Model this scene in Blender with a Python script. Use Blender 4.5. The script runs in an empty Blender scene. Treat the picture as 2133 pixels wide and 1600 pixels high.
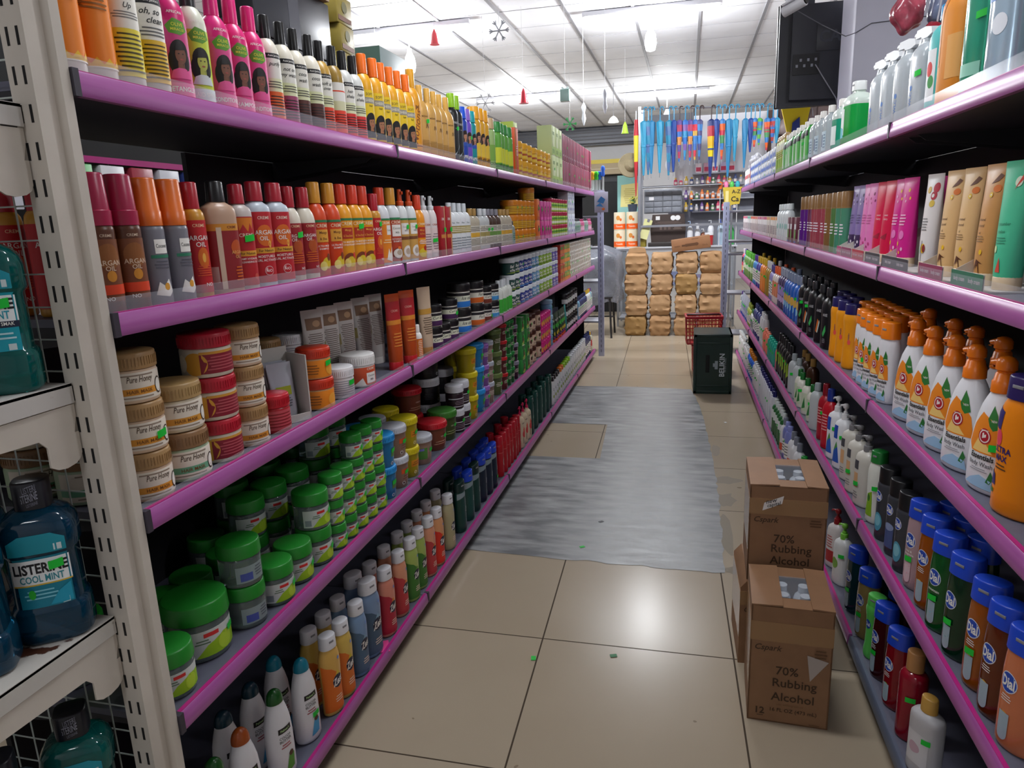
import bpy, bmesh, math, random
from mathutils import Vector, Matrix
R = random.Random(7)
SC = bpy.context.scene
COL = SC.collection
PI = math.pi
CAMH = 1.363

# ------------------------------------------------------------------ materials
def lin(c):
    c /= 255.0
    return c / 12.92 if c <= 0.04045 else ((c + 0.055) / 1.055) ** 2.4
def rgb(h):
    h = h.lstrip('#')
    if len(h) == 3: h = ''.join(c * 2 for c in h)
    return tuple(lin(int(h[i:i + 2], 16)) for i in (0, 2, 4)) + (1.0,)
_M = {}
def mat(col, rough=0.35, trans=0.0, metal=0.0, alpha=1.0, coat=0.0, emit=0.0, noise=0.0, scale=60.0, bump=0.0, stretch=None, ior=None):
    """a principled material; noise mottles the colour, bump roughens the surface, both procedurally"""
    key = (col, rough, trans, metal, alpha, coat, emit, noise, scale, bump, stretch, ior)
    if key in _M: return _M[key]
    m = bpy.data.materials.new('surface_' + col.lstrip('#')); m.use_nodes = True
    nt = m.node_tree; b = nt.nodes['Principled BSDF']
    b.inputs['Base Color'].default_value = rgb(col)
    b.inputs['Roughness'].default_value = rough
    b.inputs['Metallic'].default_value = metal
    b.inputs['Transmission Weight'].default_value = trans
    b.inputs['Alpha'].default_value = alpha
    b.inputs['Coat Weight'].default_value = coat
    if ior: b.inputs['IOR'].default_value = ior
    if emit:
        b.inputs['Emission Color'].default_value = rgb(col); b.inputs['Emission Strength'].default_value = emit
    if noise or bump:
        tc = nt.nodes.new('ShaderNodeTexCoord'); mp = nt.nodes.new('ShaderNodeMapping')
        nt.links.new(tc.outputs['Object'], mp.inputs['Vector'])
        if stretch: mp.inputs['Scale'].default_value = stretch
        nz = nt.nodes.new('ShaderNodeTexNoise'); nz.inputs['Scale'].default_value = scale; nz.inputs['Detail'].default_value = 5
        nt.links.new(mp.outputs['Vector'], nz.inputs['Vector'])
        if noise:
            r = nt.nodes.new('ShaderNodeMapRange')
            r.inputs['From Min'].default_value = 0.3; r.inputs['From Max'].default_value = 0.7
            r.inputs['To Min'].default_value = 1 - noise; r.inputs['To Max'].default_value = 1 + noise
            nt.links.new(nz.outputs['Fac'], r.inputs['Value'])
            mx = nt.nodes.new('ShaderNodeMix'); mx.data_type = 'RGBA'; mx.blend_type = 'MULTIPLY'
            mx.inputs['Factor'].default_value = 1.0
            mx.inputs[6].default_value = rgb(col)
            nt.links.new(r.outputs['Result'], mx.inputs[7])
            nt.links.new(mx.outputs[2], b.inputs['Base Color'])
        if bump:
            bp = nt.nodes.new('ShaderNodeBump'); bp.inputs['Strength'].default_value = bump; bp.inputs['Distance'].default_value = 0.01
            nt.links.new(nz.outputs['Fac'], bp.inputs['Height']); nt.links.new(bp.outputs['Normal'], b.inputs['Normal'])
    _M[key] = m
    return m
def pl(col): return mat(col, 0.33)              # plastic
def ink(col): return mat(col, 0.5)              # print
GREEN = '#12c93a'

# ------------------------------------------------------------------ mesh collector
class MB:
    def __init__(s): s.v = []; s.f = []; s.mi = []; s.sm = []; s.mats = []
    def m(s, mt):
        if mt not in s.mats: s.mats.append(mt)
        return s.mats.index(mt)
    def add(s, vs, fs, mt, smooth=True, M=None):
        o = len(s.v); k = s.m(mt)
        s.v += [tuple(M @ Vector(p)) for p in vs] if M else [tuple(p) for p in vs]
        s.f += [tuple(i + o for i in f) for f in fs]; s.mi += [k] * len(fs); s.sm += [smooth] * len(fs)
        return s
    def join(s, t, M=None):
        for i, mt in enumerate(t.mats):
            k = s.m(mt)
        o = len(s.v); s.v += [tuple(M @ Vector(p)) for p in t.v] if M else list(t.v)
        for f, mi, sm in zip(t.f, t.mi, t.sm):
            s.f.append(tuple(i + o for i in f)); s.mi.append(s.m(t.mats[mi])); s.sm.append(sm)
        return s
    def box(s, x0, y0, z0, x1, y1, z1, mt, bev=0.0, M=None):
        if bev <= 0:
            vs = [(x, y, z) for x in (x0, x1) for y in (y0, y1) for z in (z0, z1)]
            fs = [(0, 1, 3, 2), (4, 6, 7, 5), (0, 4, 5, 1), (2, 3, 7, 6), (0, 2, 6, 4), (1, 5, 7, 3)]
            return s.add(vs, fs, mt, False, M)
        bm = bmesh.new(); bmesh.ops.create_cube(bm, size=1)
        for v in bm.verts:
            v.co = ((x0 + x1) / 2 + v.co.x * (x1 - x0), (y0 + y1) / 2 + v.co.y * (y1 - y0), (z0 + z1) / 2 + v.co.z * (z1 - z0))
        bmesh.ops.bevel(bm, geom=list(bm.edges), offset=bev, segments=2, affect='EDGES', profile=0.5)
        return s.bm(bm, mt, True, M)
    def bm(s, bm, mt, smooth=True, M=None):
        bm.verts.index_update()
        s.add([v.co.copy() for v in bm.verts], [tuple(v.index for v in f.verts) for f in bm.faces], mt, smooth, M); bm.free(); return s
    def loft(s, rings, mt, seg=24, cap0=True, cap1=True, bands=None, M=None):
        """rings: (z, rx, ry, n[, cx, cy]); bands: (z0, z1, material) recolours the zone"""
        o = len(s.v); k0 = s.m(mt); vs = []
        for r in rings:
            z, rx, ry, n = r[:4]; cx, cy = (r[4], r[5]) if len(r) > 4 else (0, 0)
            for i in range(seg):
                a = 2 * PI * (i + 0.5) / seg; c, sn = math.cos(a), math.sin(a)
                vs.append((cx + rx * math.copysign(abs(c) ** (2 / n), c), cy + ry * math.copysign(abs(sn) ** (2 / n), sn), z))
        s.v += [tuple(M @ Vector(p)) for p in vs] if M else vs
        for j in range(len(rings) - 1):
            k = k0
            if bands:
                zm = (rings[j][0] + rings[j + 1][0]) / 2
                for b in bands:
                    if b[0] <= zm <= b[1]: k = s.m(b[2])
            for i in range(seg):
                i2 = (i + 1) % seg
                s.f.append((o + j * seg + i, o + j * seg + i2, o + (j + 1) * seg + i2, o + (j + 1) * seg + i)); s.mi.append(k); s.sm.append(True)
        if cap0: s.f.append(tuple(o + i for i in reversed(range(seg)))); s.mi.append(k0); s.sm.append(False)
        if cap1: s.f.append(tuple(o + (len(rings) - 1) * seg + i for i in range(seg))); s.mi.append(k0); s.sm.append(False)
        return s
    def cyl(s, x, y, z0, z1, r0, r1, mt, seg=16, bev=0.0, M=None, n=2):
        if bev: rg = [(z0, r0, r0, n, x, y), (z1 - bev, r1, r1, n, x, y), (z1 - bev * 0.3, r1 - bev * 0.3, r1 - bev * 0.3, n, x, y), (z1, r1 - bev, r1 - bev, n, x, y)]
        else: rg = [(z0, r0, r0, n, x, y), (z1, r1, r1, n, x, y)]
        return s.loft(rg, mt, seg, M=M)
    def rod(s, pts, r, mt, seg=8):
        """a tube through points"""
        pts = [Vector(p) for p in pts]; o = len(s.v); k = s.m(mt)
        for i, p in enumerate(pts):
            d = (pts[min(i + 1, len(pts) - 1)] - pts[max(i - 1, 0)]).normalized()
            a = d.cross(Vector((0, 0, 1)) if abs(d.z) < 0.9 else Vector((1, 0, 0))).normalized(); b = d.cross(a)
            rr = r[i] if isinstance(r, (list, tuple)) else r
            for j in range(seg):
                t = 2 * PI * j / seg; s.v.append(tuple(p + a * rr * math.cos(t) + b * rr * math.sin(t)))
        for i in range(len(pts) - 1):
            for j in range(seg):
                j2 = (j + 1) % seg
                s.f.append((o + i * seg + j, o + i * seg + j2, o + (i + 1) * seg + j2, o + (i + 1) * seg + j)); s.mi.append(k); s.sm.append(True)
        s.f.append(tuple(o + j for j in reversed(range(seg)))); s.f.append(tuple(o + (len(pts) - 1) * seg + j for j in range(seg)))
        s.mi += [k, k]; s.sm += [False, False]
        return s
    def prism(s, poly, a0, a1, mt, axis='y', M=None, smooth=False):
        """extrude a 2-D outline (given in the other two axes) along an axis"""
        n = len(poly)
        def P(p, t): return {'x': (t, p[0], p[1]), 'y': (p[0], t, p[1]), 'z': (p[0], p[1], t)}[axis]
        vs = [P(p, a0) for p in poly] + [P(p, a1) for p in poly]
        fs = [tuple(range(n)), tuple(range(2 * n - 1, n - 1, -1))] + [(i, n + i, n + (i + 1) % n, (i + 1) % n) for i in range(n)]
        return s.add(vs, fs, mt, smooth, M)
    def data(s, name, fix=True):
        me = bpy.data.meshes.new(name); me.from_pydata(s.v, [], s.f)
        for mt in s.mats: me.materials.append(mt)
        me.polygons.foreach_set('material_index', s.mi); me.polygons.foreach_set('use_smooth', s.sm)
        if fix:
            bm = bmesh.new(); bm.from_mesh(me); bmesh.ops.recalc_face_normals(bm, faces=list(bm.faces)); bm.to_mesh(me); bm.free()
        me.set_sharp_from_angle(angle=math.radians(42)); me.update()
        return me

def ob(name, data, parent=None, loc=None, rot=None):
    o = bpy.data.objects.new(name, data); COL.objects.link(o)
    if parent: o.parent = parent
    if loc: o.location = loc
    if rot: o.rotation_euler = rot
    return o
def part(name, mb, parent, label=None, fix=True):
    o = ob(name, mb.data(name, fix), parent)
    if label: o['label'] = label
    return o
def thing(name, label, cat, loc=(0, 0, 0), rz=0.0, group=None, data=None, rot=None):
    o = ob(name, data, None, loc, rot or (0, 0, rz)); o['label'] = label; o['category'] = cat
    if group: o['group'] = group
    return o
def struct(name, mb, fix=True):
    o = ob(name, mb.data(name, fix)); o['kind'] = 'structure'; return o

# ------------------------------------------------------------------ flat print, wrapped on a body
_TX = {}
def text2d(t, shear=0.0, bold=0.0):
    k = (t, shear, bold)
    if k not in _TX:
        c = bpy.data.curves.new('lettering', 'FONT'); c.body = t; c.resolution_u = 2; c.shear = shear; c.offset = bold
        c.align_x = 'CENTER'; c.align_y = 'CENTER'; c.size = 1.0
        o = bpy.data.objects.new('lettering', c); COL.objects.link(o)
        me = o.to_mesh()
        vs = [(v.co.x, v.co.y) for v in me.vertices]; fs = [tuple(p.vertices) for p in me.polygons]
        o.to_mesh_clear(); bpy.data.objects.remove(o); bpy.data.curves.remove(c)
        xs = [v[0] for v in vs] or [0]; ys = [v[1] for v in vs] or [0]
        _TX[k] = (vs, fs, max(xs) - min(xs), max(ys) - min(ys), (max(xs) + min(xs)) / 2, (max(ys) + min(ys)) / 2)
    return _TX[k]
def flat(elems, rx, h):
    """list of (verts2d in u,v units, faces, colour)"""
    out = []
    for e in elems:
        k = e[0]
        if k == 'r': out.append(([(e[1], e[2]), (e[3], e[2]), (e[3], e[4]), (e[1], e[4])], [(0, 1, 2, 3)], e[5]))
        elif k == 'e':
            n = 20
            out.append(([(e[1] + e[3] * math.cos(2 * PI * i / n), e[2] + e[4] * math.sin(2 * PI * i / n)) for i in range(n)], [tuple(range(n))], e[5]))
        elif k == 'p': out.append((list(e[1]), [tuple(range(len(e[1])))], e[2]))
        elif k == 't':
            t, u, v, hg, col = e[1:6]; op = e[6] if len(e) > 6 else {}
            vs, fs, W, Hh, mx, my = text2d(t, op.get('sh', 0), op.get('b', 0.01))
            s = hg * h / 0.72
            sx = s
            if 'fit' in op: sx = min(s, op['fit'] * 2 * rx / max(W, 1e-6))
            a = math.radians(op.get('rot', 0)); ca, sa = math.cos(a), math.sin(a)
            pts = []
            for x, y in vs:
                X, Y = (x - mx) * sx, (y - my) * s
                pts.append((u + (X * ca - Y * sa) / rx, v + (X * sa + Y * ca) / h))
            out.append((pts, fs, col))
        elif k == 'l':                                    # lines of small print
            u0, v0, u1, v1, n, col = e[1:7]
            for i in range(n):
                vv = v1 - (v1 - v0) * (i + 0.5) / n; t = (v1 - v0) / n * 0.2
                w = (u1 - u0) * (0.72 + 0.28 * ((i * 37 + 11) % 10) / 10); c = (u0 + u1) / 2
                out.append(([(c - w / 2, vv - t), (c + w / 2, vv - t), (c + w / 2, vv + t), (c - w / 2, vv + t)], [(0, 1, 2, 3)], col))
        elif k == 'girl':                                 # a woman's portrait as printed on the bottle
            u, v, s = e[1:4]; hc = e[4] if len(e) > 4 else '#15100f'; sk = e[5] if len(e) > 5 else '#8d5a41'; top = e[6] if len(e) > 6 else '#e98fb5'
            q = s * rx / h
            sub = [('e', u, v + .1 * q, .62 * s, .8 * q, hc), ('e', u - .42 * s, v - .45 * q, .34 * s, .7 * q, hc), ('e', u + .38 * s, v - .4 * q, .3 * s, .6 * q, hc),
                   ('p', [(u - .2 * s, v - .5 * q), (u + .2 * s, v - .5 * q), (u + .22 * s, v - 1.0 * q), (u - .22 * s, v - 1.0 * q)], sk),
                   ('p', [(u - .75 * s, v - 1.5 * q), (u + .75 * s, v - 1.5 * q), (u + .55 * s, v - 1.0 * q), (u + .2 * s, v - .86 * q), (u - .2 * s, v - .86 * q), (u - .55 * s, v - 1.0 * q)], top),
                   ('e', u + .04 * s, v - .05 * q, .36 * s, .55 * q, sk), ('e', u - .1 * s, v + .02 * q, .06 * s, .04 * q, '#2a1812'), ('e', u + .17 * s, v + .02 * q, .06 * s, .04 * q, '#2a1812'),
                   ('e', u + .05 * s, v - .32 * q, .12 * s, .05 * q, '#a3473f'), ('p', [(u - .32 * s, v + .2 * q), (u + .38 * s, v + .3 * q), (u + .2 * s, v + .62 * q), (u - .2 * s, v + .6 * q)], hc)]
            out += flat(sub, rx, h)
    return out
class Surf:
    """the outer skin of a lofted body: where does (u, v) lie?"""
    def __init__(s, rings, h): s.r = rings; s.h = h
    def at(s, v):
        z = v * s.h; r = s.r
        for a, b in zip(r, r[1:]):
            if a[0] <= z <= b[0] and b[0] > a[0]:
                t = (z - a[0]) / (b[0] - a[0]); return [a[i] + (b[i] - a[i]) * t for i in range(1, 4)]
        return list(r[0][1:4]) if z < r[0][0] else list(r[-1][1:4])
    def pt(s, u, v, off):
        rx, ry, n = s.at(v)
        if n <= 2.7:
            sn, c = math.sin(u), math.cos(u)
            return (math.copysign(abs(sn) ** (2 / n), sn) * rx + off * sn, -(math.copysign(abs(c) ** (2 / n), c) * ry + off * c), v * s.h)
        uu = max(-.985, min(.985, u))
        return (uu * rx, -(ry * (1 - abs(uu) ** n) ** (1 / n) + off), v * s.h)
    def wrap(s, elems, rx, off0=0.0004, step=0.00008):
        mb = MB(); L = off0
        curved = not (len(s.r) == 2 and s.r[0][3] > 8)
        for vs, fs, col in flat(elems, rx, s.h):
            L += step if col else 0
            if curved:
                bm = bmesh.new(); bv = [bm.verts.new((x, y, 0)) for x, y in vs]
                for f in fs:
                    try: bm.faces.new([bv[i] for i in f])
                    except ValueError: pass
                us = [p[0] for p in vs]; ws = [p[1] for p in vs]
                if max(us) - min(us) > .3:
                    k = math.ceil(min(us) / .24)
                    while k * .24 < max(us):
                        bmesh.ops.bisect_plane(bm, geom=bm.verts[:] + bm.edges[:] + bm.faces[:], plane_co=(k * .24, 0, 0), plane_no=(1, 0, 0)); k += 1
                if max(ws) - min(ws) > .02:
                    for r in s.r[1:-1]:
                        q = r[0] / s.h
                        if min(ws) < q < max(ws):
                            bmesh.ops.bisect_plane(bm, geom=bm.verts[:] + bm.edges[:] + bm.faces[:], plane_co=(0, q, 0), plane_no=(0, 1, 0))
                bm.verts.index_update()
                mb.add([s.pt(v.co.x, v.co.y, L) for v in bm.verts], [tuple(v.index for v in f.verts) for f in bm.faces], ink(col), True); bm.free()
            else:
                mb.add([s.pt(x, y, L) for x, y in vs], fs, ink(col), False)
        return mb
class Plane:
    """print on a flat panel: origin, right and up vectors in metres"""
    def __init__(s, o, r, u): s.o, s.r, s.u = Vector(o), Vector(r), Vector(u); s.n = s.r.cross(s.u).normalized()
    def wrap(s, elems, rx=1.0, h=1.0, off0=0.0006, step=0.0003):
        mb = MB(); L = off0
        for vs, fs, col in flat(elems, rx, h):
            L += step
            mb.add([s.o + s.r * x + s.u * y + s.n * L for x, y in vs], fs, ink(col), False)
        return mb

# ------------------------------------------------------------------ containers
PROF = {  # (v, sx, sy)
 'dome':  [(0, .9, .9), (.008, .97, .97), (.02, 1, 1), (.3, 1, 1), (.6, 1, 1), (.64, .985, .985), (.69, .92, .92), (.73, .8, .8), (.77, .6, .6), (.79, .42, .42), (.83, .4, .4)],
 'slim':  [(0, .9, .9), (.01, .98, .98), (.02, 1, 1), (.4, 1, 1), (.70, 1, 1), (.74, .93, .93), (.77, .75, .75), (.785, .5, .5), (.82, .48, .48)],
 'over':  [(0, .92, .92), (.01, .98, .98), (.03, 1, 1), (.4, 1, 1), (.60, 1, 1), (.625, .97, .97), (.64, .86, .86), (.66, .84, .84)],
 'can':   [(0, .92, .92), (.008, .98, .98), (.02, 1, 1), (.4, 1, 1), (.74, 1, 1), (.77, .95, .95), (.79, .82, .82), (.81, .8, .8)],
 'wide':  [(0, .94, .94), (.01, .99, .99), (.03, 1, 1), (.4, 1, 1), (.70, 1, 1), (.75, .97, .97), (.78, .86, .88), (.80, .62, .7), (.82, .45, .5), (.85, .43, .48)],
 'oval':  [(0, .84, .8), (.01, .92, .9), (.03, .96, .96), (.15, .96, .96), (.32, .92, .95), (.5, .97, 1), (.62, 1, 1), (.72, .97, .98), (.79, .84, .92), (.83, .7, .84), (.845, .66, .8)],
 'lot':   [(0, .8, .8), (.015, .93, .93), (.05, 1, 1), (.3, 1, 1), (.5, .97, 1), (.65, .88, .96), (.76, .72, .86), (.84, .56, .72), (.87, .5, .66)],
 'pump':  [(0, .84, .84), (.012, .95, .95), (.04, 1, 1), (.2, 1, 1), (.34, .95, 1), (.46, .85, .98), (.56, .73, .94), (.64, .60, .84), (.70, .47, .68), (.735, .38, .56), (.77, .34, .5)],
 'pumpr': [(0, .9, .9), (.01, .98, .98), (.03, 1, 1), (.3, 1, 1), (.58, 1, 1), (.66, .95, .95), (.70, .84, .84), (.73, .6, .6), (.75, .4, .4), (.78, .38, .38)],
 'jar':   [(0, .88, .88), (.02, .97, .97), (.06, 1, 1), (.35, 1, 1), (.6, 1, 1), (.66, .97, .97), (.69, .88, .88), (.72, .86, .86)],
 'tub':   [(0, .86, .86), (.015, .88, .88), (.3, .92, .92), (.6, .96, .96), (.74, .98, .98), (.76, 1.03, 1.03), (.80, 1.03, 1.03), (.82, .98, .98)],
 'tube':  [(.10, .82, .92), (.12, .84, .95), (.25, .88, .98), (.45, .93, .86), (.65, .97, .64), (.82, 1, .36), (.94, 1.02, .12), (.955, 1.02, .07), (1.0, 1.02, .06)],
 'fl':    [(0, .93, .9), (.01, .98, .97), (.03, 1, 1), (.4, 1, 1), (.66, 1, 1), (.72, .96, .96), (.77, .8, .84), (.81, .55, .62), (.83, .36, .42), (.87, .34, .4)],
 'dial':  [(0, .84, .86), (.01, .93, .93), (.04, .99, .99), (.2, 1, 1), (.45, 1, 1), (.62, .98, .98), (.74, .93, .94), (.80, .88, .9), (.82, .86, .88)],
 'list':  [(0, .86, .9), (.012, .96, .97), (.03, 1, 1), (.20, 1, 1), (.225, .96, .97), (.24, .88, .93), (.55, .88, .93), (.57, .95, .96), (.585, .99, .99), (.70, .99, .99), (.75, .93, .95), (.79, .78, .86), (.82, .55, .62), (.83, .42, .52), (.85, .42, .52)],
 'sun':   [(0, .82, .84), (.01, .92, .92), (.04, .97, .97), (.12, .97, .97), (.2, .86, .95), (.35, .82, .94), (.5, .82, .94), (.65, .88, .96), (.74, 1, 1), (.79, .98, 1), (.82, .9, .94), (.84, .86, .9)],
}
def rings_of(kind, h, w, d, n):
    if kind == 'box': return [(0, w / 2, d / 2, 40), (h, w / 2, d / 2, 40)]
    return [(v * h, sx * w / 2, sy * d / 2, n) for v, sx, sy in PROF[kind]]
def insert(rings, zs):
    for z in zs:
        for i in range(len(rings) - 1):
            a, b = rings[i], rings[i + 1]
            if a[0] < z - 1e-5 and z + 1e-5 < b[0]:
                t = (z - a[0]) / (b[0] - a[0]); rings.insert(i + 1, tuple(a[k] + (b[k] - a[k]) * t for k in range(4))); break
    return rings
def cap_cyl(h, v0, v1, rx, ry, mt, taper=.93, n=2, step=None):
    mb = MB(); z0, z1 = v0 * h, v1 * h; b = min(rx * .18, .003)
    rg = [(z0, rx, ry, n)]
    if step:                                               # a wider skirt below, step = (fraction, ratio)
        zs = z0 + (z1 - z0) * step[0]; rg += [(zs - .0015, rx, ry, n), (zs, rx * step[1], ry * step[1], n)]; rx, ry = rx * step[1], ry * step[1]
    rg += [(z1 - b, rx * taper, ry * taper, n), (z1 - b * .3, rx * taper - b * .35, ry * taper - b * .35, n), (z1, rx * taper - b, ry * taper - b, n)]
    return mb.loft(rg, mt, 20)
def cap_ball(h, v0, v1, rx, ry, mt):
    z0, z1 = v0 * h, v1 * h
    return MB().loft([(z0 + (z1 - z0) * t, rx * math.sqrt(max(0, 1 - t ** 2.4)) + 1e-4, ry * math.sqrt(max(0, 1 - t ** 2.4)) + 1e-4, 2) for t in (0, .2, .4, .6, .75, .87, .95, .99, 1)], mt, 20)
def cap_flip(h, v0, v1, rx, ry, mt, n=2, slant=0.0):
    mb = cap_cyl(h, v0, v1, rx, ry, mt, .95, n)
    if slant:
        zt = v0 * h + (v1 - v0) * h * .35
        mb.v = [(x, y, z + (x / rx) * slant * h * (1 if z > zt else 0)) for x, y, z in mb.v]
    z = v0 * h + (v1 - v0) * h * .55                      # the thumb notch and the parting line
    mb.box(-rx * .3, -ry * .985, z - .002, rx * .3, -ry * .9, z + .004, mat('#8d8d92', .5), .0008)
    return mb
def cap_squat(h, v0, rc, mt):
    """a locked-down lotion pump: broad tapering collar, low head, stub nozzle"""
    z0 = v0 * h; H = h - z0; mb = MB()
    mb.loft([(z0, rc, rc, 2), (z0 + H * .3, rc * .97, rc * .97, 2), (z0 + H * .34, rc * .86, rc * .86, 2), (z0 + H * .52, rc * .76, rc * .76, 2), (z0 + H * .55, rc * .66, rc * .66, 2), (z0 + H * .6, rc * .66, rc * .66, 2), (z0 + H * .64, rc * .84, rc * .8, 2), (z0 + H * .86, rc * .82, rc * .76, 2), (z0 + H * .96, rc * .62, rc * .56, 2), (z0 + H, rc * .3, rc * .28, 2)], mt, 22)
    z = z0 + H * .78
    mb.rod([(0, 0, z), (-rc * 1.0, 0, z), (-rc * 1.5, 0, z - H * .03), (-rc * 1.62, 0, z - H * .14)], [rc * .44, rc * .36, rc * .28, rc * .22], mt, 10)
    return mb
def cap_pump(h, v0, rc, mt, aim=-1, tall=1.0):
    """collar, stem and nozzle head; the spout points along -X*aim"""
    z0 = v0 * h; H = (h - z0) * tall; mb = MB()
    mb.cyl(0, 0, z0, z0 + H * .36, rc, rc * .96, mt, 20, .0015)
    mb.cyl(0, 0, z0 + H * .36, z0 + H * .5, rc * .62, rc * .58, mt, 16)
    mb.cyl(0, 0, z0 + H * .5, z0 + H * .72, rc * .34, rc * .34, mt, 12)
    mb.loft([(z0 + H * .7, rc * .62, rc * .62, 2), (z0 + H * .74, rc * .8, rc * .72, 2), (z0 + H * .88, rc * .84, rc * .74, 2), (z0 + H * .97, rc * .66, rc * .56, 2), (z0 + H, rc * .35, rc * .3, 2)], mt, 18)
    z = z0 + H * .84
    mb.rod([(0, 0, z), (aim * rc * 1.2, 0, z), (aim * rc * 1.9, 0, z - H * .03), (aim * rc * 2.1, 0, z - H * .12)], [rc * .42, rc * .32, rc * .24, rc * .2], mt, 10)
    return mb
def cap_trigger(h, v0, rc, mt):
    z0 = v0 * h; H = h - z0; mb = MB()
    mb.cyl(0, 0, z0, z0 + H * .3, rc, rc * .95, mt, 20, .0015)
    mb.cyl(0, 0, z0 + H * .3, z0 + H * .55, rc * .6, rc * .55, mt, 14)
    mb.prism([(-.045, .62), (-.04, .98), (.0, 1.0), (.026, .88), (.03, .6), (.012, .5), (-.012, .5), (-.02, .62)], -.011, .011, mt, 'y', Matrix.Translation((0, 0, z0)) @ Matrix.Diagonal((1, 1, H, 1)))
    mb.prism([(-.03, .62), (-.02, .62), (-.024, .35), (-.036, .12), (-.042, .12), (-.034, .38)], -.007, .007, mt, 'y', Matrix.Translation((0, 0, z0)) @ Matrix.Diagonal((1, 1, H, 1)))
    mb.cyl(0, 0, 0, .012, .009, .008, mt, 12, M=Matrix.Translation((-.045, 0, z0 + H * .8)) @ Matrix.Rotation(-PI / 2, 4, 'Y'))
    return mb
# ------------------------------------------------------------------ the goods (plain data)
W_ = '#f2f0ea'; K_ = '#151416'; CR = '#e9e2cf'
TY = {}
def ty(key, nm, ct, ds, k, s, b, cap=None, lab=(), bands=(), n=2, tr=0.0, st=(.45, .5), rough=.33, met=0.0, clear=0.0):
    TY[key] = dict(nm=nm, ct=ct, ds=ds, k=k, s=s, b=b, cap=cap, lab=list(lab), bands=list(bands), n=n, tr=tr, st=st, rough=rough, met=met, clear=clear)
def jk(key, ds, script, low, cap=K_, up=CR, neck='#e6e0d0'):
    lines = [('t', s, 0, .545 - .055 * i, .036, '#1a1a1a', dict(sh=.35, fit=.98, b=.012)) for i, s in enumerate(script.split('|'))]
    ty(key, 'hair_lotion_bottle', 'bottle', ds, 'dome', (.232, .055, .055), neck, ('cyl', .785, 1, .46, .46, cap, .92),
       [('r', -2.4, .60, 2.4, .645, '#17171b'), ('t', "Aunt Jackie's", 0, .622, .018, W_, dict(fit=.9)), ('r', -2.4, .30, 2.4, .60, '#e8e6dc'), ('r', -2.4, .30, 2.4, .42, '#dfe3b8')] + lines +
       [('l', -.8, .33, .8, .40, 3, '#55544c'), ('r', -2.4, .05, 2.4, .30, low), ('l', -.8, .08, .8, .27, 7, '#2c1f1d')], st=(.55, .68))
# -- top shelf, hair care
ty('canor', 'conditioner_bottle', 'bottle', 'orange sleeved conditioner bottle with yellow scalloped hem', 'slim', (.262, .057, .05), '#e3dfd6', ('cyl', .785, 1, .5, .5, '#e8801c'),
   [('r', -3, .105, 3, .69, '#ef8414'), ('r', -3, .105, 3, .125, '#f3c22a')] + [('p', [(-2.6 + i * .65, .12), (-2.28 + i * .65, .16), (-1.95 + i * .65, .12)], '#f3c22a') for i in range(8)] + [('r', -3, .10, 3, .108, W_), ('l', -.9, .42, .7, .66, 10, '#8d5a1c'), ('t', 'REPAIR', -.75, .5, .03, '#7c4a16', dict(rot=90))])
ty('headup', 'shampoo_bottle', 'bottle', 'cream shampoo bottle with yellow lower label', 'dome', (.245, .055, .055), '#d9d7cf', ('cyl', .785, 1, .46, .46, K_),
   [('r', -2.6, .10, 2.6, .66, '#ebe8dd'), ('t', 'Heads', -.05, .60, .035, '#222', dict(sh=.35, fit=.9)), ('t', 'Up', .1, .54, .035, '#222', dict(sh=.35)), ('l', -.9, .46, .9, .51, 3, '#777'), ('r', -2.6, .10, 2.6, .40, '#e6d33a'), ('l', -.9, .12, .9, .38, 9, '#4d4612')])
ty('ohso', 'shampoo_bottle', 'bottle', 'cream shampoo bottle lettered oh so clean', 'dome', (.245, .055, .055), '#d9d7cf', ('cyl', .785, 1, .46, .46, K_),
   [('r', -2.6, .10, 2.6, .66, '#f0ede4'), ('r', -2.6, .615, 2.6, .66, '#17171b'), ('t', "Aunt Jackie's", 0, .637, .018, W_, dict(fit=.9)), ('t', 'oh, so', -.1, .565, .042, '#1a1a1a', dict(sh=.35, fit=.9)), ('t', 'clean', .15, .51, .042, '#1a1a1a', dict(sh=.35, fit=.8)), ('l', -.9, .40, .9, .47, 3, '#666'), ('r', -2.6, .10, 2.6, .38, '#e8bd35'), ('l', -.9, .12, .9, .36, 9, '#51410f')])
def kid(key, ds, bod, mid, word, cap, sk='#7a4a35', n2='#5f9a2c', top='#e85a9a'):
    ty(key, 'kids_hair_bottle', 'bottle', ds, 'dome', (.232, .058, .054), bod, ('cyl', .785, 1, .5, .5, cap, .95),
       [('r', -2.2, .12, 2.2, .60, mid), ('t', 'AFRICAN', 0, .665, .022, W_, dict(fit=.6)), ('p', [(-.7, .56), (-.2, .62), (.5, .60), (.75, .54), (.2, .50), (-.5, .51)], n2), ('t', 'OLIVE', .05, .575, .026, '#e6e04a', dict(fit=.5)), ('t', 'MIRACLE', .05, .54, .02, '#e6e04a', dict(fit=.5)), ('girl', 0, .36, .95, '#17110f', sk, top), ('r', -2.2, .05, 2.2, .15, top), ('t', word, 0, .105, .036, W_, dict(fit=.95, b=.02))])
kid('kidcond', 'pink conditioner bottle with girl portrait', '#e0247d', '#dd4a8f', 'CONDITIONER', '#e3207a')
kid('kidsham', 'pink shampoo bottle with girl portrait', '#e4237c', '#e0428a', 'SHAMPOO', '#e3207a')
kid('kiddet', 'deep pink detangler bottle with girl portrait', '#d81f74', '#cf3f83', 'DETANGLER', '#d81f74')
kid('kidlime', 'white and lime bottle with girl portrait', '#e3e6d3', '#c3d63a', 'BRAID SPRAY', '#2a2a2c', '#b2b84c', '#5f9a2c', '#d6dfe0')
jk('jkor', 'cream hair lotion bottle with orange foot', 'purify', '#e0672a')
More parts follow.
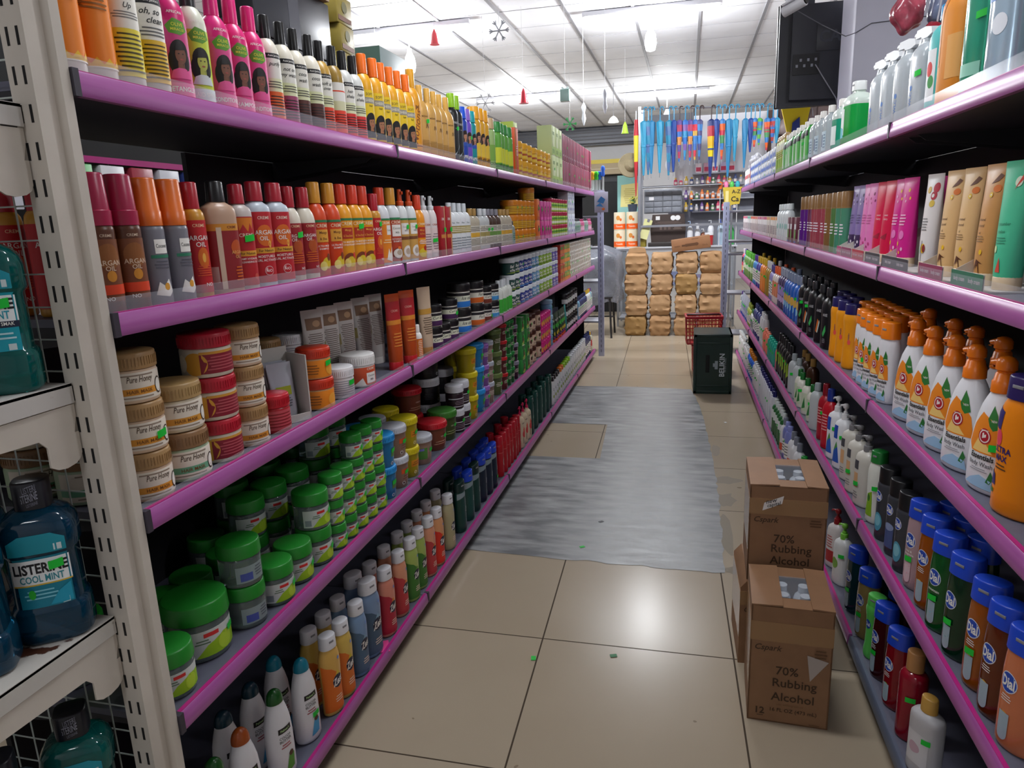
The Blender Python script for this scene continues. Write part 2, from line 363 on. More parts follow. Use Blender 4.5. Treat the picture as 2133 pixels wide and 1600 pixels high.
jk('jkpl', 'cream hair lotion bottle with plum foot', 'not on|my watch', '#9c3f66')
jk('jkbr', 'cream hair lotion bottle with brown foot', 'coco|wash', '#5b2f28')
jk('jkrd', 'cream hair lotion bottle with vermilion foot', 'soft all|over', '#e04a2c', K_, CR, '#b9913f')
jk('jkhr', 'cream hair lotion bottle with red foot', 'hair|shake', '#d8322f', K_, CR, '#cfd0cc')
ty('jkcl', 'hair_oil_bottle', 'bottle', 'amber hair oil bottle with white and red label', 'dome', (.232, .054, .054), '#b08d3c', ('cyl', .785, 1, .46, .46, K_),
   [('r', -2.4, .40, 2.4, .60, '#ebe9e2'), ('r', -2.4, .50, 2.4, .515, '#e04a2c'), ('r', -2.4, .06, 2.4, .3, '#e5452d'), ('r', -2.4, .3, 2.4, .4, '#d6d5ae'), ('l', -.8, .1, .8, .27, 6, '#6d1d12')], tr=.3)
ty('gold', 'relaxer_lotion_bottle', 'bottle', 'golden lotion bottle with orange cap and woman portrait', 'dome', (.25, .058, .05), '#e2a21c', ('cyl', .785, 1, .55, .55, '#f0701a', .92),
   [('r', -1.3, .06, 1.3, .60, '#e8c61f'), ('t', 'SOFT', 0, .555, .03, '#6b5a2a', dict(fit=.7)), ('r', -1.2, .455, 1.2, .52, '#9c9686'), ('t', 'SHEEN', 0, .487, .03, '#e9e4cf', dict(fit=.8)), ('t', 'hair', .1, .43, .025, '#5a4a12', dict(sh=.3)), ('girl', .05, .25, 1.0, '#0d0b0c', '#a5714f', '#1b1614')])
ty('motion', 'lotion_bottle', 'bottle', 'tall golden lotion bottle with bronze script', 'dome', (.28, .062, .056), '#dd9a1f', ('cyl', .785, 1, .5, .5, '#d99a20', .95),
   [('r', -1.3, .08, 1.3, .62, '#e09a22'), ('t', 'M', 0, .555, .05, '#7c4b18', dict(b=.03)), ('t', 'Motions', -.2, .33, .09, '#8a4a16', dict(rot=78, sh=.3)), ('r', -1.3, .10, 1.3, .115, '#7c3b16')])
ty('tan', 'shampoo_bottle', 'bottle', 'tan gold shampoo bottle with gold cap', 'dome', (.24, .062, .05), '#cfa055', ('cyl', .785, 1, .42, .42, '#d9a548', .95),
   [('t', 'MIZANI', .0, .565, .022, '#5e3d1a', dict(fit=.7)), ('t', 'N', .3, .43, .06, '#5e3d1a', dict(sh=.2)), ('l', -.6, .12, .6, .24, 6, '#9c7434')], n=2.4, met=.15)
ty('limeblk', 'hair_serum_bottle', 'bottle', 'black hair bottle with lime cap', 'slim', (.265, .058, .048), '#16181a', ('cyl', .80, 1, .62, .62, '#8fc31c', .95),
   [('t', 'TRES', 0, .58, .03, '#c8c8c8', dict(fit=.7)), ('t', 'two', .1, .5, .02, '#a8a8a8'), ('p', [(-.9, .08), (.9, .25), (.9, .3), (-.2, .12), (-.9, .1)], '#a9b5bb'), ('t', 'X', .6, .10, .03, '#8fc31c')])
def can(key, ds, b, cap, face=True, word='CAPRICE', col=W_, low=None, h=.232):
    lab = [('r', -1.6, .2, 1.6, .5, low or b)] + ([('girl', .0, .50, .85, '#2a1a16', '#c08a6a', low or '#2a54b0')] if face else []) + [('t', word, 0, .15, .055, col, dict(fit=1.05, sh=.1, b=.02))]
    ty(key, 'hairspray_can', 'can', ds, 'can', (h, .06, .06), b, ('cyl', .80, 1, .92, .92, cap, .94), lab)
can('canblue', 'blue hairspray can with woman portrait', '#1740a8', '#1b57d8')
can('canpurp', 'purple hairspray can', '#6f4bc0', '#8f6bd0')
can('canteal', 'teal hairspray can with woman portrait', '#0f8f93', '#12a0a8')
can('canyel', 'hair sheen can with amber cap and woman portrait', '#d9a01c', '#f0a616', True, 'SHEEN', '#3a2410', '#e6c23a', .26)
can('canbei', 'pale olive spray can with beige cap', '#9fc07a', '#cdb083', False, 'OLIVE', '#2f5d22', '#7fb04a', .24)
can('cangrn', 'green olive oil can with dark green cap', '#5fa53a', '#2f8a3a', False, 'OLIVE OIL', '#123f1c', '#d8dc3a', .24)
# -- cartons and tubs
def box(key, nm, ds, s, b, lab=(), bands=(), rough=.45, ct='box'):
    ty(key, nm, ct, ds, 'box', s, b, None, lab, bands, 40, rough=rough)
box('boxor', 'hair_oil_carton', 'orange hair oil carton with green edge', (.25, .062, .06), '#e3561f', [('r', -.97, .1, -.75, .95, '#5fa53a'), ('t', 'OIL', .1, .55, .12, W_, dict(rot=90))])
ty('tubyel', 'hair_cream_tub', 'tub', 'yellow hair cream tub', 'jar', (.095, .1, .1), '#e0a022', ('cyl', .64, 1, 1.04, 1.04, '#e8b02a', .99), [('r', -1.3, .12, 1.3, .58, '#f0c83a'), ('r', -1.3, .3, 1.3, .42, '#b5521c')])
box('boxpale', 'hair_kit_carton', 'pale green hair kit carton', (.19, .12, .1), '#c9d99a', [('r', -.96, .03, .96, .3, '#a9c86a'), ('t', 'ORS', 0, .75, .12, '#4a7d2c'), ('e', 0, .45, .5, .16, '#dbe6b8'), ('l', -.7, .08, .7, .22, 4, '#557a35')])
box('boxlime', 'hair_kit_carton', 'lime and yellow hair kit carton', (.17, .1, .1), '#b8d44a', [('e', .2, .5, .6, .3, '#e6e26a'), ('e', -.2, .45, .3, .16, '#5f9a2c'), ('r', -.96, .02, .96, .16, '#7fb52c')])
box('boxmar', 'hair_colour_carton', 'maroon hair colour carton with silver side', (.185, .075, .09), '#8e2242', [('r', -.96, .02, -.55, .98, '#7d7880'), ('e', .25, .62, .4, .16, '#a83a54'), ('t', 'HAIR', .35, .2, .07, '#e0c8cc', dict(fit=.5)), ('r', -.1, .02, .0, .98, '#5d1730')])
# -- second shelf, hair care
def creme(name, sub, col=W_): return [('t', 'CREME', 0, .635, .026, '#f0c9a0', dict(fit=.95)), ('t', name, 0, .53, .042, col, dict(fit=.9)), ('t', sub, 0, .475, .042, col, dict(fit=.7))]
ty('spmag', 'leave_in_spray', 'spray bottle', 'amber argan oil spray with magenta overcap', 'over', (.225, .05, .05), '#6b3a20', ('cyl', .635, 1, .98, .98, '#a31d46', .9, 2, (.3, .93)),
   [('r', -1.5, .10, 1.5, .54, '#7a4426'), ('e', 0, .42, .75, .09, '#8d5424'), ('t', 'CREME', 0, .565, .02, '#d9c0a8', dict(fit=.8)), ('t', 'ARGAN', 0, .375, .036, '#e0c8b0', dict(fit=.9)), ('t', 'OIL', 0, .335, .034, '#e0c8b0'), ('e', 0, .28, .3, .04, '#d08a2a'), ('r', -1.4, .15, 1.4, .22, '#e0441c'), ('t', 'NO', -.3, .12, .028, W_)], tr=.35, st=(.3, .42))
ty('spor', 'leave_in_spray', 'spray bottle', 'clear grey coconut spray with orange overcap', 'over', (.222, .052, .052), '#9d9ca8', ('cyl', .635, 1, .98, .98, '#d9691c', .9, 2, (.32, .95)),
   [('r', -.2, .42, .8, .53, W_), ('t', 'Coconut', .3, .48, .03, '#444', dict(fit=.42)), ('r', -.5, .385, 1, .41, '#2c7d5e'), ('l', -.4, .3, .9, .37, 3, '#5a5a66'), ('p', [(-.5, .10), (-.2, .2), (.1, .17), (.5, .22), (.8, .12), (.4, .08)], W_), ('e', .3, .16, .2, .03, '#e0a23a')], tr=.45, st=(-.5, .40))
ty('slimred', 'hair_treatment_bottle', 'bottle', 'slim red argan oil bottle with amber neck', 'slim', (.22, .046, .046), '#c98f2e', ('cyl', .775, 1, .72, .72, '#b01c2c', .95),
   [('r', -3, .06, 3, .68, '#c01c24')] + creme('ARGAN', 'OIL') + [('e', .1, .36, .5, .09, '#d9681c'), ('e', .1, .36, .16, .04, '#efb04a'), ('l', -.6, .2, .8, .3, 5, '#e05a2c'), ('t', 'NO', .3, .13, .03, W_)], st=(.5, .6))
ty('wideblk', 'shampoo_bottle', 'bottle', 'wide clear and red bottle with black cap', 'wide', (.225, .074, .05), '#c9a58c', ('cyl', .82, 1, .5, .62, K_, .92),
   [('r', -1.4, .06, 1.4, .60, '#8d1a20'), ('r', -1.4, .57, 1.4, .63, '#d08a2a'), ('t', 'CREME', .3, .6, .022, '#6b1a1a'), ('r', -.55, .06, -.25, .60, '#d8c0a8'), ('e', .5, .42, .4, .07, '#c0501c'), ('t', 'ARGAN', .5, .38, .03, '#e0a860', dict(fit=.4)), ('t', 'OIL', .5, .34, .03, '#e0a860'), ('r', -1.2, .12, -.65, .26, '#bfa8a0'), ('l', .2, .12, .9, .26, 5, '#d9681c')], n=2.4, tr=.1)
ty('redhyd', 'hydrating_wash_bottle', 'bottle', 'red hydration wash bottle with clear neck', 'wide', (.222, .056, .048), '#c9bdb8', ('cyl', .82, 1, .6, .66, '#b01c30', .92),
   [('r', -2.8, .06, 2.8, .70, '#b81c26'), ('p', [(-.7, .69), (.7, .69), (.5, .58), (.3, .64), (.1, .56), (-.2, .63), (-.5, .57)], '#d97a1c'), ('t', 'CREME', 0, .53, .034, '#efdcc8', dict(fit=.8)), ('r', -2.8, .335, 2.8, .385, '#e0a030'), ('t', 'For Natural', 0, .36, .024, '#3a1a12', dict(fit=.8)), ('t', 'CREAMY HYDRATION', 0, .31, .018, W_, dict(fit=.9)), ('t', 'CLEANSING OIL', 0, .28, .018, W_, dict(fit=.8)), ('e', .45, .14, .2, .03, '#d05a4a')], n=2.3, st=(.2, .5))
ty('moist', 'moisture_lotion_bottle', 'bottle', 'red argan oil moisture bottle with white shoulder', 'wide', (.23, .064, .05), '#c3cdd8', ('cyl', .82, 1, .62, .66, '#b01c30', .92),
   [('r', -2.8, .06, 2.8, .72, '#bd1a25'), ('t', 'CREME', 0, .665, .028, '#f0d9c8', dict(fit=.85)), ('e', 0, .50, .62, .1, '#d9681c'), ('e', .25, .42, .12, .035, '#efb04a'), ('t', 'ARGAN', 0, .53, .042, W_, dict(fit=.85)), ('t', 'OIL', -.1, .475, .04, W_), ('r', -2.8, .335, 2.8, .385, '#e0a030'), ('t', 'For Natural', 0, .36, .024, '#3a1a12', dict(fit=.8)), ('t', 'MOISTURE &', 0, .305, .024, W_, dict(fit=.8)), ('t', 'CURL ACTIVATOR', 0, .27, .022, W_, dict(fit=.88)), ('e', 0, .17, .3, .045, '#e0b8b8'), ('e', 0, .17, .26, .039, '#bd1a25'), ('t', 'NO', 0, .17, .026, W_)], n=2.3, st=(.25, .54))
ty('cream2', 'shampoo_bottle', 'bottle', 'dark red argan oil bottle with cream dome', 'dome', (.225, .056, .05), '#e3dccb', ('cyl', .785, 1, .6, .6, '#b01c2c', .93),
   [('r', -2.8, .08, 2.8, .62, '#a01a24')] + [('t', 'CREME', 0, .59, .026, '#f0c9a0', dict(fit=.9)), ('t', 'ARGAN', -.1, .49, .034, W_, dict(fit=.75)), ('t', 'OIL', -.2, .45, .034, W_), ('e', .1, .38, .5, .07, '#b5501c'), ('l', -.7, .2, .7, .32, 5, '#d9681c'), ('t', 'NO', .4, .15, .026, W_)])
ty('orred', 'shampoo_bottle', 'bottle', 'orange red mango shampoo bottle with gold cap', 'dome', (.24, .06, .052), '#d9481c', ('cyl', .785, 1, .62, .62, '#d9962c', .94),
   [('r', -2.8, .585, 2.8, .61, '#2c7d4e'), ('t', 'CREME', 0, .55, .036, '#f4d9b8', dict(fit=.9)), ('r', -.7, .38, .7, .51, '#e0a23a'), ('t', 'Mango', 0, .475, .028, '#6b3a12', dict(fit=.55)), ('t', '& Shea', 0, .415, .026, '#6b3a12', dict(fit=.5)), ('t', 'ULTRA MOIST', 0, .34, .02, W_, dict(fit=.8)), ('t', 'SHAMPOO', 0, .31, .02, W_, dict(fit=.7)), ('e', .15, .16, .5, .06, '#d9c02a'), ('e', -.25, .13, .35, .05, '#efe07a'), ('e', .35, .22, .2, .04, '#7d3a1c')])
ty('yelred', 'conditioner_bottle', 'bottle', 'golden mango shea conditioner bottle with red cap', 'dome', (.24, .062, .054), '#eda01c', ('cyl', .785, 1, .62, .62, '#d83a1c', .93),
   [('r', -2.8, .60, 2.8, .625, '#2c7d4e'), ('t', 'CREME', 0, .565, .04, '#f9e6b8', dict(fit=.9)), ('r', -.6, .40, .6, .52, '#b5301c'), ('t', 'Mango', 0, .49, .024, '#f0b04a', dict(fit=.45)), ('t', '& Shea Butter', 0, .43, .026, '#f0b04a', dict(fit=.52)), ('t', 'ULTRA MOISTURIZING', 0, .36, .02, W_, dict(fit=.8)), ('t', 'CONDITIONER', 0, .33, .02, W_, dict(fit=.75)), ('e', 0, .17, .6, .07, '#7d3a1c'), ('e', .1, .14, .5, .06, '#d9c02a'), ('e', -.3, .13, .3, .05, '#efe07a'), ('e', .5, .21, .18, .035, '#d83a1c')], st=(.2, .53))
ty('orwh', 'conditioner_bottle', 'bottle', 'orange coconut conditioner bottle with white dome', 'dome', (.24, .062, .054), '#d8dadf', ('cyl', .785, 1, .58, .58, '#d8401c', .93),
   [('r', -2.8, .06, 2.8, .60, '#ee8a1c'), ('r', -2.8, .59, 2.8, .615, '#2c7d4e'), ('t', 'CREME', 0, .56, .036, '#f9e6c8', dict(fit=.9)), ('r', .0, .41, .8, .53, W_), ('t', 'Coconut', .4, .47, .024, '#8a8a80', dict(fit=.34)), ('l', -.5, .3, .9, .36, 2, '#f9d9a8'), ('p', [(-.2, .1), (.1, .24), (.3, .17), (.7, .26), (.9, .13), (.5, .07)], W_)], st=(.5, .45))
ty('coco', 'shampoo_bottle', 'bottle', 'russet coconut milk shampoo bottle with gold cap', 'dome', (.242, .064, .056), '#d8dde0', ('cyl', .785, 1, .6, .6, '#d9962c', .94),
   [('r', -2.8, .06, 2.8, .60, '#b8401f'), ('r', -2.8, .59, 2.8, .62, '#2c7d4e'), ('t', 'CREME', 0, .56, .04, '#f4d9c0', dict(fit=.92)), ('r', -.6, .38, .6, .53, W_), ('t', 'Coconut', 0, .485, .028, '#8a8a80', dict(fit=.5)), ('t', 'Milk', 0, .43, .028, '#8a8a80'), ('t', 'DETANGLING', 0, .345, .02, W_, dict(fit=.8)), ('t', 'SHAMPOO', 0, .315, .022, W_, dict(fit=.7)), ('e', 0, .16, .75, .075, '#7d3420'), ('e', 0, .16, .62, .062, '#e6e2da'), ('e', .1, .17, .35, .035, '#b9a894'), ('e', .1, .23, .2, .02, '#e0762c')], st=(.0, .6))
ty('yelwh', 'leave_in_spray', 'spray bottle', 'white and tan coconut spray with orange sprayer', 'dome', (.24, .05, .046), '#dfe3e4', ('mist', .785, '#d8501c'),
   [('r', -2.8, .06, 2.8, .60, '#cfa050'), ('r', -2.8, .59, 2.8, .615, '#2c7d4e'), ('r', -.7, .40, .7, .55, W_), ('t', 'Coconut', 0, .5, .024, '#999', dict(fit=.5)), ('t', 'Milk', 0, .45, .024, '#999'), ('r', -2.8, .33, 2.8, .37, '#7d4a2c'), ('e', .1, .17, .7, .08, '#e9e6de'), ('e', .1, .17, .4, .045, '#b9a894')])
ty('ormin', 'hair_lotion_bottle', 'bottle', 'small golden mango bottle with vermilion cap', 'dome', (.225, .056, .05), '#ee961c', ('cyl', .785, 1, .6, .6, '#d8401c', .93),
   [('r', -.7, .36, .7, .52, '#b5301c'), ('t', 'Mango', 0, .47, .026, '#f0b04a', dict(fit=.5)), ('t', '& Shea', 0, .42, .026, '#f0b04a', dict(fit=.5)), ('t', 'CREME', 0, .565, .034, '#f9e6b8', dict(fit=.9)), ('l', -.6, .26, .6, .33, 3, W_), ('e', 0, .13, .7, .07, '#d9c02a'), ('e', .3, .2, .3, .04, '#b5301c')])
ty('spwh', 'hair_mist_bottle', 'spray bottle', 'slim white hair mist with clear overcap', 'dome', (.225, .048, .044), '#e3dad8', ('mist', .785, '#dfe2e6'), [('r', -1.6, .1, 1.6, .5, '#e6d2cf'), ('t', 'CREME', 0, .55, .03, '#c0705f', dict(fit=.8)), ('l', -.7, .15, .7, .42, 7, '#8f7a80')], st=(-.2, .3))
box('boxred', 'hair_colour_carton', 'slim red hair oil carton', (.19, .05, .05), '#b01c26', [('r', .5, .02, .8, .98, '#d9b07a'), ('t', 'CREME', -.1, .75, .05, W_, dict(fit=.5)), ('r', -.96, .38, .96, .45, '#d98a3a')])
ty('whol', 'hair_milk_bottle', 'bottle', 'white hair milk bottle with olive band', 'fl', (.205, .056, .046), '#e6ebee', ('cyl', .84, 1, .44, .5, '#dfe5ea', .94), [('r', -.95, .42, .95, .56, '#a8995a'), ('l', -.8, .44, .8, .54, 3, '#efe9cf'), ('t', 'Pure', 0, .62, .03, '#5a6a6a'), ('l', -.7, .1, .7, .35, 5, '#8f9aa0')], n=3.2, st=(.2, .5))
def clr(key, ds, body, band, cap): ty(key, 'hair_oil_bottle', 'bottle', ds, 'fl', (.185, .05, .042), body, ('cyl', .84, 1, .5, .56, cap, .95), [('r', -.95, .12, .95, .60, '#d6d2c4'), ('r', -.95, .34, .95, .44, band), ('l', -.8, .47, .8, .58, 3, '#5a544a'), ('l', -.8, .15, .8, .31, 5, '#7d776a')], n=3.2, tr=.2)
clr('clrgold', 'clear beige oil bottle with gold cap', '#d0c6b0', '#d9a83a', '#b08a4a')
clr('clrwht', 'frosted oil bottle with white cap', '#d8dcdc', '#a8995a', '#d5dade')
clr('clrdrk', 'brown oil bottle with grey cap', '#5a4238', '#6f9a4a', '#8d8a94')
ty('tubor', 'hair_pudding_tub', 'tub', 'amber hair pudding tub with orange lid', 'jar', (.078, .095, .095), '#c9821c', ('cyl', .62, 1, 1.03, 1.03, '#e08a1c', .99), [('r', -1.4, .1, 1.4, .56, '#e6b41c'), ('e', .9, .33, .3, .2, '#3a2414'), ('l', -1.2, .15, .4, .5, 3, '#9c5a1c')], tr=.15)
box('boxgirlor', 'hair_kit_carton', 'orange hair kit carton with woman portrait', (.125, .07, .06), '#e0701c', [('girl', .1, .6, .6, '#2a1a14', '#c08a62', '#d95a1c'), ('r', -.96, .03, .96, .16, '#c8481c')])
box('boxgirlmg', 'hair_kit_carton', 'magenta hair kit carton with woman portrait', (.12, .07, .06), '#c82a8a', [('girl', .1, .6, .6, '#2a1a14', '#b87a58', '#a81c70'), ('r', -.96, .03, .96, .18, '#e04aa8')])
ty('tingrn', 'hair_wax_tin', 'tin', 'lime hair wax tin with crimson lid', 'jar', (.088, .075, .075), '#a9c83a', ('cyl', .7, 1, 1.02, 1.02, '#c02a50', .99), [('r', -1.5, .12, 1.5, .3, '#e6eecf'), ('r', -1.5, .42, 1.5, .56, '#5f9a2c')])
box('boxwb', 'cotton_carton', 'tall white carton with blue print', (.165, .06, .08), '#dde3ee', [('e', -.3, .7, .3, .06, '#3a4a9c'), ('e', .3, .45, .35, .08, '#5a6ab8'), ('e', -.2, .2, .4, .07, '#3a4a9c'), ('r', .4, .8, .9, .86, '#8a94c8')])
ty('smallclr', 'serum_bottle', 'bottle', 'small clear serum bottle with dark cap', 'fl', (.125, .04, .034), '#b9c6c4', ('cyl', .84, 1, .55, .6, '#3a3a40', .95), [('r', -.9, .15, .9, .55, '#8fb0a4'), ('l', -.7, .2, .7, .5, 4, '#3f5f58')], n=3, tr=.35)
ty('smallpk', 'serum_bottle', 'bottle', 'small pink serum bottle', 'fl', (.12, .04, .034), '#c25a86', ('cyl', .84, 1, .55, .6, '#a83a6a', .95), [('r', -.9, .2, .9, .5, '#e0a8c0')], n=3)
# -- middle shelf, hair care
def honey(key, ds, bodyc, lidc, band, s=(.088, .088, .088), words=('Pure', 'Honey')):
    ty(key, 'hair_butter_jar', 'jar', ds, 'jar', s, bodyc, ('cyl', .68, 1, 1.03, 1.03, lidc, .985),
       [('r', -1.2, .08, 1.3, .62, '#e9dfd0'), ('r', -1.2, .18, 1.3, .31, band), ('t', 'Pure Honey', .15, .47, .12, '#5a4636', dict(sh=.3, fit=.5)), ('t', 'HAIR MASK', .1, .245, .07, '#7a4a1c', dict(fit=.5)), ('l', -.8, .53, .9, .6, 1, '#9c8a7a'), ('l', -.8, .1, .8, .16, 1, '#9c8a7a'), ('e', .95, .3, .22, .17, '#3a2a20'), ('e', .95, .3, .18, .14, '#f4f0e6')], st=(.62, .33))
honey('jtan', 'cream honey hair jar with tan lid', '#e0c4a8', '#a98558', '#e39a35')
honey('jmint', 'pale mint hair jar with brown lid', '#b9cfae', '#8d6a48', '#6fae8a', (.095, .1, .1))
honey('jhon', 'wide cream honey jar with tan lid', '#dcd0b4', '#b0905f', '#dd9a38', (.092, .1, .1))
ty('jred', 'hair_mask_jar', 'jar', 'white hair mask jar with red lid', 'jar', (.088, .098, .098), '#ddd2c0', ('cyl', .68, 1, 1.03, 1.03, '#b81c30', .985),
   [('e', -.75, .33, .5, .26, '#e6a83a'), ('r', -.55, .1, 1.5, .6, '#8d1c30'), ('r', -.55, .54, 1.5, .6, '#d89a3a'), ('l', -.3, .16, 1.1, .50, 5, '#c05a62'), ('e', -1.35, .34, .25, .2, '#efe6d0')], st=(-.8, .45))
ty('jred2', 'hair_mask_jar', 'jar', 'small red gel jar with red lid', 'jar', (.09, .076, .076), '#b5242c', ('cyl', .68, 1, 1.03, 1.03, '#c01c2c', .985), [('r', -1.3, .1, 1.3, .6, '#c8505a'), ('l', -1.1, .15, 1.1, .55, 5, '#8d1c24')])
ty('jor', 'hair_butter_jar', 'jar', 'orange hair butter jar with red lid', 'jar', (.08, .085, .085), '#d9a878', ('cyl', .68, 1, 1.03, 1.03, '#cf3a1f', .985), [('r', -1.5, .06, 1.5, .62, '#ee8a1c'), ('l', -1.3, .15, -.2, .5, 4, '#9c5a1c'), ('e', .6, .3, .4, .2, '#f0a83a')])
ty('jwht', 'cream_jar', 'jar', 'plain white cream jar', 'jar', (.085, .088, .088), '#e3e2e4', ('cyl', .68, 1, 1.03, 1.03, '#e6e5e8', .985), [('l', -1.2, .1, 1.2, .6, 7, '#9a9aa4')])
ty('jcoco', 'hair_mask_jar', 'jar', 'white and russet coconut milk jar', 'jar', (.095, .1, .1), '#e6e3de', ('cyl', .68, 1, 1.03, 1.03, '#e6e4e2', .985), [('r', -.9, .06, 1.5, .62, '#c8502a'), ('t', 'CREME', .3, .56, .075, '#f4e0d0', dict(fit=.6)), ('r', -.05, .12, .7, .44, W_), ('t', 'Coconut', .33, .35, .06, '#777', dict(fit=.32)), ('t', 'Milk', .33, .23, .06, '#777'), ('p', [(-.9, .06), (-.3, .3), (-.1, .06)], '#efeae2')])
ty('twht', 'hair_cream_tube', 'tube', 'white hair cream tube with brown print', 'tube', (.235, .072, .042), '#dbd6d0', ('cyl', 0, .11, .8, .9, '#e2dfda', 1.0), [('r', -.8, .76, .8, .90, '#8a6a50'), ('e', .2, .83, .35, .04, '#c09a74'), ('l', -.8, .28, .8, .72, 18, '#7d7066'), ('r', -1.4, .46, -.9, .60, '#b0a263'), ('r', .9, .46, 1.4, .60, '#b0a263')])
ty('tred', 'hair_gel_tube', 'tube', 'red and orange hair gel tube', 'tube', (.245, .062, .044), '#c8501c', ('cyl', 0, .11, .86, .95, '#b81c24', 1.0), [('r', -1.5, .66, 1.5, .9, '#b01c24'), ('r', -1.5, .60, 1.5, .66, '#e08a2c'), ('t', 'CREME', 0, .78, .03, '#e0a090', dict(fit=.8)), ('l', -.7, .3, .7, .5, 5, '#e08a3a')], tr=.15)
ty('smwo', 'ointment_bottle', 'bottle', 'small white bottle with orange label', 'dome', (.12, .036, .036), W_, ('cyl', .785, 1, .6, .6, W_), [('r', -2.8, .08, 2.8, .6, '#dd7424'), ('l', -.5, .1, .5, .56, 9, '#f4dfc8')])
ty('tbei', 'hair_cream_tube', 'tube', 'tall beige tube with gold band', 'tube', (.24, .062, .044), '#cfb79c', ('cyl', 0, .11, .84, .95, '#a87742', 1.0), [('r', -1.57, .60, 1.57, .68, '#c9963c'), ('l', -.8, .3, .8, .56, 8, '#6b5a4a')], st=(-.1, .72))
def jj(key, ds, mid, low, lid=K_, s=(.082, .075, .075), word='Curl la la'):
    ty(key, 'curl_cream_jar', 'jar', ds, 'jar', s, '#e6e2d6', ('cyl', .68, 1, 1.03, 1.03, lid, .985), [('r', -2.8, .50, 2.8, .62, '#1c1a20'), ('r', -2.8, .28, 2.8, .5, mid), ('t', word, .15, .41, .13, '#1a1a1a', dict(sh=.35, fit=.8)), ('r', -2.8, .05, 2.8, .28, low)], st=(.5, .3))
jj('cpur', 'cream and purple curl jar with dark lid', '#e6e8cf', '#4f2a5a')
jj('cblu', 'large cream and blue curl jar', '#dfe3cf', '#2f7fd8', K_, (.105, .1, .1), 'Ice curl')
jj('corg', 'cream and orange curl jar', '#e6e2d2', '#dd6a28', K_, (.1, .095, .095), 'Fix it')
jj('cbrn', 'small cream and brown curl jar', '#e6e0d2', '#7d3a2c')
jj('clbl', 'small cream and sky blue curl jar', '#dce8e6', '#4a9ad8')
ty('grnb', 'hair_lotion_bottle', 'bottle', 'white bottle with bright green foot', 'dome', (.17, .05, .05), '#dfe3da', ('cyl', .785, 1, .5, .5, '#d6dce0'), [('r', -2.8, .05, 2.8, .45, '#3fae3a')])
def sof(key, ds, b, c2): ty(key, 'hair_food_tub', 'tub', ds, 'jar', (.088, .082, .082), b, ('cyl', .72, 1, 1.04, 1.04, '#e6ebee', .985), [('r', -1.5, .08, 1.5, .66, b), ('t', 'Sof', -.1, .5, .16, W_, dict(fit=.6, sh=.2, b=.03)), ('t', "n'Free", .1, .28, .15, W_, dict(fit=.75, sh=.2, b=.03)), ('p', [(-1, .1), (1, .1), (1, .2), (-.2, .16)], c2)])
sof('sofdg', 'dark teal hair food tub with white lid', '#1f4a44', '#8fa83a')
sof('sofbl', 'blue hair food tub with white lid', '#23348c', '#5a9ad8')
sof('soflb', 'sky blue hair food tub with white lid', '#6fa0c8', '#3a6a3a')
sof('sofli', 'lime hair food tub with white lid', '#8fb52c', '#5a7d1c')
sof('sofpu', 'violet hair food tub with white lid', '#6a5ab0', '#b0a8e0')
box('cartred', 'hair_oil_carton', 'small red and green oil carton', (.068, .055, .06), '#c8402c', [('r', -.96, .05, .96, .4, '#d97a3a'), ('e', 0, .65, .5, .2, '#5a8a3a')])
box('cartor', 'hair_oil_carton', 'small orange and green oil carton', (.068, .055, .06), '#5f8a3c', [('r', -.96, .05, .96, .45, '#e08a3a'), ('e', 0, .7, .5, .2, '#d9b04a')])
box('cartwh', 'hair_kit_carton', 'white carton with brown pattern', (.068, .065, .07), '#ddd9d2', [('r', -.5, .1, .3, .5, '#8d7a62'), ('r', .2, .6, .8, .9, '#6b5a46'), ('r', -.9, .65, -.4, .9, '#a89a84')])
# -- fourth shelf, hair care
def gj(key, ds, s, lab=True, lid='#22862a'):
    L = [('r', -1.1, .10, 1.1, .56, '#cfd6d2'), ('p', [(-.6, .10), (1.1, .10), (1.1, .38), (.4, .42), (-.2, .3)], '#9cc822'), ('e', .45, .26, .3, .15, '#b8dc3a'), ('r', -.3, .44, .2, .51, '#d8302f'), ('r', -1.0, .14, -.65, .3, '#8f9aa0'), ('l', -.6, .32, -.1, .42, 2, '#5a7a5a')] if lab else [('r', -.7, .12, .8, .5, '#8fa0a0'), ('r', -.5, .16, .1, .34, '#4a5aa8'), ('l', .2, .2, .7, .46, 4, '#55606a')]
    ty(key, 'gel_jar', 'jar', ds, 'jar', s, '#a9bdbb', ('cyl', .69, 1, 1.05, 1.05, lid, .97), L, tr=.72, rough=.06, st=(.75, .42))
gj('gjbig', 'large clear gel jar with green lid', (.125, .125, .125))
gj('gjmed', 'clear gel jar with green lid', (.098, .09, .09))
gj('gjback', 'clear gel jar turned to its barcode', (.098, .09, .09), False)
gj('gjsm', 'small clear gel jar with green lid', (.07, .062, .062))
def eco(key, ds, b, lid, s=(.105, .092, .092), lab=None, tr=.3):
    ty(key, 'styling_gel_tub', 'tub', ds, 'tub', s, b, ('cyl', .80, 1, 1.06, 1.06, lid, .97), lab if lab is not None else [('l', -.6, .38, .9, .6, 3, '#d9d0c0'), ('e', .35, .15, .16, .06, '#e6e6e6'), ('e', .35, .15, .1, .038, b)], tr=tr)
eco('ebl', 'blue styling gel tub', '#2a8ac8', '#2f94d8', lab=[('r', .2, .3, 1.4, .56, '#5a8a4a'), ('e', .3, .1, .15, .05, W_), ('e', .3, .1, .1, .034, '#20407a')])
eco('epe', 'clear peach styling gel tub', '#c09a84', '#c9ccd4', lab=[('r', -.1, .45, .9, .6, '#d9572c'), ('e', .1, .15, .16, .055, '#e0dada'), ('e', .1, .15, .1, .036, '#5a4038'), ('l', .0, .25, .8, .4, 2, '#8f5f48')], tr=.5)
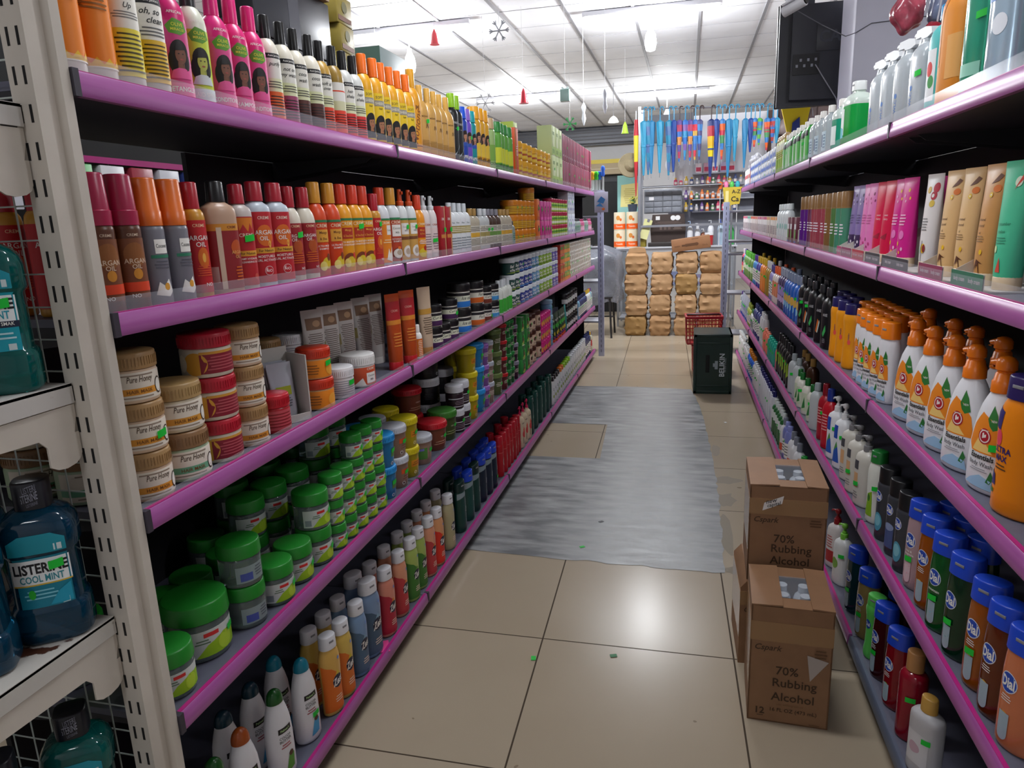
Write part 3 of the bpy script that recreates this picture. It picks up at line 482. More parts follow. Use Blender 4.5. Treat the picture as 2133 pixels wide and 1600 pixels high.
eco('eye', 'yellow styling gel tub', '#c8b41c', '#d6c622', lab=[('r', -.2, .36, 1.0, .58, '#d98a1c'), ('e', .2, .16, .16, .055, '#e6e0b0'), ('e', .2, .16, .1, .036, '#b8a21c'), ('l', -.1, .4, .9, .54, 2, '#8a5a1c')])
eco('ewh', 'grey lidded tub with green label', '#b59484', '#b9bcc4', lab=[('r', -1.2, .2, .0, .6, '#4f8a3a'), ('r', -.8, .5, -.3, .58, '#7a7ad0'), ('t', '100% PURE', .55, .45, .06, '#e8c8c0', dict(fit=.45))])
eco('ere', 'red lidded brown gel tub', '#8a4a34', '#c01f2c', (.11, .115, .115), [('t', '100% PURE', .3, .5, .05, '#e0c0b0', dict(fit=.7)), ('l', -.6, .2, .8, .36, 2, '#b58a70')])
eco('eol', 'olive gel tub with green lid', '#4a5a2c', '#3f7d2f', (.12, .115, .115), [('t', '100% OLIVE', .3, .5, .05, '#c8d0a8', dict(fit=.7)), ('l', -.6, .2, .8, .36, 2, '#8a9a62')])
ty('blk', 'hair_gel_jar', 'jar', 'black gel jar with white lid', 'jar', (.11, .11, .11), '#17151a', ('cyl', .7, 1, 1.04, 1.04, '#d3d4da', .98), [('t', '7', .6, .52, .09, '#c8c8d0'), ('l', .2, .4, 1.2, .44, 1, '#8a8a94'), ('e', .35, .16, .13, .055, '#d0d0d8'), ('e', .35, .16, .09, .038, '#17151a'), ('l', -1.0, .2, -.1, .45, 4, '#3a3a42')])
ty('blks', 'hair_gel_jar', 'jar', 'small black gel jar with white lid', 'jar', (.1, .075, .075), '#2a1a24', ('cyl', .7, 1, 1.04, 1.04, '#d0d1d8', .98), [('r', -1.5, .42, 1.5, .46, '#c8c8d0'), ('r', -1.5, .1, 1.5, .13, '#c8c8d0'), ('l', -.8, .18, .8, .38, 3, '#8a7a86')])
eco('epu', 'lilac styling gel tub', '#8a5aa8', '#a070c0', (.1, .06, .06))
eco('eclr', 'clear brown gel tub with grey lid', '#a08478', '#b0b4be', (.1, .075, .075))
eco('eol2', 'olive green gel tub', '#5a6a3a', '#6a7d46', (.11, .085, .085))
eco('ers', 'small maroon gel tub with red lid', '#6a2a2c', '#c0242c', (.085, .06, .06))
eco('egs', 'small green gel tub', '#1f6a34', '#2a8a42', (.085, .055, .055))
eco('edp', 'dark plum gel tub with grey lid', '#3a1a36', '#8a8494', (.1, .075, .075))
box('boxgw', 'hair_relaxer_carton', 'green relaxer carton with woman portrait', (.08, .065, .06), '#2f8a3c', [('r', -.96, .75, .96, .97, '#1c6a34'), ('girl', .1, .5, .6, '#1a120e', '#8a5a3a', '#c8a83a'), ('r', -.9, .03, .2, .2, '#9cc85a')])
ty('jbrp', 'body_butter_jar', 'jar', 'cream cocoa jar with brown lid', 'jar', (.1, .078, .078), '#c9a68e', ('cyl', .7, 1, 1.03, 1.03, '#4f2a20', .98), [('r', -.6, .1, .6, .6, '#d8c0a8'), ('e', 0, .42, .3, .12, '#4f2a20'), ('l', -.4, .14, .4, .26, 2, '#6b4434')])
ty('jpnk', 'kids_hair_jar', 'jar', 'small hot pink hair jar', 'jar', (.085, .055, .055), '#d82a86', ('cyl', .7, 1, 1.05, 1.05, '#e0308f', .95), [('e', .1, .34, .6, .2, '#ef9a4a')])
ty('jlbl', 'hair_cream_tub', 'tub', 'pale blue cream tub', 'jar', (.105, .085, .085), '#7fb4d8', ('cyl', .74, 1, 1.05, 1.05, '#a8cfe6', .97), [('l', -.8, .3, .8, .5, 2, '#5a8ab8')])
ty('tcol', 'hair_colour_tube', 'tube', 'dark green colour tube with bright print', 'tube', (.2, .05, .036), '#143a24', ('cyl', 0, .11, .84, .95, '#d8452c', 1.0), [('r', -.8, .5, .8, .62, '#3fae3a'), ('e', 0, .3, .5, .07, '#d8c02a'), ('t', 'KIDS', 0, .75, .06, W_, dict(fit=.8)), ('r', -.7, .14, .7, .2, '#8a2a8a')])
ty('ttea', 'hair_colour_tube', 'tube', 'teal hair tube', 'tube', (.21, .04, .034), '#148a8c', ('cyl', 0, .11, .84, .95, '#0f6a6c', 1.0))
ty('jbw', 'hair_gel_jar', 'jar', 'black and white striped gel jar', 'jar', (.095, .075, .075), '#16161a', ('cyl', .7, 1, 1.04, 1.04, '#1a1a1e', .98), [('r', -1.5, .2, 1.5, .55, '#dadada'), ('r', .3, .24, .9, .5, '#1a1a1e')])
def far(key, ds, b, cap, k='fl', s=(.19, .055, .045), lab=None, nm='lotion_bottle', n=3.0): ty(key, nm, 'bottle', ds, k, s, b, ('cyl', .80 if k == 'dome' else .84, 1, .5, .55, cap, .94), lab if lab is not None else [('r', -.8, .15, .8, .55, W_), ('l', -.6, .2, .6, .5, 4, '#777')], n=n)
far('fnv', 'navy lotion bottle', '#20346a', '#1c2a5a'); far('flb', 'pale blue lotion bottle', '#7fb4cf', '#2a3a5a'); far('ftl', 'teal lotion bottle', '#2a9ab0', '#c8402a'); far('fwh', 'white lotion bottle', '#dfe4e6', '#d8b22a'); far('fgr', 'grey lotion bottle', '#a8b4bc', '#5a3a8a')
# -- bottom shelf, hair care
def pal(key, ds, cap, band): ty(key, 'body_lotion_bottle', 'bottle', ds, 'lot', (.232, .074, .05), '#e9e9ee', ('ball', .86, 1, .56, .72, cap), [('r', -.5, .54, .6, .60, '#1f1c1e'), ('t', "Palmer's", .05, .57, .026, '#c8f0a8', dict(fit=.5)), ('t', 'COCOA', .0, .49, .03, '#3a3a3a', dict(fit=.45)), ('t', 'BUTTER', .0, .45, .03, '#3a3a3a', dict(fit=.45)), ('l', -.4, .36, .4, .42, 2, '#b0505a'), ('p', [(-.2, .08), (.5, .1), (.6, .25), (.2, .3), (0, .2)], band), ('e', .3, .27, .2, .03, '#5a3a2a')], st=(.3, .33))
pal('palg', 'white body lotion bottle with dark green cap', '#1f5a24', '#5a9a3a'); pal('palt', 'white body lotion bottle with teal cap', '#12809a', '#4aa0d0'); pal('palb', 'white body lotion bottle with brown cap', '#a8501f', '#c88a4a'); pal('paln', 'white body lotion bottle with dark navy cap', '#173a4a', '#4aa0d0')
def zest(key, ds, top, low, cap='#e3e3e8', acc='#e08a2a', s=(.232, .066, .042)):
    ty(key, 'body_wash_bottle', 'bottle', ds, 'oval', s, top, ('flip', .84, 1, .74, .92, cap), [('p', [(-1.4, .05), (1.4, .05), (1.4, .45), (.8, .40), (.3, .52), (-.3, .60), (-1.4, .66)], low), ('p', [(-.3, .42), (.25, .56), (.45, .52), (-.1, .38)], acc), ('e', .25, .42, .55, .085, '#23233f'), ('t', 'Zest', .25, .42, .095, W_, dict(sh=.3, b=.03, fit=.6, rot=12)), ('l', -.2, .15, .7, .24, 3, '#f0d9c8'), ('e', .5, .70, .14, .022, '#7d9ad8')], st=(.55, .36))
zest('zor', 'orange body wash bottle with white flip cap', '#e0b25a', '#e0701c', acc='#e0c23a'); zest('zye', 'yellow and orange body wash bottle', '#d9b95a', '#d97020', acc='#d8c02a'); zest('zbl', 'slate blue body wash bottle', '#7fa0c8', '#4f6d8a', acc='#8ab0c8'); zest('zbw', 'wide slate blue body wash bottle', '#7d98bc', '#46607a', acc='#8ab0c8', s=(.25, .085, .05))
zest('zco', 'coral body wash bottle with white cap', '#e08f7a', '#b5203a', s=(.232, .07, .044)); zest('zco2', 'peach and crimson body wash bottle', '#e09a7a', '#c03a40'); zest('zgr', 'green body wash bottle with white cap', '#a8bf62', '#3f7d2f', acc='#6a9a3a'); zest('zre', 'red body wash bottle with white cap', '#e0a070', '#e0301f', acc='#e08a2a'); zest('zcr', 'cream body wash bottle with white cap', '#b8b08a', '#b5ad86', acc='#c8c09a')
def irs(key, ds, b, cap, w='irish'): ty(key, 'shower_gel_bottle', 'bottle', ds, 'dial', (.225, .066, .044), b, ('flip', .81, 1, .9, .9, cap, .03), [('t', w, .45, .45, .045, '#cfd8d8', dict(rot=80, b=.02)), ('p', [(-1.2, .66), (1.2, .74), (1.2, .80), (-1.2, .78)], '#8a9aa0'), ('l', .2, .15, .7, .26, 3, '#6a8a8a')], tr=.15, st=(.45, .25))
irs('idg', 'dark green shower gel bottle', '#12443c', '#16302e'); irs('ibl', 'dark green shower gel with blue cap', '#125048', '#2348c8'); irs('inv', 'navy shower gel with blue cap', '#16243a', '#2348c8', 'men')
ty('osp', 'body_spray_can', 'can', 'red body spray can', 'can', (.215, .05, .05), '#b01420', ('cyl', .80, 1, .9, .9, '#b8182a', .96), [('e', .6, .36, .5, .1, '#e6e0d0'), ('p', [(.2, .33), (1, .33), (.9, .4), (.6, .44), (.3, .4)], '#3a6a4a'), ('e', 0, .6, 1.2, .01, '#d05a5a')])
ty('pbei', 'body_lotion_bottle', 'bottle', 'beige pump lotion bottle with pink pump', 'pumpr', (.245, .072, .046), '#d9c6a8', ('pump', .75, .0095, '#d8245a'), [('t', 'vitalis', 0, .6, .035, '#5a3a2c', dict(fit=.6)), ('e', .2, .33, .45, .09, '#d8303a'), ('p', [(-.1, .42), (.1, .52), (.3, .44), (.6, .5), (.4, .4)], '#e0452c'), ('r', -.1, .1, .0, .25, '#3a2a20')], n=2.5)
ty('dgr', 'conditioner_bottle', 'bottle', 'dark bottle green conditioner bottle', 'oval', (.24, .07, .046), '#0f3f38', ('flip', .84, 1, .8, .95, '#0f4a40'), [('e', .3, .45, .25, .05, '#8fb0a0'), ('l', .0, .2, .6, .35, 4, '#5a8a7a')])
def whb(key, ds, cap): ty(key, 'roll_on_lotion', 'bottle', ds, 'oval', (.205, .06, .044), '#e6e9ea', ('flip', .84, 1, .72, .9, cap), [('p', [(.1, .5), (.5, .6), (.6, .2), (.3, .1)], '#3a4a4a'), ('e', -.2, .3, .3, .06, '#9cb83a'), ('l', -.6, .5, 0, .6, 2, '#8a8a90')])
whb('wbw', 'white lotion bottle with white cap', '#dfe4e8'); whb('wbl', 'white lotion bottle with lime cap', '#8fc81c'); whb('wbo', 'white lotion bottle with orange cap', '#e0772a'); whb('wbk', 'white lotion bottle with black cap', '#1f1c20')
far('nvb', 'tall navy lotion bottle', '#1c2a5c', '#22346f', 'fl', (.22, .06, .046)); far('rdy', 'red and yellow lotion bottle', '#d8cfa8', '#d8b22a', 'fl', (.2, .055, .045), [('r', -.8, .3, .8, .6, '#c8342c')])
# -- top shelf, body wash
ty('bclr', 'cleaner_bottle', 'bottle', 'large pale blue cleaner bottle', 'fl', (.30, .1, .075), '#bcd6ea', ('cyl', .84, 1, .4, .5, '#dfe8f0'), [('r', -.8, .5, .2, .66, '#5a8ac8'), ('e', .1, .36, .4, .06, '#e6ecf4')], n=3, tr=.45, rough=.1)
ty('btea', 'mouthwash_bottle', 'bottle', 'tall sea green mouthwash bottle', 'fl', (.30, .085, .07), '#3fae8c', ('cyl', .84, 1, .5, .6, '#2f9a7c'), [('r', -.6, .14, .6, .22, '#8fd0b8')], n=2.6, tr=.35, rough=.12)
ty('bjug', 'cleaner_jug', 'bottle', 'orange textured handled jug', 'fl', (.29, .1, .07), '#e08a1a', ('cyl', .84, 1, .46, .56, '#e0931f'), [('p', [(-.75, .3), (-.75, .72), (-.45, .82), (-.2, .75), (-.4, .68), (-.5, .6), (-.5, .3)], '#c4741a'), ('r', .0, .2, .9, .5, '#e6a85a')], n=2.8, rough=.5, st=(-.6, .8))
ty('tcap', 'liquid_soap_bottle', 'bottle', 'turquoise liquid bottle with blue cap', 'fl', (.23, .07, .056), '#5fd0cf', ('cyl', .86, 1, .5, .6, '#1c8ac0'), [('r', -.9, .12, .3, .6, '#e9eef0'), ('e', -.3, .42, .3, .07, '#d8302f'), ('e', -.1, .3, .3, .06, '#3f9a4a')], n=3, tr=.2)
ty('trig', 'trigger_sprayer', 'spray bottle', 'frosted trigger spray bottle', 'fl', (.215, .085, .06), '#dbe4ea', ('trig', .76, '#eef2f5'), [('t', 'WLC', -.2, .24, .05, '#4a7ac0', dict(rot=90)), ('e', -.2, .36, .14, .03, '#4a7ac0')], n=3, tr=.4, rough=.2)
ty('gjug', 'green_soap_jug', 'bottle', 'green liquid soap jug with white cap', 'fl', (.215, .11, .08), '#e0eee4', ('flip', .86, 1, .42, .55, '#eef2f0'), [('r', -.9, .2, -.2, .6, '#e9f2ee'), ('p', [(-.85, .16), (-.25, .16), (-.3, .3), (-.8, .34)], '#4ac0d0')], bands=[(0, .64, '#0fae4a')], n=4, tr=.15, rough=.15)
ty('tsm', 'green_soap_jug', 'bottle', 'small teal soap bottle', 'fl', (.19, .08, .06), '#dfeee8', ('cyl', .86, 1, .4, .5, W_), [('r', -.8, .15, .5, .5, '#e6f2ee')], bands=[(0, .62, '#1fae8a')], n=3.4, tr=.2, rough=.15)
ty('clrb', 'rubbing_alcohol_bottle', 'bottle', 'clear alcohol bottle with white cap', 'fl', (.195, .07, .055), '#d3dfe4', ('cyl', .86, 1, .4, .5, W_), [('r', -.8, .12, .6, .5, '#b8d0dc'), ('r', -.6, .2, -.2, .44, '#2a4a7a'), ('l', -.1, .16, .5, .46, 5, '#5a7a9a')], n=3.2, tr=.35, rough=.12, st=(-.4, .56))
ty('gblk', 'peroxide_bottle', 'bottle', 'green alcohol bottle with white cap', 'fl', (.2, .062, .05), '#3fae4a', ('cyl', .86, 1, .42, .5, W_), [('r', -.95, .62, .95, .74, '#1a1a1a'), ('r', -.95, .1, .95, .60, '#5fc05a'), ('p', [(-.9, .12), (.2, .12), (-.2, .58), (-.7, .58)], '#cfe8d0')], n=3, tr=.2)
ty('limb', 'aloe_gel_bottle', 'bottle', 'lime gel bottle with beige dome cap', 'oval', (.225, .07, .05), '#c8cf6a', ('ball', .84, 1, .74, .9, '#c9a878'), [('r', -1.3, .05, 1.3, .4, '#8fb82a'), ('r', -1.3, .6, 1.3, .75, '#e9ecd8'), ('l', -.7, .42, .7, .56, 3, '#8a8a3a')])
box('pkbw', 'wipes_pack', 'blue and white wipes pack', (.058, .13, .1), '#d3dcec', [('r', -.95, .1, .95, .45, '#3a62b8'), ('p', [(-.95, .5), (.95, .5), (.95, .7), (0, .6)], '#7d9ad8'), ('r', -.3, .55, .6, .9, W_)], rough=.3, ct='pack')
box('bxwh', 'medicine_carton', 'white medicine carton', (.15, .05, .06), '#e6e6e8', [('r', -.9, .5, .9, .7, '#c8505a'), ('r', -.9, .1, .9, .2, '#3a5aa8')])
box('bxbr', 'medicine_carton', 'brown medicine carton', (.17, .05, .07), '#a8604a', [('r', -.9, .7, .9, .95, '#5a3a8a')])
# -- second shelf, body wash
def tube(key, ds, b, els, s=(.235, .07, .042), cap=None): ty(key, 'body_cream_tube', 'tube', ds, 'tube', s, b, ('cyl', 0, .11, .84, .95, cap or '#d9c0a0', 1.0), els)
def flo(c1, c2): return [('e', .1, .86, .12, .022, c1), ('e', -.35, .80, .1, .018, c2), ('e', .4, .77, .1, .018, c1), ('e', -.1, .74, .08, .014, c2), ('e', -.3, .26, .14, .026, c1), ('e', .3, .2, .12, .022, c2), ('e', .0, .16, .1, .018, c1), ('e', -.4, .14, .1, .018, c2)]
van = [('t', 'caramel', -.2, .55, .024, '#7d5a34', dict(fit=.7)), ('t', 'almond', -.2, .50, .024, '#7d5a34', dict(fit=.6)), ('t', 'oil', -.2, .44, .022, '#7d5a34'), ('l', -.7, .36, .3, .42, 3, '#9c7a4c'), ('p', [(-.1, .84), (.5, .92), (.9, .90), (.5, .86)], '#6b3a1c'), ('e', .55, .80, .35, .03, '#e0772a'), ('e', .15, .75, .14, .022, '#f0c83a'), ('e', .15, .75, .05, .008, '#f4f0e0'), ('e', .2, .28, .12, .022, '#f0c020'), ('p', [(-.4, .12), (-.1, .22), (.5, .18), (.1, .19), (-.1, .16)], '#5a2f18'), ('p', [(.0, .2), (.2, .1), (.26, .1), (.08, .21)], '#5a2f18')]
tube('tmint', 'mint green body cream tube', '#4fc99c', [('t', 'cucumber', -.1, .52, .026, '#2a8a68', dict(fit=.8)), ('t', 'melon', -.2, .46, .026, '#2a8a68'), ('l', -.7, .36, .3, .42, 3, '#2f9a78'), ('p', [(-.3, .14), (.0, .26), (.12, .14)], '#e0503f'), ('e', -.5, .32, .16, .03, '#cfe8b0'), ('e', .3, .84, .25, .04, '#e6f0d8'), ('p', [(.1, .78), (.5, .9), (.6, .86)], '#d0402f')])
tube('ttan', 'deep tan vanilla body cream tube', '#d29a5c', van); tube('tvan', 'pale tan vanilla body cream tube', '#e6bd84', van)
tube('tpch', 'white peach body cream tube', '#ece8e6', [('e', .5, .86, .4, .05, '#c8203f'), ('e', .35, .78, .35, .045, '#b82a40'), ('e', -.35, .84, .25, .035, '#e0b84a'), ('e', .3, .70, .3, .035, '#e0c04a'), ('e', .25, .78, .14, .02, W_), ('l', -.6, .42, .3, .56, 5, '#8a8a8a'), ('e', .15, .24, .26, .05, '#e0b42a'), ('e', .25, .24, .16, .04, '#8a2a2a'), ('p', [(-.1, .1), (-.04, .1), (.02, .32), (-.04, .32)], '#3a2a20'), ('p', [(-.5, .2), (-.3, .28), (-.3, .18)], '#3a7a3a')])
tube('tmag', 'magenta body cream tube', '#d8248f', flo('#f0c03a', '#f4b8d8') + [('e', .1, .36, .3, .05, '#e87abf'), ('l', -.6, .46, .4, .6, 4, '#f4b8d8')]); tube('tred2', 'crimson body cream tube', '#d81a4a', [('t', 'sweet', .1, .58, .026, '#f4c8d0'), ('t', 'cherry', .1, .53, .026, '#f4c8d0'), ('p', [(-.5, .3), (.6, .36), (.5, .28)], '#a01034')])
tube('tpnk', 'pale pink body cream tube', '#e87fc0', flo('#8a1a5a', '#c0407f') + [('l', -.6, .46, .3, .6, 4, '#c85a9a')]); tube('tpur', 'violet floral body cream tube', '#8a78b0', flo('#3a2450', '#e9e4f0') + [('r', -1.5, .12, 1.5, .3, '#3a2450')] + flo('#e9e4f0', '#e9e4f0')[4:] + [('l', -.6, .46, .3, .6, 4, '#5f4f8a')])
def mist(key, ds, b): ty(key, 'fragrance_mist_bottle', 'bottle', ds, 'can', (.225, .046, .046), b, ('cyl', .74, 1, .98, .98, '#8f6a3f', 1.0), [('l', -.6, .3, .6, .5, 4, '#efe6ef')], bands=[(.735, 1.0, '#b08a5a')], tr=.35, rough=.12)
mist('mpur', 'violet fragrance mist with bronze cap', '#7a2fa8'); mist('mplm', 'plum fragrance mist with bronze cap', '#8a3f6f'); mist('mpnk', 'rose fragrance mist with bronze cap', '#c85a6a'); mist('mamb', 'amber fragrance mist with bronze cap', '#a87a4a'); mist('mgrn', 'green fragrance mist with bronze cap', '#6a9a5a'); mist('mtea', 'sea green fragrance mist with bronze cap', '#5fae8c')
box('pkmar', 'deodorant_pack', 'maroon and green deodorant pack', (.13, .055, .05), '#6a2438', [('e', 0, .35, .6, .2, '#5a9a2f'), ('r', -.95, .55, .95, .75, '#dcdce0'), ('r', -.95, .05, .95, .12, '#2a3a9a')])
ty('wstk', 'lotion_bottle', 'bottle', 'slim white lotion bottle with blue stripe', 'fl', (.2, .055, .044), '#e6eef0', ('cyl', .84, 1, .6, .7, '#e9f0f2'), [('r', -.9, .1, -.5, .64, '#2a5aa8'), ('e', .2, .4, .4, .08, '#9ac8c0')], n=3)
def skin(key, ds, b, lid): ty(key, 'skin_cream_carton', 'box', ds, 'box', (.13, .045, .04), b, None, [('r', -.97, .85, .97, .99, lid), ('r', -.7, .2, -.2, .6, '#8a6a7a'), ('l', 0, .2, .8, .6, 5, '#999')], n=40)
skin('skr', 'white skin cream carton with red top', '#e6dcda', '#e0502c'); skin('skt', 'white skin cream carton with teal top', '#e0dfe0', '#3fae98'); skin('sko', 'white skin cream carton with orange top', '#e3dcd6', '#e0902c'); skin('skw', 'white skin cream carton with pink stripe', '#e8e2e4', '#c84a7a')
# -- middle shelf, body wash
def ah(key, ds, s, pump):
    art = [('p', [(-.15, .60), (.35, .56), (.75, .46), (.85, .30), (-.45, .30), (-.7, .36), (-.55, .5)], '#ee8a1f'), ('p', [(-.4, .31), (.5, .31), (.2, .38), (.0, .46), (-.2, .39)], '#f7cf7a'), ('p', [(.2, .56), (.42, .66), (.62, .60), (.72, .50), (.45, .48), (.3, .51)], '#2f7a34'), ('t', 'NEW', .5, .55, .017, W_), ('e', .12, .43, .28, .058, '#b0182c'), ('e', .12, .43, .235, .048, '#f2e6e0'), ('e', .12, .43, .19, .039, '#b0182c'), ('p', [(.03, .412), (.2, .425), (.2, .447), (.12, .44), (.1, .458), (.03, .45)], '#f2e6e0'), ('t', 'ARM & HAMMER', .12, .474, .008, '#f2e6e0', dict(fit=.2)),
           ('t', 'Essentials', .08, .335 - .06, .04, '#26241f', dict(b=.03, fit=.66, sh=.1)), ('t', 'Body Wash', .05, .215, .034, '#55555a', dict(fit=.55)), ('l', -.4, .16, .4, .19, 2, '#9a9aa0'), ('p', [(-.6, .05), (.7, .04), (.6, .11), (.1, .14), (-.3, .1)], '#9fc8e6'), ('p', [(.35, .1), (.5, .19), (.62, .14), (.5, .09)], '#2f7a3a')]
    ty(key, 'body_wash_bottle', 'bottle', ds, 'pump' if pump else 'oval', s, '#e9eaef', ('squat', .745, .0215, '#ee7a12') if pump else ('flip', .80, 1, .86, 1.0, '#ee7f14'), art, st=(.55, .36))
ah('ahp', 'white body wash bottle with orange pump', (.262, .114, .066), True); ah('ahr', 'white body wash bottle with orange flip cap', (.228, .066, .044), False)
ty('umax', 'body_wash_bottle', 'bottle', 'orange ultra max body wash bottle', 'oval', (.25, .098, .062), '#f08a14', ('flip', .84, 1, .74, .92, '#2a1f5c'), [('p', [(-1.3, .78), (-.4, .74), (-.5, .60), (-1.3, .64)], '#2a1f6a'), ('e', -.55, .55, .2, .06, '#e0405a'), ('t', 'ULTRA', -.35, .47, .045, '#2a1f6a', dict(fit=.6, b=.03)), ('t', 'MAX', -.35, .41, .045, '#2a1f6a', dict(b=.03)), ('l', -.7, .32, .0, .37, 2, '#5a3a1c'), ('p', [(-1.3, .2), (-.5, .2), (-.6, .28), (-1.3, .3)], '#2a1f6a'), ('r', -1.2, .14, -.6, .17, '#3f7a3a')])
ty('sun', 'body_wash_bottle', 'bottle', 'amber waisted body wash bottle with navy cap', 'sun', (.222, .07, .05), '#ee9a18', ('cyl', .84, 1, .86, .9, '#1f1a5a', .97), [('t', 'FRESH', .5, .5, .03, '#5a2a6a', dict(rot=90)), ('e', .55, .42, .2, .04, '#e0504a')])
def axe(key, ds, els): ty(key, 'shower_gel_bottle', 'bottle', ds, 'fl', (.24, .066, .046), '#15161a', ('cyl', .86, 1, .5, .6, '#26272c'), els, n=2.8)
axe('axe', 'black shower gel bottle', [('t', 'AXE', .3, .56, .045, '#c8c8cc', dict(fit=.6)), ('p', [(-.1, .25), (.5, .4), (.6, .3), (.2, .2)], '#3fae5a'), ('l', .0, .1, .6, .18, 3, '#8a8a90')]); axe('axo', 'black shower gel bottle with orange flash', [('t', 'AXE', .3, .56, .045, '#c8c8cc', dict(fit=.6)), ('p', [(-.2, .2), (.2, .42), (.4, .38), (.1, .18)], '#d8702a'), ('p', [(.1, .18), (.5, .4), (.6, .36), (.3, .18)], '#c8d8d0')])
far('bwb', 'bright blue body wash bottle with grey cap', '#1f62c0', '#7d8aa4', 'dome', (.225, .068, .05), [('e', .2, .4, .5, .1, '#e0b24a'), ('e', -.3, .25, .4, .08, '#9ad0e8')], 'body_wash_bottle', 2.4); far('bwp', 'dark violet body wash bottle with grey cap', '#3a2a62', '#9aa0b4', 'dome', (.225, .064, .05), [('e', .2, .45, .5, .12, '#a890d0'), ('e', 0, .25, .5, .08, '#c8a8d8')], 'body_wash_bottle', 2.4)
far('bwo', 'coral and white body wash bottle', '#e6dcd6', '#e8602c', 'dome', (.215, .06, .046), [('r', -1.4, .2, 1.4, .6, '#e08a62')], 'body_wash_bottle', 2.4); far('bwl', 'lavender body wash bottle', '#8f86c8', '#4a3f90', 'dome', (.21, .055, .044), None, 'body_wash_bottle', 2.4)
far('bwa', 'amber body wash bottle with white cap', '#a8861c', '#e3e3e6', 'dome', (.22, .056, .046), [], 'body_wash_bottle', 2.4); far('bwor', 'orange body wash bottle with yellow cap', '#ef8a1f', '#d8b21c', 'dome', (.225, .056, .046), [], 'body_wash_bottle', 2.4); far('bwv', 'violet body wash bottle with yellow cap', '#3f3aa8', '#d8b21c', 'dome', (.22, .056, .046), None, 'body_wash_bottle', 2.4)
far('bwc', 'sky blue body wash bottle', '#2a8ad0', '#5a2f9a', 'dome', (.215, .056, .046), None, 'body_wash_bottle', 2.4); far('bwg', 'clear green body wash bottle', '#6a9a4a', '#5fc83a', 'dome', (.21, .052, .046), [('r', -1, .3, 1, .5, '#d8e6c8')], 'body_wash_bottle', 2.4); far('bww', 'pink and white body wash bottle', '#d83a62', '#e6e0e2', 'dome', (.215, .056, .046), [('r', -1.4, .45, 1.4, .65, '#1f1c1f'), ('r', -1.4, .1, 1.4, .3, '#e0b87a')], 'body_wash_bottle', 2.4)
# -- fourth and bottom shelf, body wash
def dial(key, ds, b, els=(), cap='#1f48c8', tr=.55, s=(.225, .074, .05), pill='#9fb4c0'):
    ty(key, 'body_wash_bottle', 'bottle', ds, 'dial', s, b, ('flip', .80, 1, .93, .95, cap, .012), [('e', -.35, .55, .48, .085, '#d8dde8'), ('e', -.35, .55, .44, .077, '#1f48b0'), ('t', 'Dial', -.35, .55, .085, W_, dict(b=.03, fit=.36))] + list(els) + [('r', -.62, .12, -.06, .30, pill), ('e', -.34, .12, .28, .05, pill)], tr=tr, rough=.12, st=(-.3, .34))
def fl2(c): return [('e', -.34, .26, .26, .05, c), ('e', -.3, .21, .18, .035, '#f2e6c0'), ('l', -.65, .39, -.05, .45, 3, '#e6e6e6')]
dial('dpea', 'peach body wash bottle with blue cap', '#e8875a', fl2('#e0a03a'), tr=.25); dial('damb', 'amber body wash bottle with blue cap', '#d8731a', fl2('#f0c030')); dial('dadk', 'dark amber body wash bottle with blue cap', '#8a3a12', fl2('#e0b23a')); dial('dgrn', 'bright green body wash bottle with blue cap', '#0f7a32', [('t', 'mountain', -.3, .42, .028, W_, dict(fit=.4)), ('e', -.34, .24, .26, .06, '#6fc0d8')]); dial('dgdk', 'dark green body wash bottle with blue cap', '#0d4a2c', [('e', -.34, .24, .26, .06, '#5fa0a8')])
dial('dpnk', 'pale mauve body wash bottle with blue cap', '#c8a8b0', [('t', 'rose &', -.35, .43, .026, W_), ('t', 'magnolia', -.3, .39, .026, W_, dict(fit=.4)), ('e', -.34, .22, .3, .06, '#d87a9a')], tr=.25, pill='#d8c0c8')
ty('ddrk', 'body_wash_bottle', 'bottle', 'dark grey body wash bottle with black cap', 'can', (.21, .062, .05), '#3a3d44', ('cyl', .79, 1, .94, .94, '#17181c', .97), [('e', -.35, .60, .48, .075, '#d8dde8'), ('e', -.35, .60, .44, .067, '#1f48b0'), ('t', 'Dial', -.35, .60, .075, W_, dict(b=.03, fit=.36)), ('e', -.2, .25, .5, .13, '#4f9ab4'), ('e', -.2, .27, .36, .08, '#7fc0d0')], st=(-.3, .3))
ty('ddr2', 'body_wash_bottle', 'bottle', 'dark grey body wash bottle with indigo panel', 'can', (.21, .062, .05), '#3a3d44', ('cyl', .79, 1, .94, .94, '#17181c', .97), [('e', -.35, .60, .48, .075, '#d8dde8'), ('e', -.35, .60, .44, .067, '#1f48b0'), ('t', 'Dial', -.35, .60, .075, W_, dict(b=.03, fit=.36)), ('r', -.7, .1, .3, .38, '#4a5a8a'), ('e', -.2, .38, .5, .05, '#8a9ac0')], st=(-.3, .38))
ty('wgr', 'shampoo_bottle', 'bottle', 'white shampoo bottle with green cap', 'oval', (.22, .062, .046), '#e6e9e0', ('flip', .84, 1, .74, .92, '#1f7a34'), [('p', [(-.8, .1), (.2, .1), (.1, .45), (-.5, .4)], '#8ab82a'), ('e', -.3, .35, .2, .05, '#3f7a2a')])
ty('pgr', 'body_lotion_bottle', 'bottle', 'pearl lotion bottle with grey pump', 'pumpr', (.235, .076, .054), '#cfccc2', ('pump', .75, .014, '#7d7d80', .85), [('r', -.7, .5, -.1, .62, '#4a4a50'), ('r', -.7, .25, -.1, .45, '#d8a878'), ('l', -.7, .1, 0, .2, 3, '#888')], n=2.4, st=(-.3, .3))
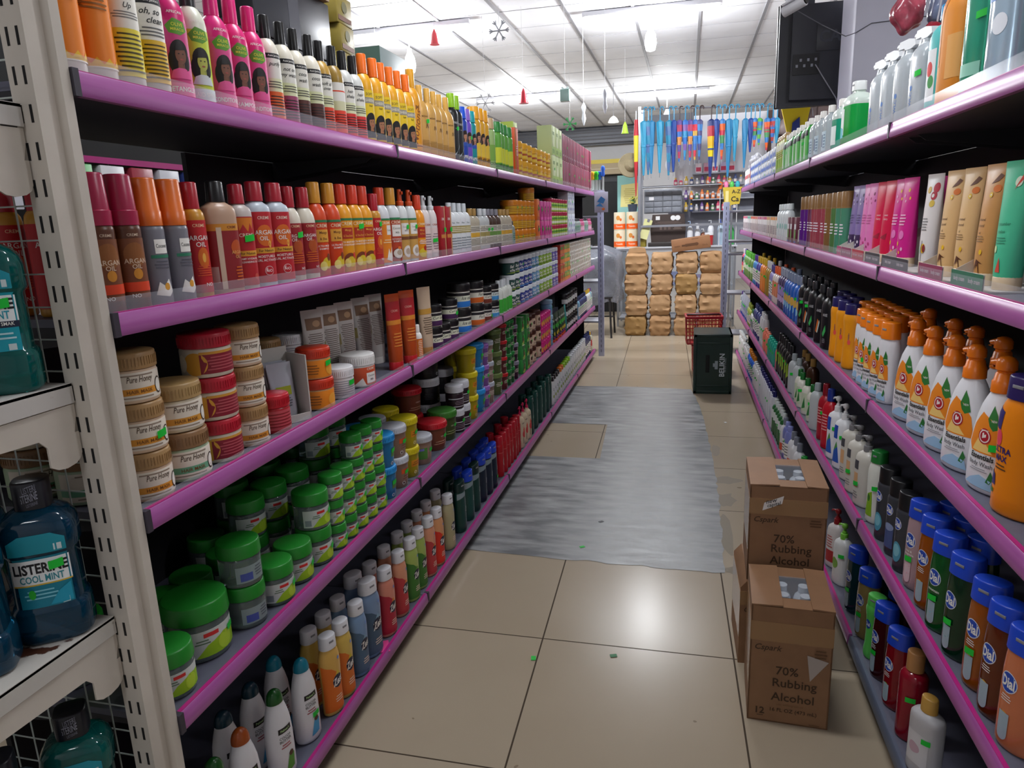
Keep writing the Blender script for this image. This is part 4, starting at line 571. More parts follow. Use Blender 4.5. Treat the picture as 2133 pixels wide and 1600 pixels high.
ty('pwb', 'body_lotion_bottle', 'bottle', 'white lotion bottle with white pump', 'pumpr', (.24, .074, .052), '#e6e8ec', ('pump', .75, .0125, '#e9eaec', .95), [('r', -.7, .46, -.05, .66, '#1f4ab0'), ('p', [(-.7, .1), (.2, .1), (.0, .34), (-.5, .26)], '#2a5ab8'), ('p', [(-.5, .26), (.0, .34), (-.1, .42)], '#4f9a4a')], n=2.4)
far('redb', 'red body wash bottle with blue cap', '#c01a2c', '#22348c', 'dome', (.235, .062, .048), [('l', -.6, .3, .3, .6, 6, '#e0a0a0')], 'body_wash_bottle', 2.4); far('redd', 'dark red body wash bottle', '#a8182a', '#8a1424', 'dome', (.23, .06, .048), [('l', -.6, .3, .3, .6, 6, '#e0a0a0')], 'body_wash_bottle', 2.4); far('clr4', 'clear lotion bottle with clear cap', '#b9c0c2', '#9aa4a8', 'fl', (.2, .058, .046), [], 'lotion_bottle')
far('gwh', 'white bottle with green flip cap', '#e0dfd2', '#1f6a2f', 'dome', (.165, .05, .042), [('r', -.7, .1, .7, .6, '#c8d4b8'), ('p', [(-.3, .15), (.4, .2), (.2, .5)], '#2f7a3a')], 'shampoo_bottle', 2.4); far('brg', 'brown bottle with gold cap', '#4a2c1c', '#b08a4a', 'fl', (.22, .06, .046), [], 'shampoo_bottle'); far('blkb', 'black shower gel bottle with yellow green print', '#17181a', '#1c1d20', 'dome', (.225, .062, .048), [('p', [(-.6, .2), (.1, .3), (.0, .6), (-.5, .5)], '#8fae2a')], 'shower_gel_bottle', 2.4)
far('bpk', 'hot pink shower gel bottle', '#e01f6a', '#e0246f', 'oval', (.14, .055, .04), [], 'shower_gel_bottle', 2.2); far('btl', 'teal shower gel bottle', '#12a08a', '#14a890', 'oval', (.14, .055, .04), [], 'shower_gel_bottle', 2.2); far('bcr', 'coral shower gel bottle', '#f0826a', '#f08a70', 'oval', (.14, .055, .04), [], 'shower_gel_bottle', 2.2)
far('nvl', 'navy shampoo bottle', '#22347c', '#1f2f70', 'fl', (.23, .062, .046)); far('whl', 'white contoured lotion bottle', '#e3e4e8', '#e0e1e6', 'oval', (.22, .062, .046), [('r', -.6, .2, .5, .5, '#c8d0c0')], 'lotion_bottle', 2.2)
ty('tubd', 'cream_tube', 'tube', 'upturned silver tube with blue cap', 'tube', (.19, .055, .04), '#aeb6c8', ('cyl', 0, .11, .9, 1, '#2a3a9a', 1.0), [('r', -.8, .3, .8, .6, '#8a94b0')])
far('spg', 'small white bottle with green cap', '#e3e6e6', '#2a7a3a', 'dome', (.15, .045, .04), [('r', -1, .15, 1, .5, '#8a9494')], 'lotion_bottle', 2.2); far('lime', 'lime green shower gel bottle', '#a8b84a', '#8a9a2a', 'dome', (.17, .05, .04), None, 'shower_gel_bottle', 2.2)
# bottom
ty('gcap', 'hand_soap_bottle', 'bottle', 'pearl grey bottle with gold cap', 'wide', (.2, .078, .05), '#c9c8cc', ('cyl', .82, 1, .5, .62, '#c79a4a', .95), [('r', -.8, .15, .6, .55, '#d9d8dc'), ('e', -.2, .35, .3, .07, '#c8a8b8')], n=2.6, tr=.1)
ty('rcl', 'bubble_bath_bottle', 'bottle', 'clear red bottle with tan cap', 'slim', (.235, .066, .06), '#b01a34', ('cyl', .79, 1, .62, .62, '#b5814f', .97), [], tr=.4, rough=.1)
dial('drd', 'red body wash bottle with blue cap', '#b8182c', fl2('#7fc05a')); dial('dmar', 'maroon body wash bottle with blue cap', '#5a1820', fl2('#e0c04a')); dial('dbei', 'beige body wash bottle with blue cap', '#a8905a', fl2('#e0b23a'), tr=.2); dial('dteal', 'teal body wash bottle with blue cap', '#1c4f5a', [('e', -.34, .24, .26, .06, '#5fa0a8')])
ty('gcur', 'body_wash_bottle', 'bottle', 'lime curved body wash bottle', 'sun', (.2, .062, .046), '#5fc85a', ('flip', .84, 1, .86, .9, '#58c054'), [('e', -.3, .55, .4, .07, '#1f48b0'), ('t', 'Dial', -.3, .55, .06, W_, dict(fit=.3))])
ty('wgp', 'hand_soap_bottle', 'bottle', 'white soap bottle with lime pump', 'pumpr', (.225, .07, .05), '#dde0e0', ('pump', .75, .013, '#7fc84a'), [('e', -.3, .35, .4, .09, '#7fae4a')], n=2.4)
ty('wrp', 'hand_soap_bottle', 'bottle', 'white soap bottle with red label', 'pumpr', (.225, .07, .05), '#d8d4d4', ('pump', .75, .013, '#8a1420'), [('r', -.9, .1, .3, .3, '#a8242c'), ('l', -.7, .34, .1, .56, 5, '#c05a5a')], n=2.4)
far('wnv', 'white contoured bottle with navy cap', '#dcdfe8', '#22246a', 'oval', (.23, .062, .042), [('p', [(-.8, .1), (.0, .1), (-.3, .6)], '#b0b8cc')], 'lotion_bottle', 2.2)
far('gst', 'green and white slim can', '#2a6a38', '#dfe6e6', 'can', (.2, .05, .05), [('r', -1.4, .45, 1.4, .7, '#dfe6e6')], 'body_spray_can', 2); far('pbl', 'periwinkle lotion bottle', '#7f86c8', '#8f96d8', 'oval', (.2, .066, .048), None, 'lotion_bottle', 2.2); far('wgc', 'white cream bottle with grey cap', '#e3e4e8', '#7d8290', 'dome', (.2, .066, .05), [('r', -1, .1, 1, .3, '#d8502c')], 'lotion_bottle', 2.2); far('gcp', 'white bottle with bright green cap', '#e3e6e3', '#1f9a3a', 'dome', (.17, .07, .055), [('r', -1, .2, 1, .5, '#d8c83a')], 'lotion_bottle', 2.2); far('bor', 'blue bottle with orange cap', '#2a6ad0', '#e08a2a', 'dome', (.2, .06, .046), None, 'lotion_bottle', 2.2); far('whcv', 'white milky lotion bottle', '#e9eaec', '#e6e7ea', 'oval', (.18, .06, .046), [], 'lotion_bottle', 2.2); far('grdk', 'dark green lotion bottle', '#1f3a2a', '#26302a', 'fl', (.16, .05, .045))
ty('wtr', 'trigger_sprayer', 'spray bottle', 'small white trigger spray bottle', 'fl', (.2, .06, .05), '#e3e6e6', ('trig', .78, '#e9ecec'), [], n=3)
# end cap
ty('lis', 'mouthwash_bottle', 'bottle', 'large teal mouthwash bottle with black cap', 'list', (.255, .105, .085), '#0f7d78', ('cyl', .83, 1, .46, .56, '#1c1d26', 1.0), [('p', [(-.72, .66), (-.72, .58), (.72, .58), (.72, .66), (.4, .70), (-.4, .70)], '#1795a8'), ('r', .42, .59, .62, .63, '#cfdde0'), ('r', -.72, .12 + .12, .78, .56, '#0f7f96'), ('r', -.82, .39, .82, .545, '#eef1f2'), ('t', 'LISTERINE', 0, .49, .062, '#15161c', dict(b=.035, fit=.76)), ('t', 'COOL MINT', 0, .425, .044, '#2f8a96', dict(fit=.62, b=.02)), ('r', -.82, .383, .82, .392, '#d8b23a'), ('l', -.6, .29, .4, .36, 3, '#7fc8d8'), ('r', .45, .245, .65, .28, '#cfdde0'), ('t', 'LISTERINE', .2, .96, .04, '#8a8c9c', dict(fit=.5, rot=6)), ('t', 'LISTERINE', -.1, .905, .05, '#9a9cac', dict(fit=.55, rot=6)), ('t', 'LISTERINE', .1, .865, .02, '#7a7c8c', dict(fit=.4, rot=6)), ('e', -.35, .33, .1, .03, '#1fae2a'), ('p', [(.1, .25), (.75, .25), (.75, .37), (.4, .33)], '#1a9ab8')], n=3.4, tr=.6, rough=.08)
ty('lisb', 'mouthwash_bottle', 'bottle', 'large blue mouthwash bottle with black cap', 'list', (.255, .105, .085), '#0f4f70', ('cyl', .83, 1, .46, .56, '#1c1d26', 1.0), TY['lis']['lab'], n=3.4, tr=.6, rough=.08)
TY['lisz'] = dict(TY['lis']); TY['lisz']['ds'] = 'green mouthwash bottle with dark label band'; TY['lisz']['lab'] = TY['lis']['lab'][:3] + [('r', -.72, .24, .78, .56, '#12a0b4'), ('r', -.82, .37, .82, .545, '#eef1f2'), ('t', 'LISTERINE', 0, .50, .058, '#15161c', dict(b=.035, fit=.76)), ('t', 'COOL MINT', 0, .44, .044, '#1f9ab0', dict(fit=.62, b=.02)), ('r', -.82, .37, .82, .405, '#16203a'), ('t', 'ENJUAGUE SMAK', .2, .388, .02, W_, dict(fit=.5)), ('r', .45, .245, .65, .28, '#cfdde0'), ('l', .1, .3, .7, .35, 2, '#bfe6ee')]
# what stands on each shelf: kind, distance along the aisle, depth behind the price rail, how many high
GOODS = [
('L', 1, [('canor', 0.956, 0.047, 1), ('canor', 1.018, 0.047, 1), ('headup', 1.081, 0.050, 1), ('ohso', 1.142, 0.050, 1), ('kiddet', 1.204, 0.049, 1), ('kidlime', 1.268, 0.049, 1), ('kidcond', 1.333, 0.049, 1), ('kidsham', 1.397, 0.049, 1), ('kidcond', 1.461, 0.049, 1), ('jkor', 1.524, 0.050, 1), ('jkpl', 1.585, 0.050, 1), ('jkbr', 1.646, 0.050, 1), ('jkbr', 1.707, 0.050, 1), ('jkrd', 1.768, 0.050, 1), ('jkcl', 1.829, 0.049, 1), ('jkhr', 1.889, 0.050, 1), ('jkhr', 1.950, 0.050, 1), ('gold', 2.013, 0.047, 1), ('gold', 2.078, 0.047, 1), ('gold', 2.142, 0.047, 1), ('gold', 2.206, 0.047, 1), ('gold', 2.270, 0.047, 1), ('gold', 2.335, 0.047, 1), ('motion', 2.401, 0.050, 1), ('tan', 2.470, 0.047, 1), ('tan', 2.539, 0.047, 1), ('tan', 2.607, 0.047, 1), ('tan', 2.676, 0.047, 1), ('tan', 2.744, 0.047, 1), ('limeblk', 2.811, 0.046, 1), ('limeblk', 2.875, 0.046, 1), ('canblue', 2.941, 0.052, 1), ('canpurp', 3.007, 0.052, 1), ('canteal', 3.074, 0.052, 1), ('canyel', 3.140, 0.052, 1), ('canyel', 3.207, 0.052, 1), ('canyel', 3.273, 0.052, 1), ('canbei', 3.373, 0.052, 1), ('cangrn', 3.506, 0.052, 1), ('cangrn', 3.578, 0.052, 1), ('cangrn', 3.649, 0.052, 1), ('cangrn', 3.747, 0.052, 1), ('boxor', 3.846, 0.052, 1), ('tubyel', 3.950, 0.072, 2), ('tubyel', 4.089, 0.072, 2), ('tubyel', 4.213, 0.072, 2), ('boxlime', 4.314, 0.190, 2), ('tubyel', 4.365, 0.072, 2), ('tubyel', 4.517, 0.072, 2), ('tubyel', 4.642, 0.072, 2), ('tubyel', 4.785, 0.072, 2), ('boxpale', 4.921, 0.070, 2), ('boxpale', 5.058, 0.070, 2), ('boxpale', 5.202, 0.070, 2), ('boxmar', 5.315, 0.067, 2), ('boxmar', 5.399, 0.067, 2), ('boxmar', 5.486, 0.067, 2), ('boxmar', 5.572, 0.067, 2), ('boxmar', 5.657, 0.067, 2), ('boxmar', 5.742, 0.067, 2), ('boxmar', 5.829, 0.067, 2), ('boxmar', 5.916, 0.067, 2), ('boxmar', 6.001, 0.067, 2), ('boxmar', 6.086, 0.067, 2), ('boxmar', 6.174, 0.067, 2), ('boxmar', 6.262, 0.067, 2), ('boxmar', 6.347, 0.067, 2), ('boxmar', 6.432, 0.067, 2), ('boxmar', 6.521, 0.067, 2), ('boxmar', 6.610, 0.067, 2), ('boxmar', 6.695, 0.067, 2), ('boxmar', 6.843, 0.067, 2)]),
('L', 2, [('slimred', 0.958, 0.150, 1), ('slimred', 0.958, 0.220, 1), ('slimred', 0.958, 0.300, 1), ('spmag', 0.962, 0.047, 1), ('spmag', 1.018, 0.047, 1), ('spor', 1.075, 0.048, 1), ('spor', 1.134, 0.048, 1), ('slimred', 1.193, 0.045, 1), ('wideblk', 1.267, 0.047, 1), ('redhyd', 1.339, 0.046, 1), ('moist', 1.405, 0.047, 1), ('moist', 1.476, 0.047, 1), ('cream2', 1.542, 0.047, 1), ('cream2', 1.604, 0.047, 1), ('orred', 1.668, 0.048, 1), ('orred', 1.735, 0.048, 1), ('yelred', 1.802, 0.049, 1), ('yelred', 1.871, 0.049, 1), ('yelred', 1.939, 0.049, 1), ('slimred', 2.000, 0.045, 1), ('orwh', 2.060, 0.049, 1), ('coco', 2.146, 0.050, 1), ('yelwh', 2.222, 0.045, 1), ('yelwh', 2.290, 0.045, 1), ('ormin', 2.366, 0.047, 1), ('spwh', 2.426, 0.044, 1), ('spwh', 2.500, 0.044, 1), ('boxred', 2.580, 0.047, 1), ('boxred', 2.642, 0.047, 1), ('whol', 2.712, 0.045, 1), ('whol', 2.778, 0.045, 1), ('whol', 2.844, 0.045, 1), ('whol', 2.910, 0.045, 1), ('clrgold', 2.979, 0.043, 1), ('clrgold', 3.052, 0.043, 1), ('clrwht', 3.125, 0.043, 1), ('clrwht', 3.198, 0.043, 1), ('clrdrk', 3.272, 0.043, 1), ('clrdrk', 3.345, 0.043, 1), ('clrdrk', 3.418, 0.043, 1), ('clrgold', 3.492, 0.043, 1), ('clrgold', 3.566, 0.043, 1), ('clrgold', 3.639, 0.043, 1), ('smallclr', 3.729, 0.039, 1), ('tubor', 3.806, 0.070, 3), ('tubor', 3.915, 0.070, 3), ('tubor', 4.022, 0.070, 3), ('tubor', 4.130, 0.070, 3), ('tubor', 4.239, 0.070, 4), ('tubor', 4.352, 0.208, 3), ('boxgirlor', 4.365, 0.052, 2), ('boxgirlmg', 4.479, 0.052, 2), ('boxgirlmg', 4.592, 0.052, 2), ('tubor', 4.613, 0.208, 3), ('boxgirlmg', 4.679, 0.052, 2), ('boxgirlmg', 4.775, 0.052, 2), ('tingrn', 4.864, 0.059, 3), ('tubor', 4.877, 0.208, 3), ('tingrn', 4.955, 0.059, 3), ('tingrn', 5.046, 0.059, 3), ('tingrn', 5.143, 0.059, 3), ('tingrn', 5.240, 0.059, 3), ('tingrn', 5.336, 0.059, 3), ('tingrn', 5.443, 0.059, 3), ('boxwb', 5.531, 0.062, 2), ('boxwb', 5.611, 0.062, 2), ('boxwb', 5.706, 0.062, 2), ('boxwb', 5.787, 0.062, 2), ('smallclr', 5.844, 0.039, 1), ('smallclr', 5.891, 0.039, 1), ('smallclr', 5.939, 0.039, 1), ('smallclr', 5.989, 0.039, 1), ('smallclr', 6.038, 0.039, 1), ('smallclr', 6.088, 0.039, 1), ('smallclr', 6.136, 0.039, 1), ('smallpk', 6.184, 0.039, 1), ('smallpk', 6.234, 0.039, 1), ('smallpk', 6.284, 0.039, 1), ('smallpk', 6.334, 0.039, 1), ('smallpk', 6.382, 0.039, 1), ('smallclr', 6.430, 0.039, 1), ('smallclr', 6.480, 0.039, 1), ('smallclr', 6.531, 0.039, 1), ('smallclr', 6.581, 0.039, 1), ('smallclr', 6.629, 0.039, 1), ('smallpk', 6.675, 0.039, 1), ('smallpk', 6.721, 0.039, 1), ('smallpk', 6.768, 0.039, 1), ('smallpk', 6.814, 0.039, 1), ('smallpk', 6.860, 0.039, 1)]),
('L', 3, [('jmint', 0.977, 0.170, 1), ('jhon', 0.977, 0.172, 1, 0.0956), ('jmint', 0.977, 0.280, 1), ('jhon', 0.977, 0.282, 1, 0.0956), ('jtan', 1.001, 0.066, 3), ('jmint', 1.103, 0.072, 1), ('jhon', 1.103, 0.074, 1, 0.0956), ('jred', 1.211, 0.071, 3), ('jtan', 1.312, 0.066, 3), ('jred2', 1.402, 0.060, 1), ('jor', 1.616, 0.065, 2), ('jtan', 1.640, 0.224, 2), ('jwht', 1.732, 0.066, 1), ('jwht', 1.764, 0.224, 2), ('twht', 1.788, 0.156, 1), ('jcoco', 1.870, 0.072, 1), ('twht', 1.875, 0.156, 1), ('twht', 1.975, 0.156, 1), ('twht', 2.093, 0.156, 1), ('tred', 2.099, 0.044, 1), ('twht', 2.192, 0.156, 1), ('tred', 2.211, 0.044, 1), ('smwo', 2.272, 0.040, 1), ('tbei', 2.372, 0.044, 1), ('cpur', 2.489, 0.059, 2), ('cpur', 2.581, 0.059, 1), ('cpur', 2.681, 0.059, 2), ('cblu', 2.864, 0.072, 2), ('corg', 3.069, 0.070, 2), ('cbrn', 3.203, 0.059, 2), ('clbl', 3.332, 0.059, 2), ('grnb', 3.422, 0.047, 1), ('grnb', 3.482, 0.047, 1), ('grnb', 3.546, 0.047, 1), ('grnb', 3.610, 0.047, 1), ('sofdg', 3.687, 0.063, 3), ('sofdg', 3.795, 0.063, 3), ('sofbl', 3.903, 0.063, 3), ('sofbl', 4.012, 0.063, 3), ('sofbl', 4.120, 0.063, 3), ('soflb', 4.229, 0.063, 3), ('soflb', 4.338, 0.063, 3), ('sofli', 4.447, 0.063, 3), ('sofli', 4.556, 0.063, 3), ('sofli', 4.665, 0.063, 3), ('sofli', 4.775, 0.063, 3), ('sofpu', 4.885, 0.063, 3), ('sofpu', 4.995, 0.063, 3), ('cartred', 5.145, 0.052, 4), ('cartred', 5.207, 0.052, 4), ('cartred', 5.270, 0.052, 4), ('cartor', 5.332, 0.052, 4), ('cartor', 5.394, 0.052, 4), ('cartor', 5.457, 0.052, 4), ('cartor', 5.519, 0.052, 4), ('cartwh', 5.587, 0.057, 4), ('cartwh', 5.663, 0.057, 4), ('cartwh', 5.743, 0.057, 4), ('cartwh', 5.820, 0.057, 4), ('cartwh', 5.896, 0.057, 4), ('cartwh', 5.977, 0.057, 4), ('cartwh', 6.054, 0.057, 4), ('cartwh', 6.131, 0.057, 4), ('cartwh', 6.212, 0.057, 4), ('cartwh', 6.289, 0.057, 4), ('cartwh', 6.366, 0.057, 4), ('cartwh', 6.448, 0.057, 4), ('cartwh', 6.525, 0.057, 4), ('cartwh', 6.602, 0.057, 4), ('cartwh', 6.685, 0.057, 4), ('cartwh', 6.762, 0.057, 4)]),
('L', 4, [('gjmed', 0.987, 0.075, 1), ('gjbig', 0.990, 0.300, 1), ('gjbig', 1.115, 0.103, 1), ('gjmed', 1.141, 0.215, 1), ('gjback', 1.232, 0.075, 2), ('gjback', 1.239, 0.215, 1), ('gjmed', 1.330, 0.065, 1), ('gjmed', 1.354, 0.205, 1), ('gjmed', 1.428, 0.315, 1), ('gjmed', 1.428, 0.065, 1), ('gjmed', 1.454, 0.205, 2), ('gjmed', 1.527, 0.065, 2), ('gjmed', 1.549, 0.315, 2), ('gjmed', 1.560, 0.205, 2), ('gjsm', 1.610, 0.051, 3), ('gjmed', 1.675, 0.205, 2), ('gjsm', 1.678, 0.051, 3), ('gjmed', 1.710, 0.315, 2), ('gjsm', 1.747, 0.051, 4), ('gjmed', 1.773, 0.185, 3), ('gjsm', 1.815, 0.051, 4), ('gjmed', 1.869, 0.315, 3), ('gjmed', 1.881, 0.185, 3), ('gjsm', 1.884, 0.051, 4), ('ebl', 1.969, 0.068, 2), ('gjmed', 2.007, 0.315, 3), ('ebl', 2.041, 0.176, 2), ('epe', 2.069, 0.068, 2), ('gjmed', 2.125, 0.315, 3), ('epe', 2.148, 0.176, 2), ('eye', 2.169, 0.068, 2), ('eye', 2.267, 0.176, 2), ('ewh', 2.302, 0.068, 1), ('ere', 2.468, 0.080, 1), ('ere', 2.543, 0.207, 2), ('eol', 2.593, 0.080, 1), ('blks', 2.697, 0.059, 2), ('blk', 2.733, 0.195, 3), ('blks', 2.779, 0.059, 2), ('eye', 2.903, 0.068, 3), ('blk', 2.927, 0.195, 2), ('ebl', 3.020, 0.068, 3), ('eye', 3.037, 0.176, 3), ('epu', 3.104, 0.052, 3), ('eclr', 3.183, 0.059, 3), ('eol2', 3.343, 0.065, 3), ('ers', 3.453, 0.052, 4), ('egs', 3.543, 0.050, 4), ('egs', 3.615, 0.050, 4), ('edp', 3.697, 0.059, 4), ('boxgw', 3.842, 0.052, 4), ('boxgw', 3.965, 0.052, 4), ('jbrp', 4.067, 0.061, 3), ('jbrp', 4.175, 0.061, 3), ('jbrp', 4.332, 0.061, 3), ('jpnk', 4.408, 0.050, 3), ('jpnk', 4.473, 0.050, 3), ('jpnk', 4.537, 0.050, 3), ('jpnk', 4.604, 0.050, 3), ('jpnk', 4.671, 0.050, 3), ('jlbl', 4.751, 0.065, 3), ('tcol', 4.858, 0.040, 1), ('tcol', 4.934, 0.040, 1), ('tcol', 5.010, 0.040, 1), ('tcol', 5.091, 0.040, 1), ('tcol', 5.172, 0.040, 1), ('tcol', 5.230, 0.040, 1), ('tcol', 5.289, 0.040, 1), ('ttea', 5.341, 0.039, 1), ('jbw', 5.405, 0.059, 3), ('jbw', 5.488, 0.059, 3), ('jbw', 5.570, 0.059, 3), ('jbw', 5.653, 0.059, 3), ('jbw', 5.766, 0.059, 3), ('jbw', 5.879, 0.059, 3), ('flb', 6.025, 0.044, 1), ('fnv', 6.089, 0.044, 1), ('fnv', 6.153, 0.044, 1), ('fnv', 6.218, 0.044, 1), ('fnv', 6.281, 0.044, 1), ('fnv', 6.344, 0.044, 1), ('fnv', 6.410, 0.044, 1), ('fnv', 6.475, 0.044, 1), ('fwh', 6.538, 0.044, 1), ('fwh', 6.601, 0.044, 1), ('fwh', 6.665, 0.044, 1), ('fwh', 6.729, 0.044, 1), ('ftl', 6.791, 0.044, 1), ('fgr', 6.853, 0.044, 1)]),
('L', 5, [('palb', 0.975, 0.200, 1), ('palg', 0.975, 0.290, 1), ('palg', 1.039, 0.055, 1), ('palb', 1.129, 0.055, 1), ('paln', 1.171, 0.125, 1), ('palg', 1.261, 0.055, 1), ('paln', 1.273, 0.125, 1), ('palt', 1.378, 0.125, 1), ('palt', 1.384, 0.055, 1), ('zor', 1.492, 0.041, 1), ('zye', 1.508, 0.101, 1), ('zye', 1.565, 0.041, 1), ('zye', 1.590, 0.101, 1), ('zbl', 1.661, 0.041, 1), ('zbl', 1.676, 0.101, 1), ('zbw', 1.755, 0.045, 1), ('zbw', 1.783, 0.105, 1), ('zco', 1.867, 0.042, 1), ('zco', 1.890, 0.102, 1), ('zco2', 1.984, 0.041, 1), ('zco2', 2.008, 0.101, 1), ('zgr', 2.082, 0.041, 1), ('zgr', 2.118, 0.101, 1), ('zgr', 2.167, 0.041, 1), ('zgr', 2.209, 0.101, 1), ('zco2', 2.261, 0.041, 1), ('zco2', 2.309, 0.101, 1), ('zre', 2.346, 0.041, 1), ('zre', 2.402, 0.101, 1), ('zcr', 2.482, 0.041, 1), ('zcr', 2.518, 0.101, 1), ('idg', 2.643, 0.044, 1), ('idg', 2.660, 0.097, 1), ('ibl', 2.766, 0.044, 1), ('ibl', 2.791, 0.097, 1), ('idg', 2.867, 0.044, 1), ('ibl', 2.912, 0.097, 1), ('inv', 2.978, 0.044, 1), ('inv', 3.035, 0.097, 1), ('inv', 3.071, 0.044, 1), ('inv', 3.132, 0.097, 1), ('inv', 3.157, 0.044, 1), ('inv', 3.218, 0.097, 1), ('osp', 3.311, 0.047, 1), ('osp', 3.355, 0.105, 1), ('osp', 3.382, 0.047, 1), ('osp', 3.453, 0.047, 1), ('osp', 3.515, 0.105, 1), ('osp', 3.518, 0.047, 1), ('osp', 3.583, 0.047, 1), ('osp', 3.645, 0.047, 1), ('osp', 3.663, 0.105, 1), ('osp', 3.708, 0.047, 1), ('pbei', 3.785, 0.045, 1), ('pbei', 3.873, 0.045, 1), ('pbei', 3.962, 0.045, 1), ('dgr', 4.050, 0.045, 1), ('dgr', 4.078, 0.098, 1), ('dgr', 4.181, 0.045, 1), ('dgr', 4.255, 0.098, 1), ('dgr', 4.313, 0.045, 1), ('dgr', 4.433, 0.098, 1), ('dgr', 4.444, 0.045, 1), ('dgr', 4.576, 0.045, 1), ('dgr', 4.610, 0.098, 1), ('dgr', 4.666, 0.045, 1), ('wbk', 4.750, 0.044, 1), ('wbk', 4.830, 0.044, 1), ('wbk', 4.910, 0.044, 1), ('wbk', 4.990, 0.044, 1), ('wbo', 5.070, 0.044, 1), ('wbo', 5.151, 0.044, 1), ('wbl', 5.231, 0.044, 1), ('wbl', 5.312, 0.044, 1), ('wbl', 5.393, 0.044, 1), ('wbl', 5.474, 0.044, 1), ('wbw', 5.555, 0.044, 1), ('wbw', 5.636, 0.044, 1), ('wbw', 5.717, 0.044, 1), ('wbw', 5.799, 0.044, 1), ('wbw', 5.880, 0.044, 1), ('wbw', 5.962, 0.044, 1), ('wbw', 6.044, 0.044, 1), ('wbw', 6.126, 0.044, 1), ('wbw', 6.207, 0.044, 1), ('wbw', 6.281, 0.044, 1), ('wbw', 6.361, 0.044, 1), ('nvb', 6.434, 0.045, 1), ('nvb', 6.516, 0.045, 1), ('nvb', 6.599, 0.045, 1), ('nvb', 6.696, 0.045, 1), ('rdy', 6.791, 0.044, 1), ('fgr', 6.853, 0.044, 1)]),
('R', 1, [('bclr', 1.552, 0.059, 1), ('btea', 1.675, 0.057, 1), ('bjug', 1.802, 0.057, 1), ('tcap', 1.895, 0.050, 1), ('trig', 2.027, 0.052, 1), ('trig', 2.152, 0.052, 1), ('trig', 2.292, 0.052, 1), ('trig', 2.316, 0.120, 1), ('trig', 2.411, 0.052, 1), ('trig', 2.478, 0.120, 1), ('gjug', 2.769, 0.062, 1), ('tsm', 2.976, 0.052, 1), ('clrb', 3.172, 0.050, 1), ('clrb', 3.345, 0.050, 1), ('clrb', 3.478, 0.050, 1), ('gblk', 3.607, 0.047, 1), ('gblk', 3.739, 0.047, 1), ('gblk', 3.868, 0.047, 1), ('gblk', 3.989, 0.047, 1), ('gblk', 4.101, 0.047, 1), ('gblk', 4.174, 0.047, 1), ('gblk', 4.250, 0.047, 1), ('gblk', 4.327, 0.047, 1), ('limb', 4.404, 0.047, 1), ('limb', 4.484, 0.047, 1), ('limb', 4.568, 0.047, 1), ('limb', 4.648, 0.047, 1), ('pkbw', 4.772, 0.072, 3), ('pkbw', 4.941, 0.072, 3), ('pkbw', 5.111, 0.072, 3), ('pkbw', 5.266, 0.072, 3), ('pkbw', 5.428, 0.072, 3), ('pkbw', 5.611, 0.072, 3), ('pkbw', 5.773, 0.072, 3), ('pkbw', 5.921, 0.072, 3), ('pkbw', 6.077, 0.072, 3), ('pkbw', 6.232, 0.072, 3), ('bxbr', 6.338, 0.057, 1), ('bxwh', 6.396, 0.052, 1), ('bxwh', 6.457, 0.052, 1), ('bxwh', 6.517, 0.052, 1), ('bxwh', 6.578, 0.052, 1), ('bxwh', 6.638, 0.052, 1), ('bxwh', 6.697, 0.052, 1), ('bxwh', 6.776, 0.052, 1), ('bxwh', 6.855, 0.052, 1)]),
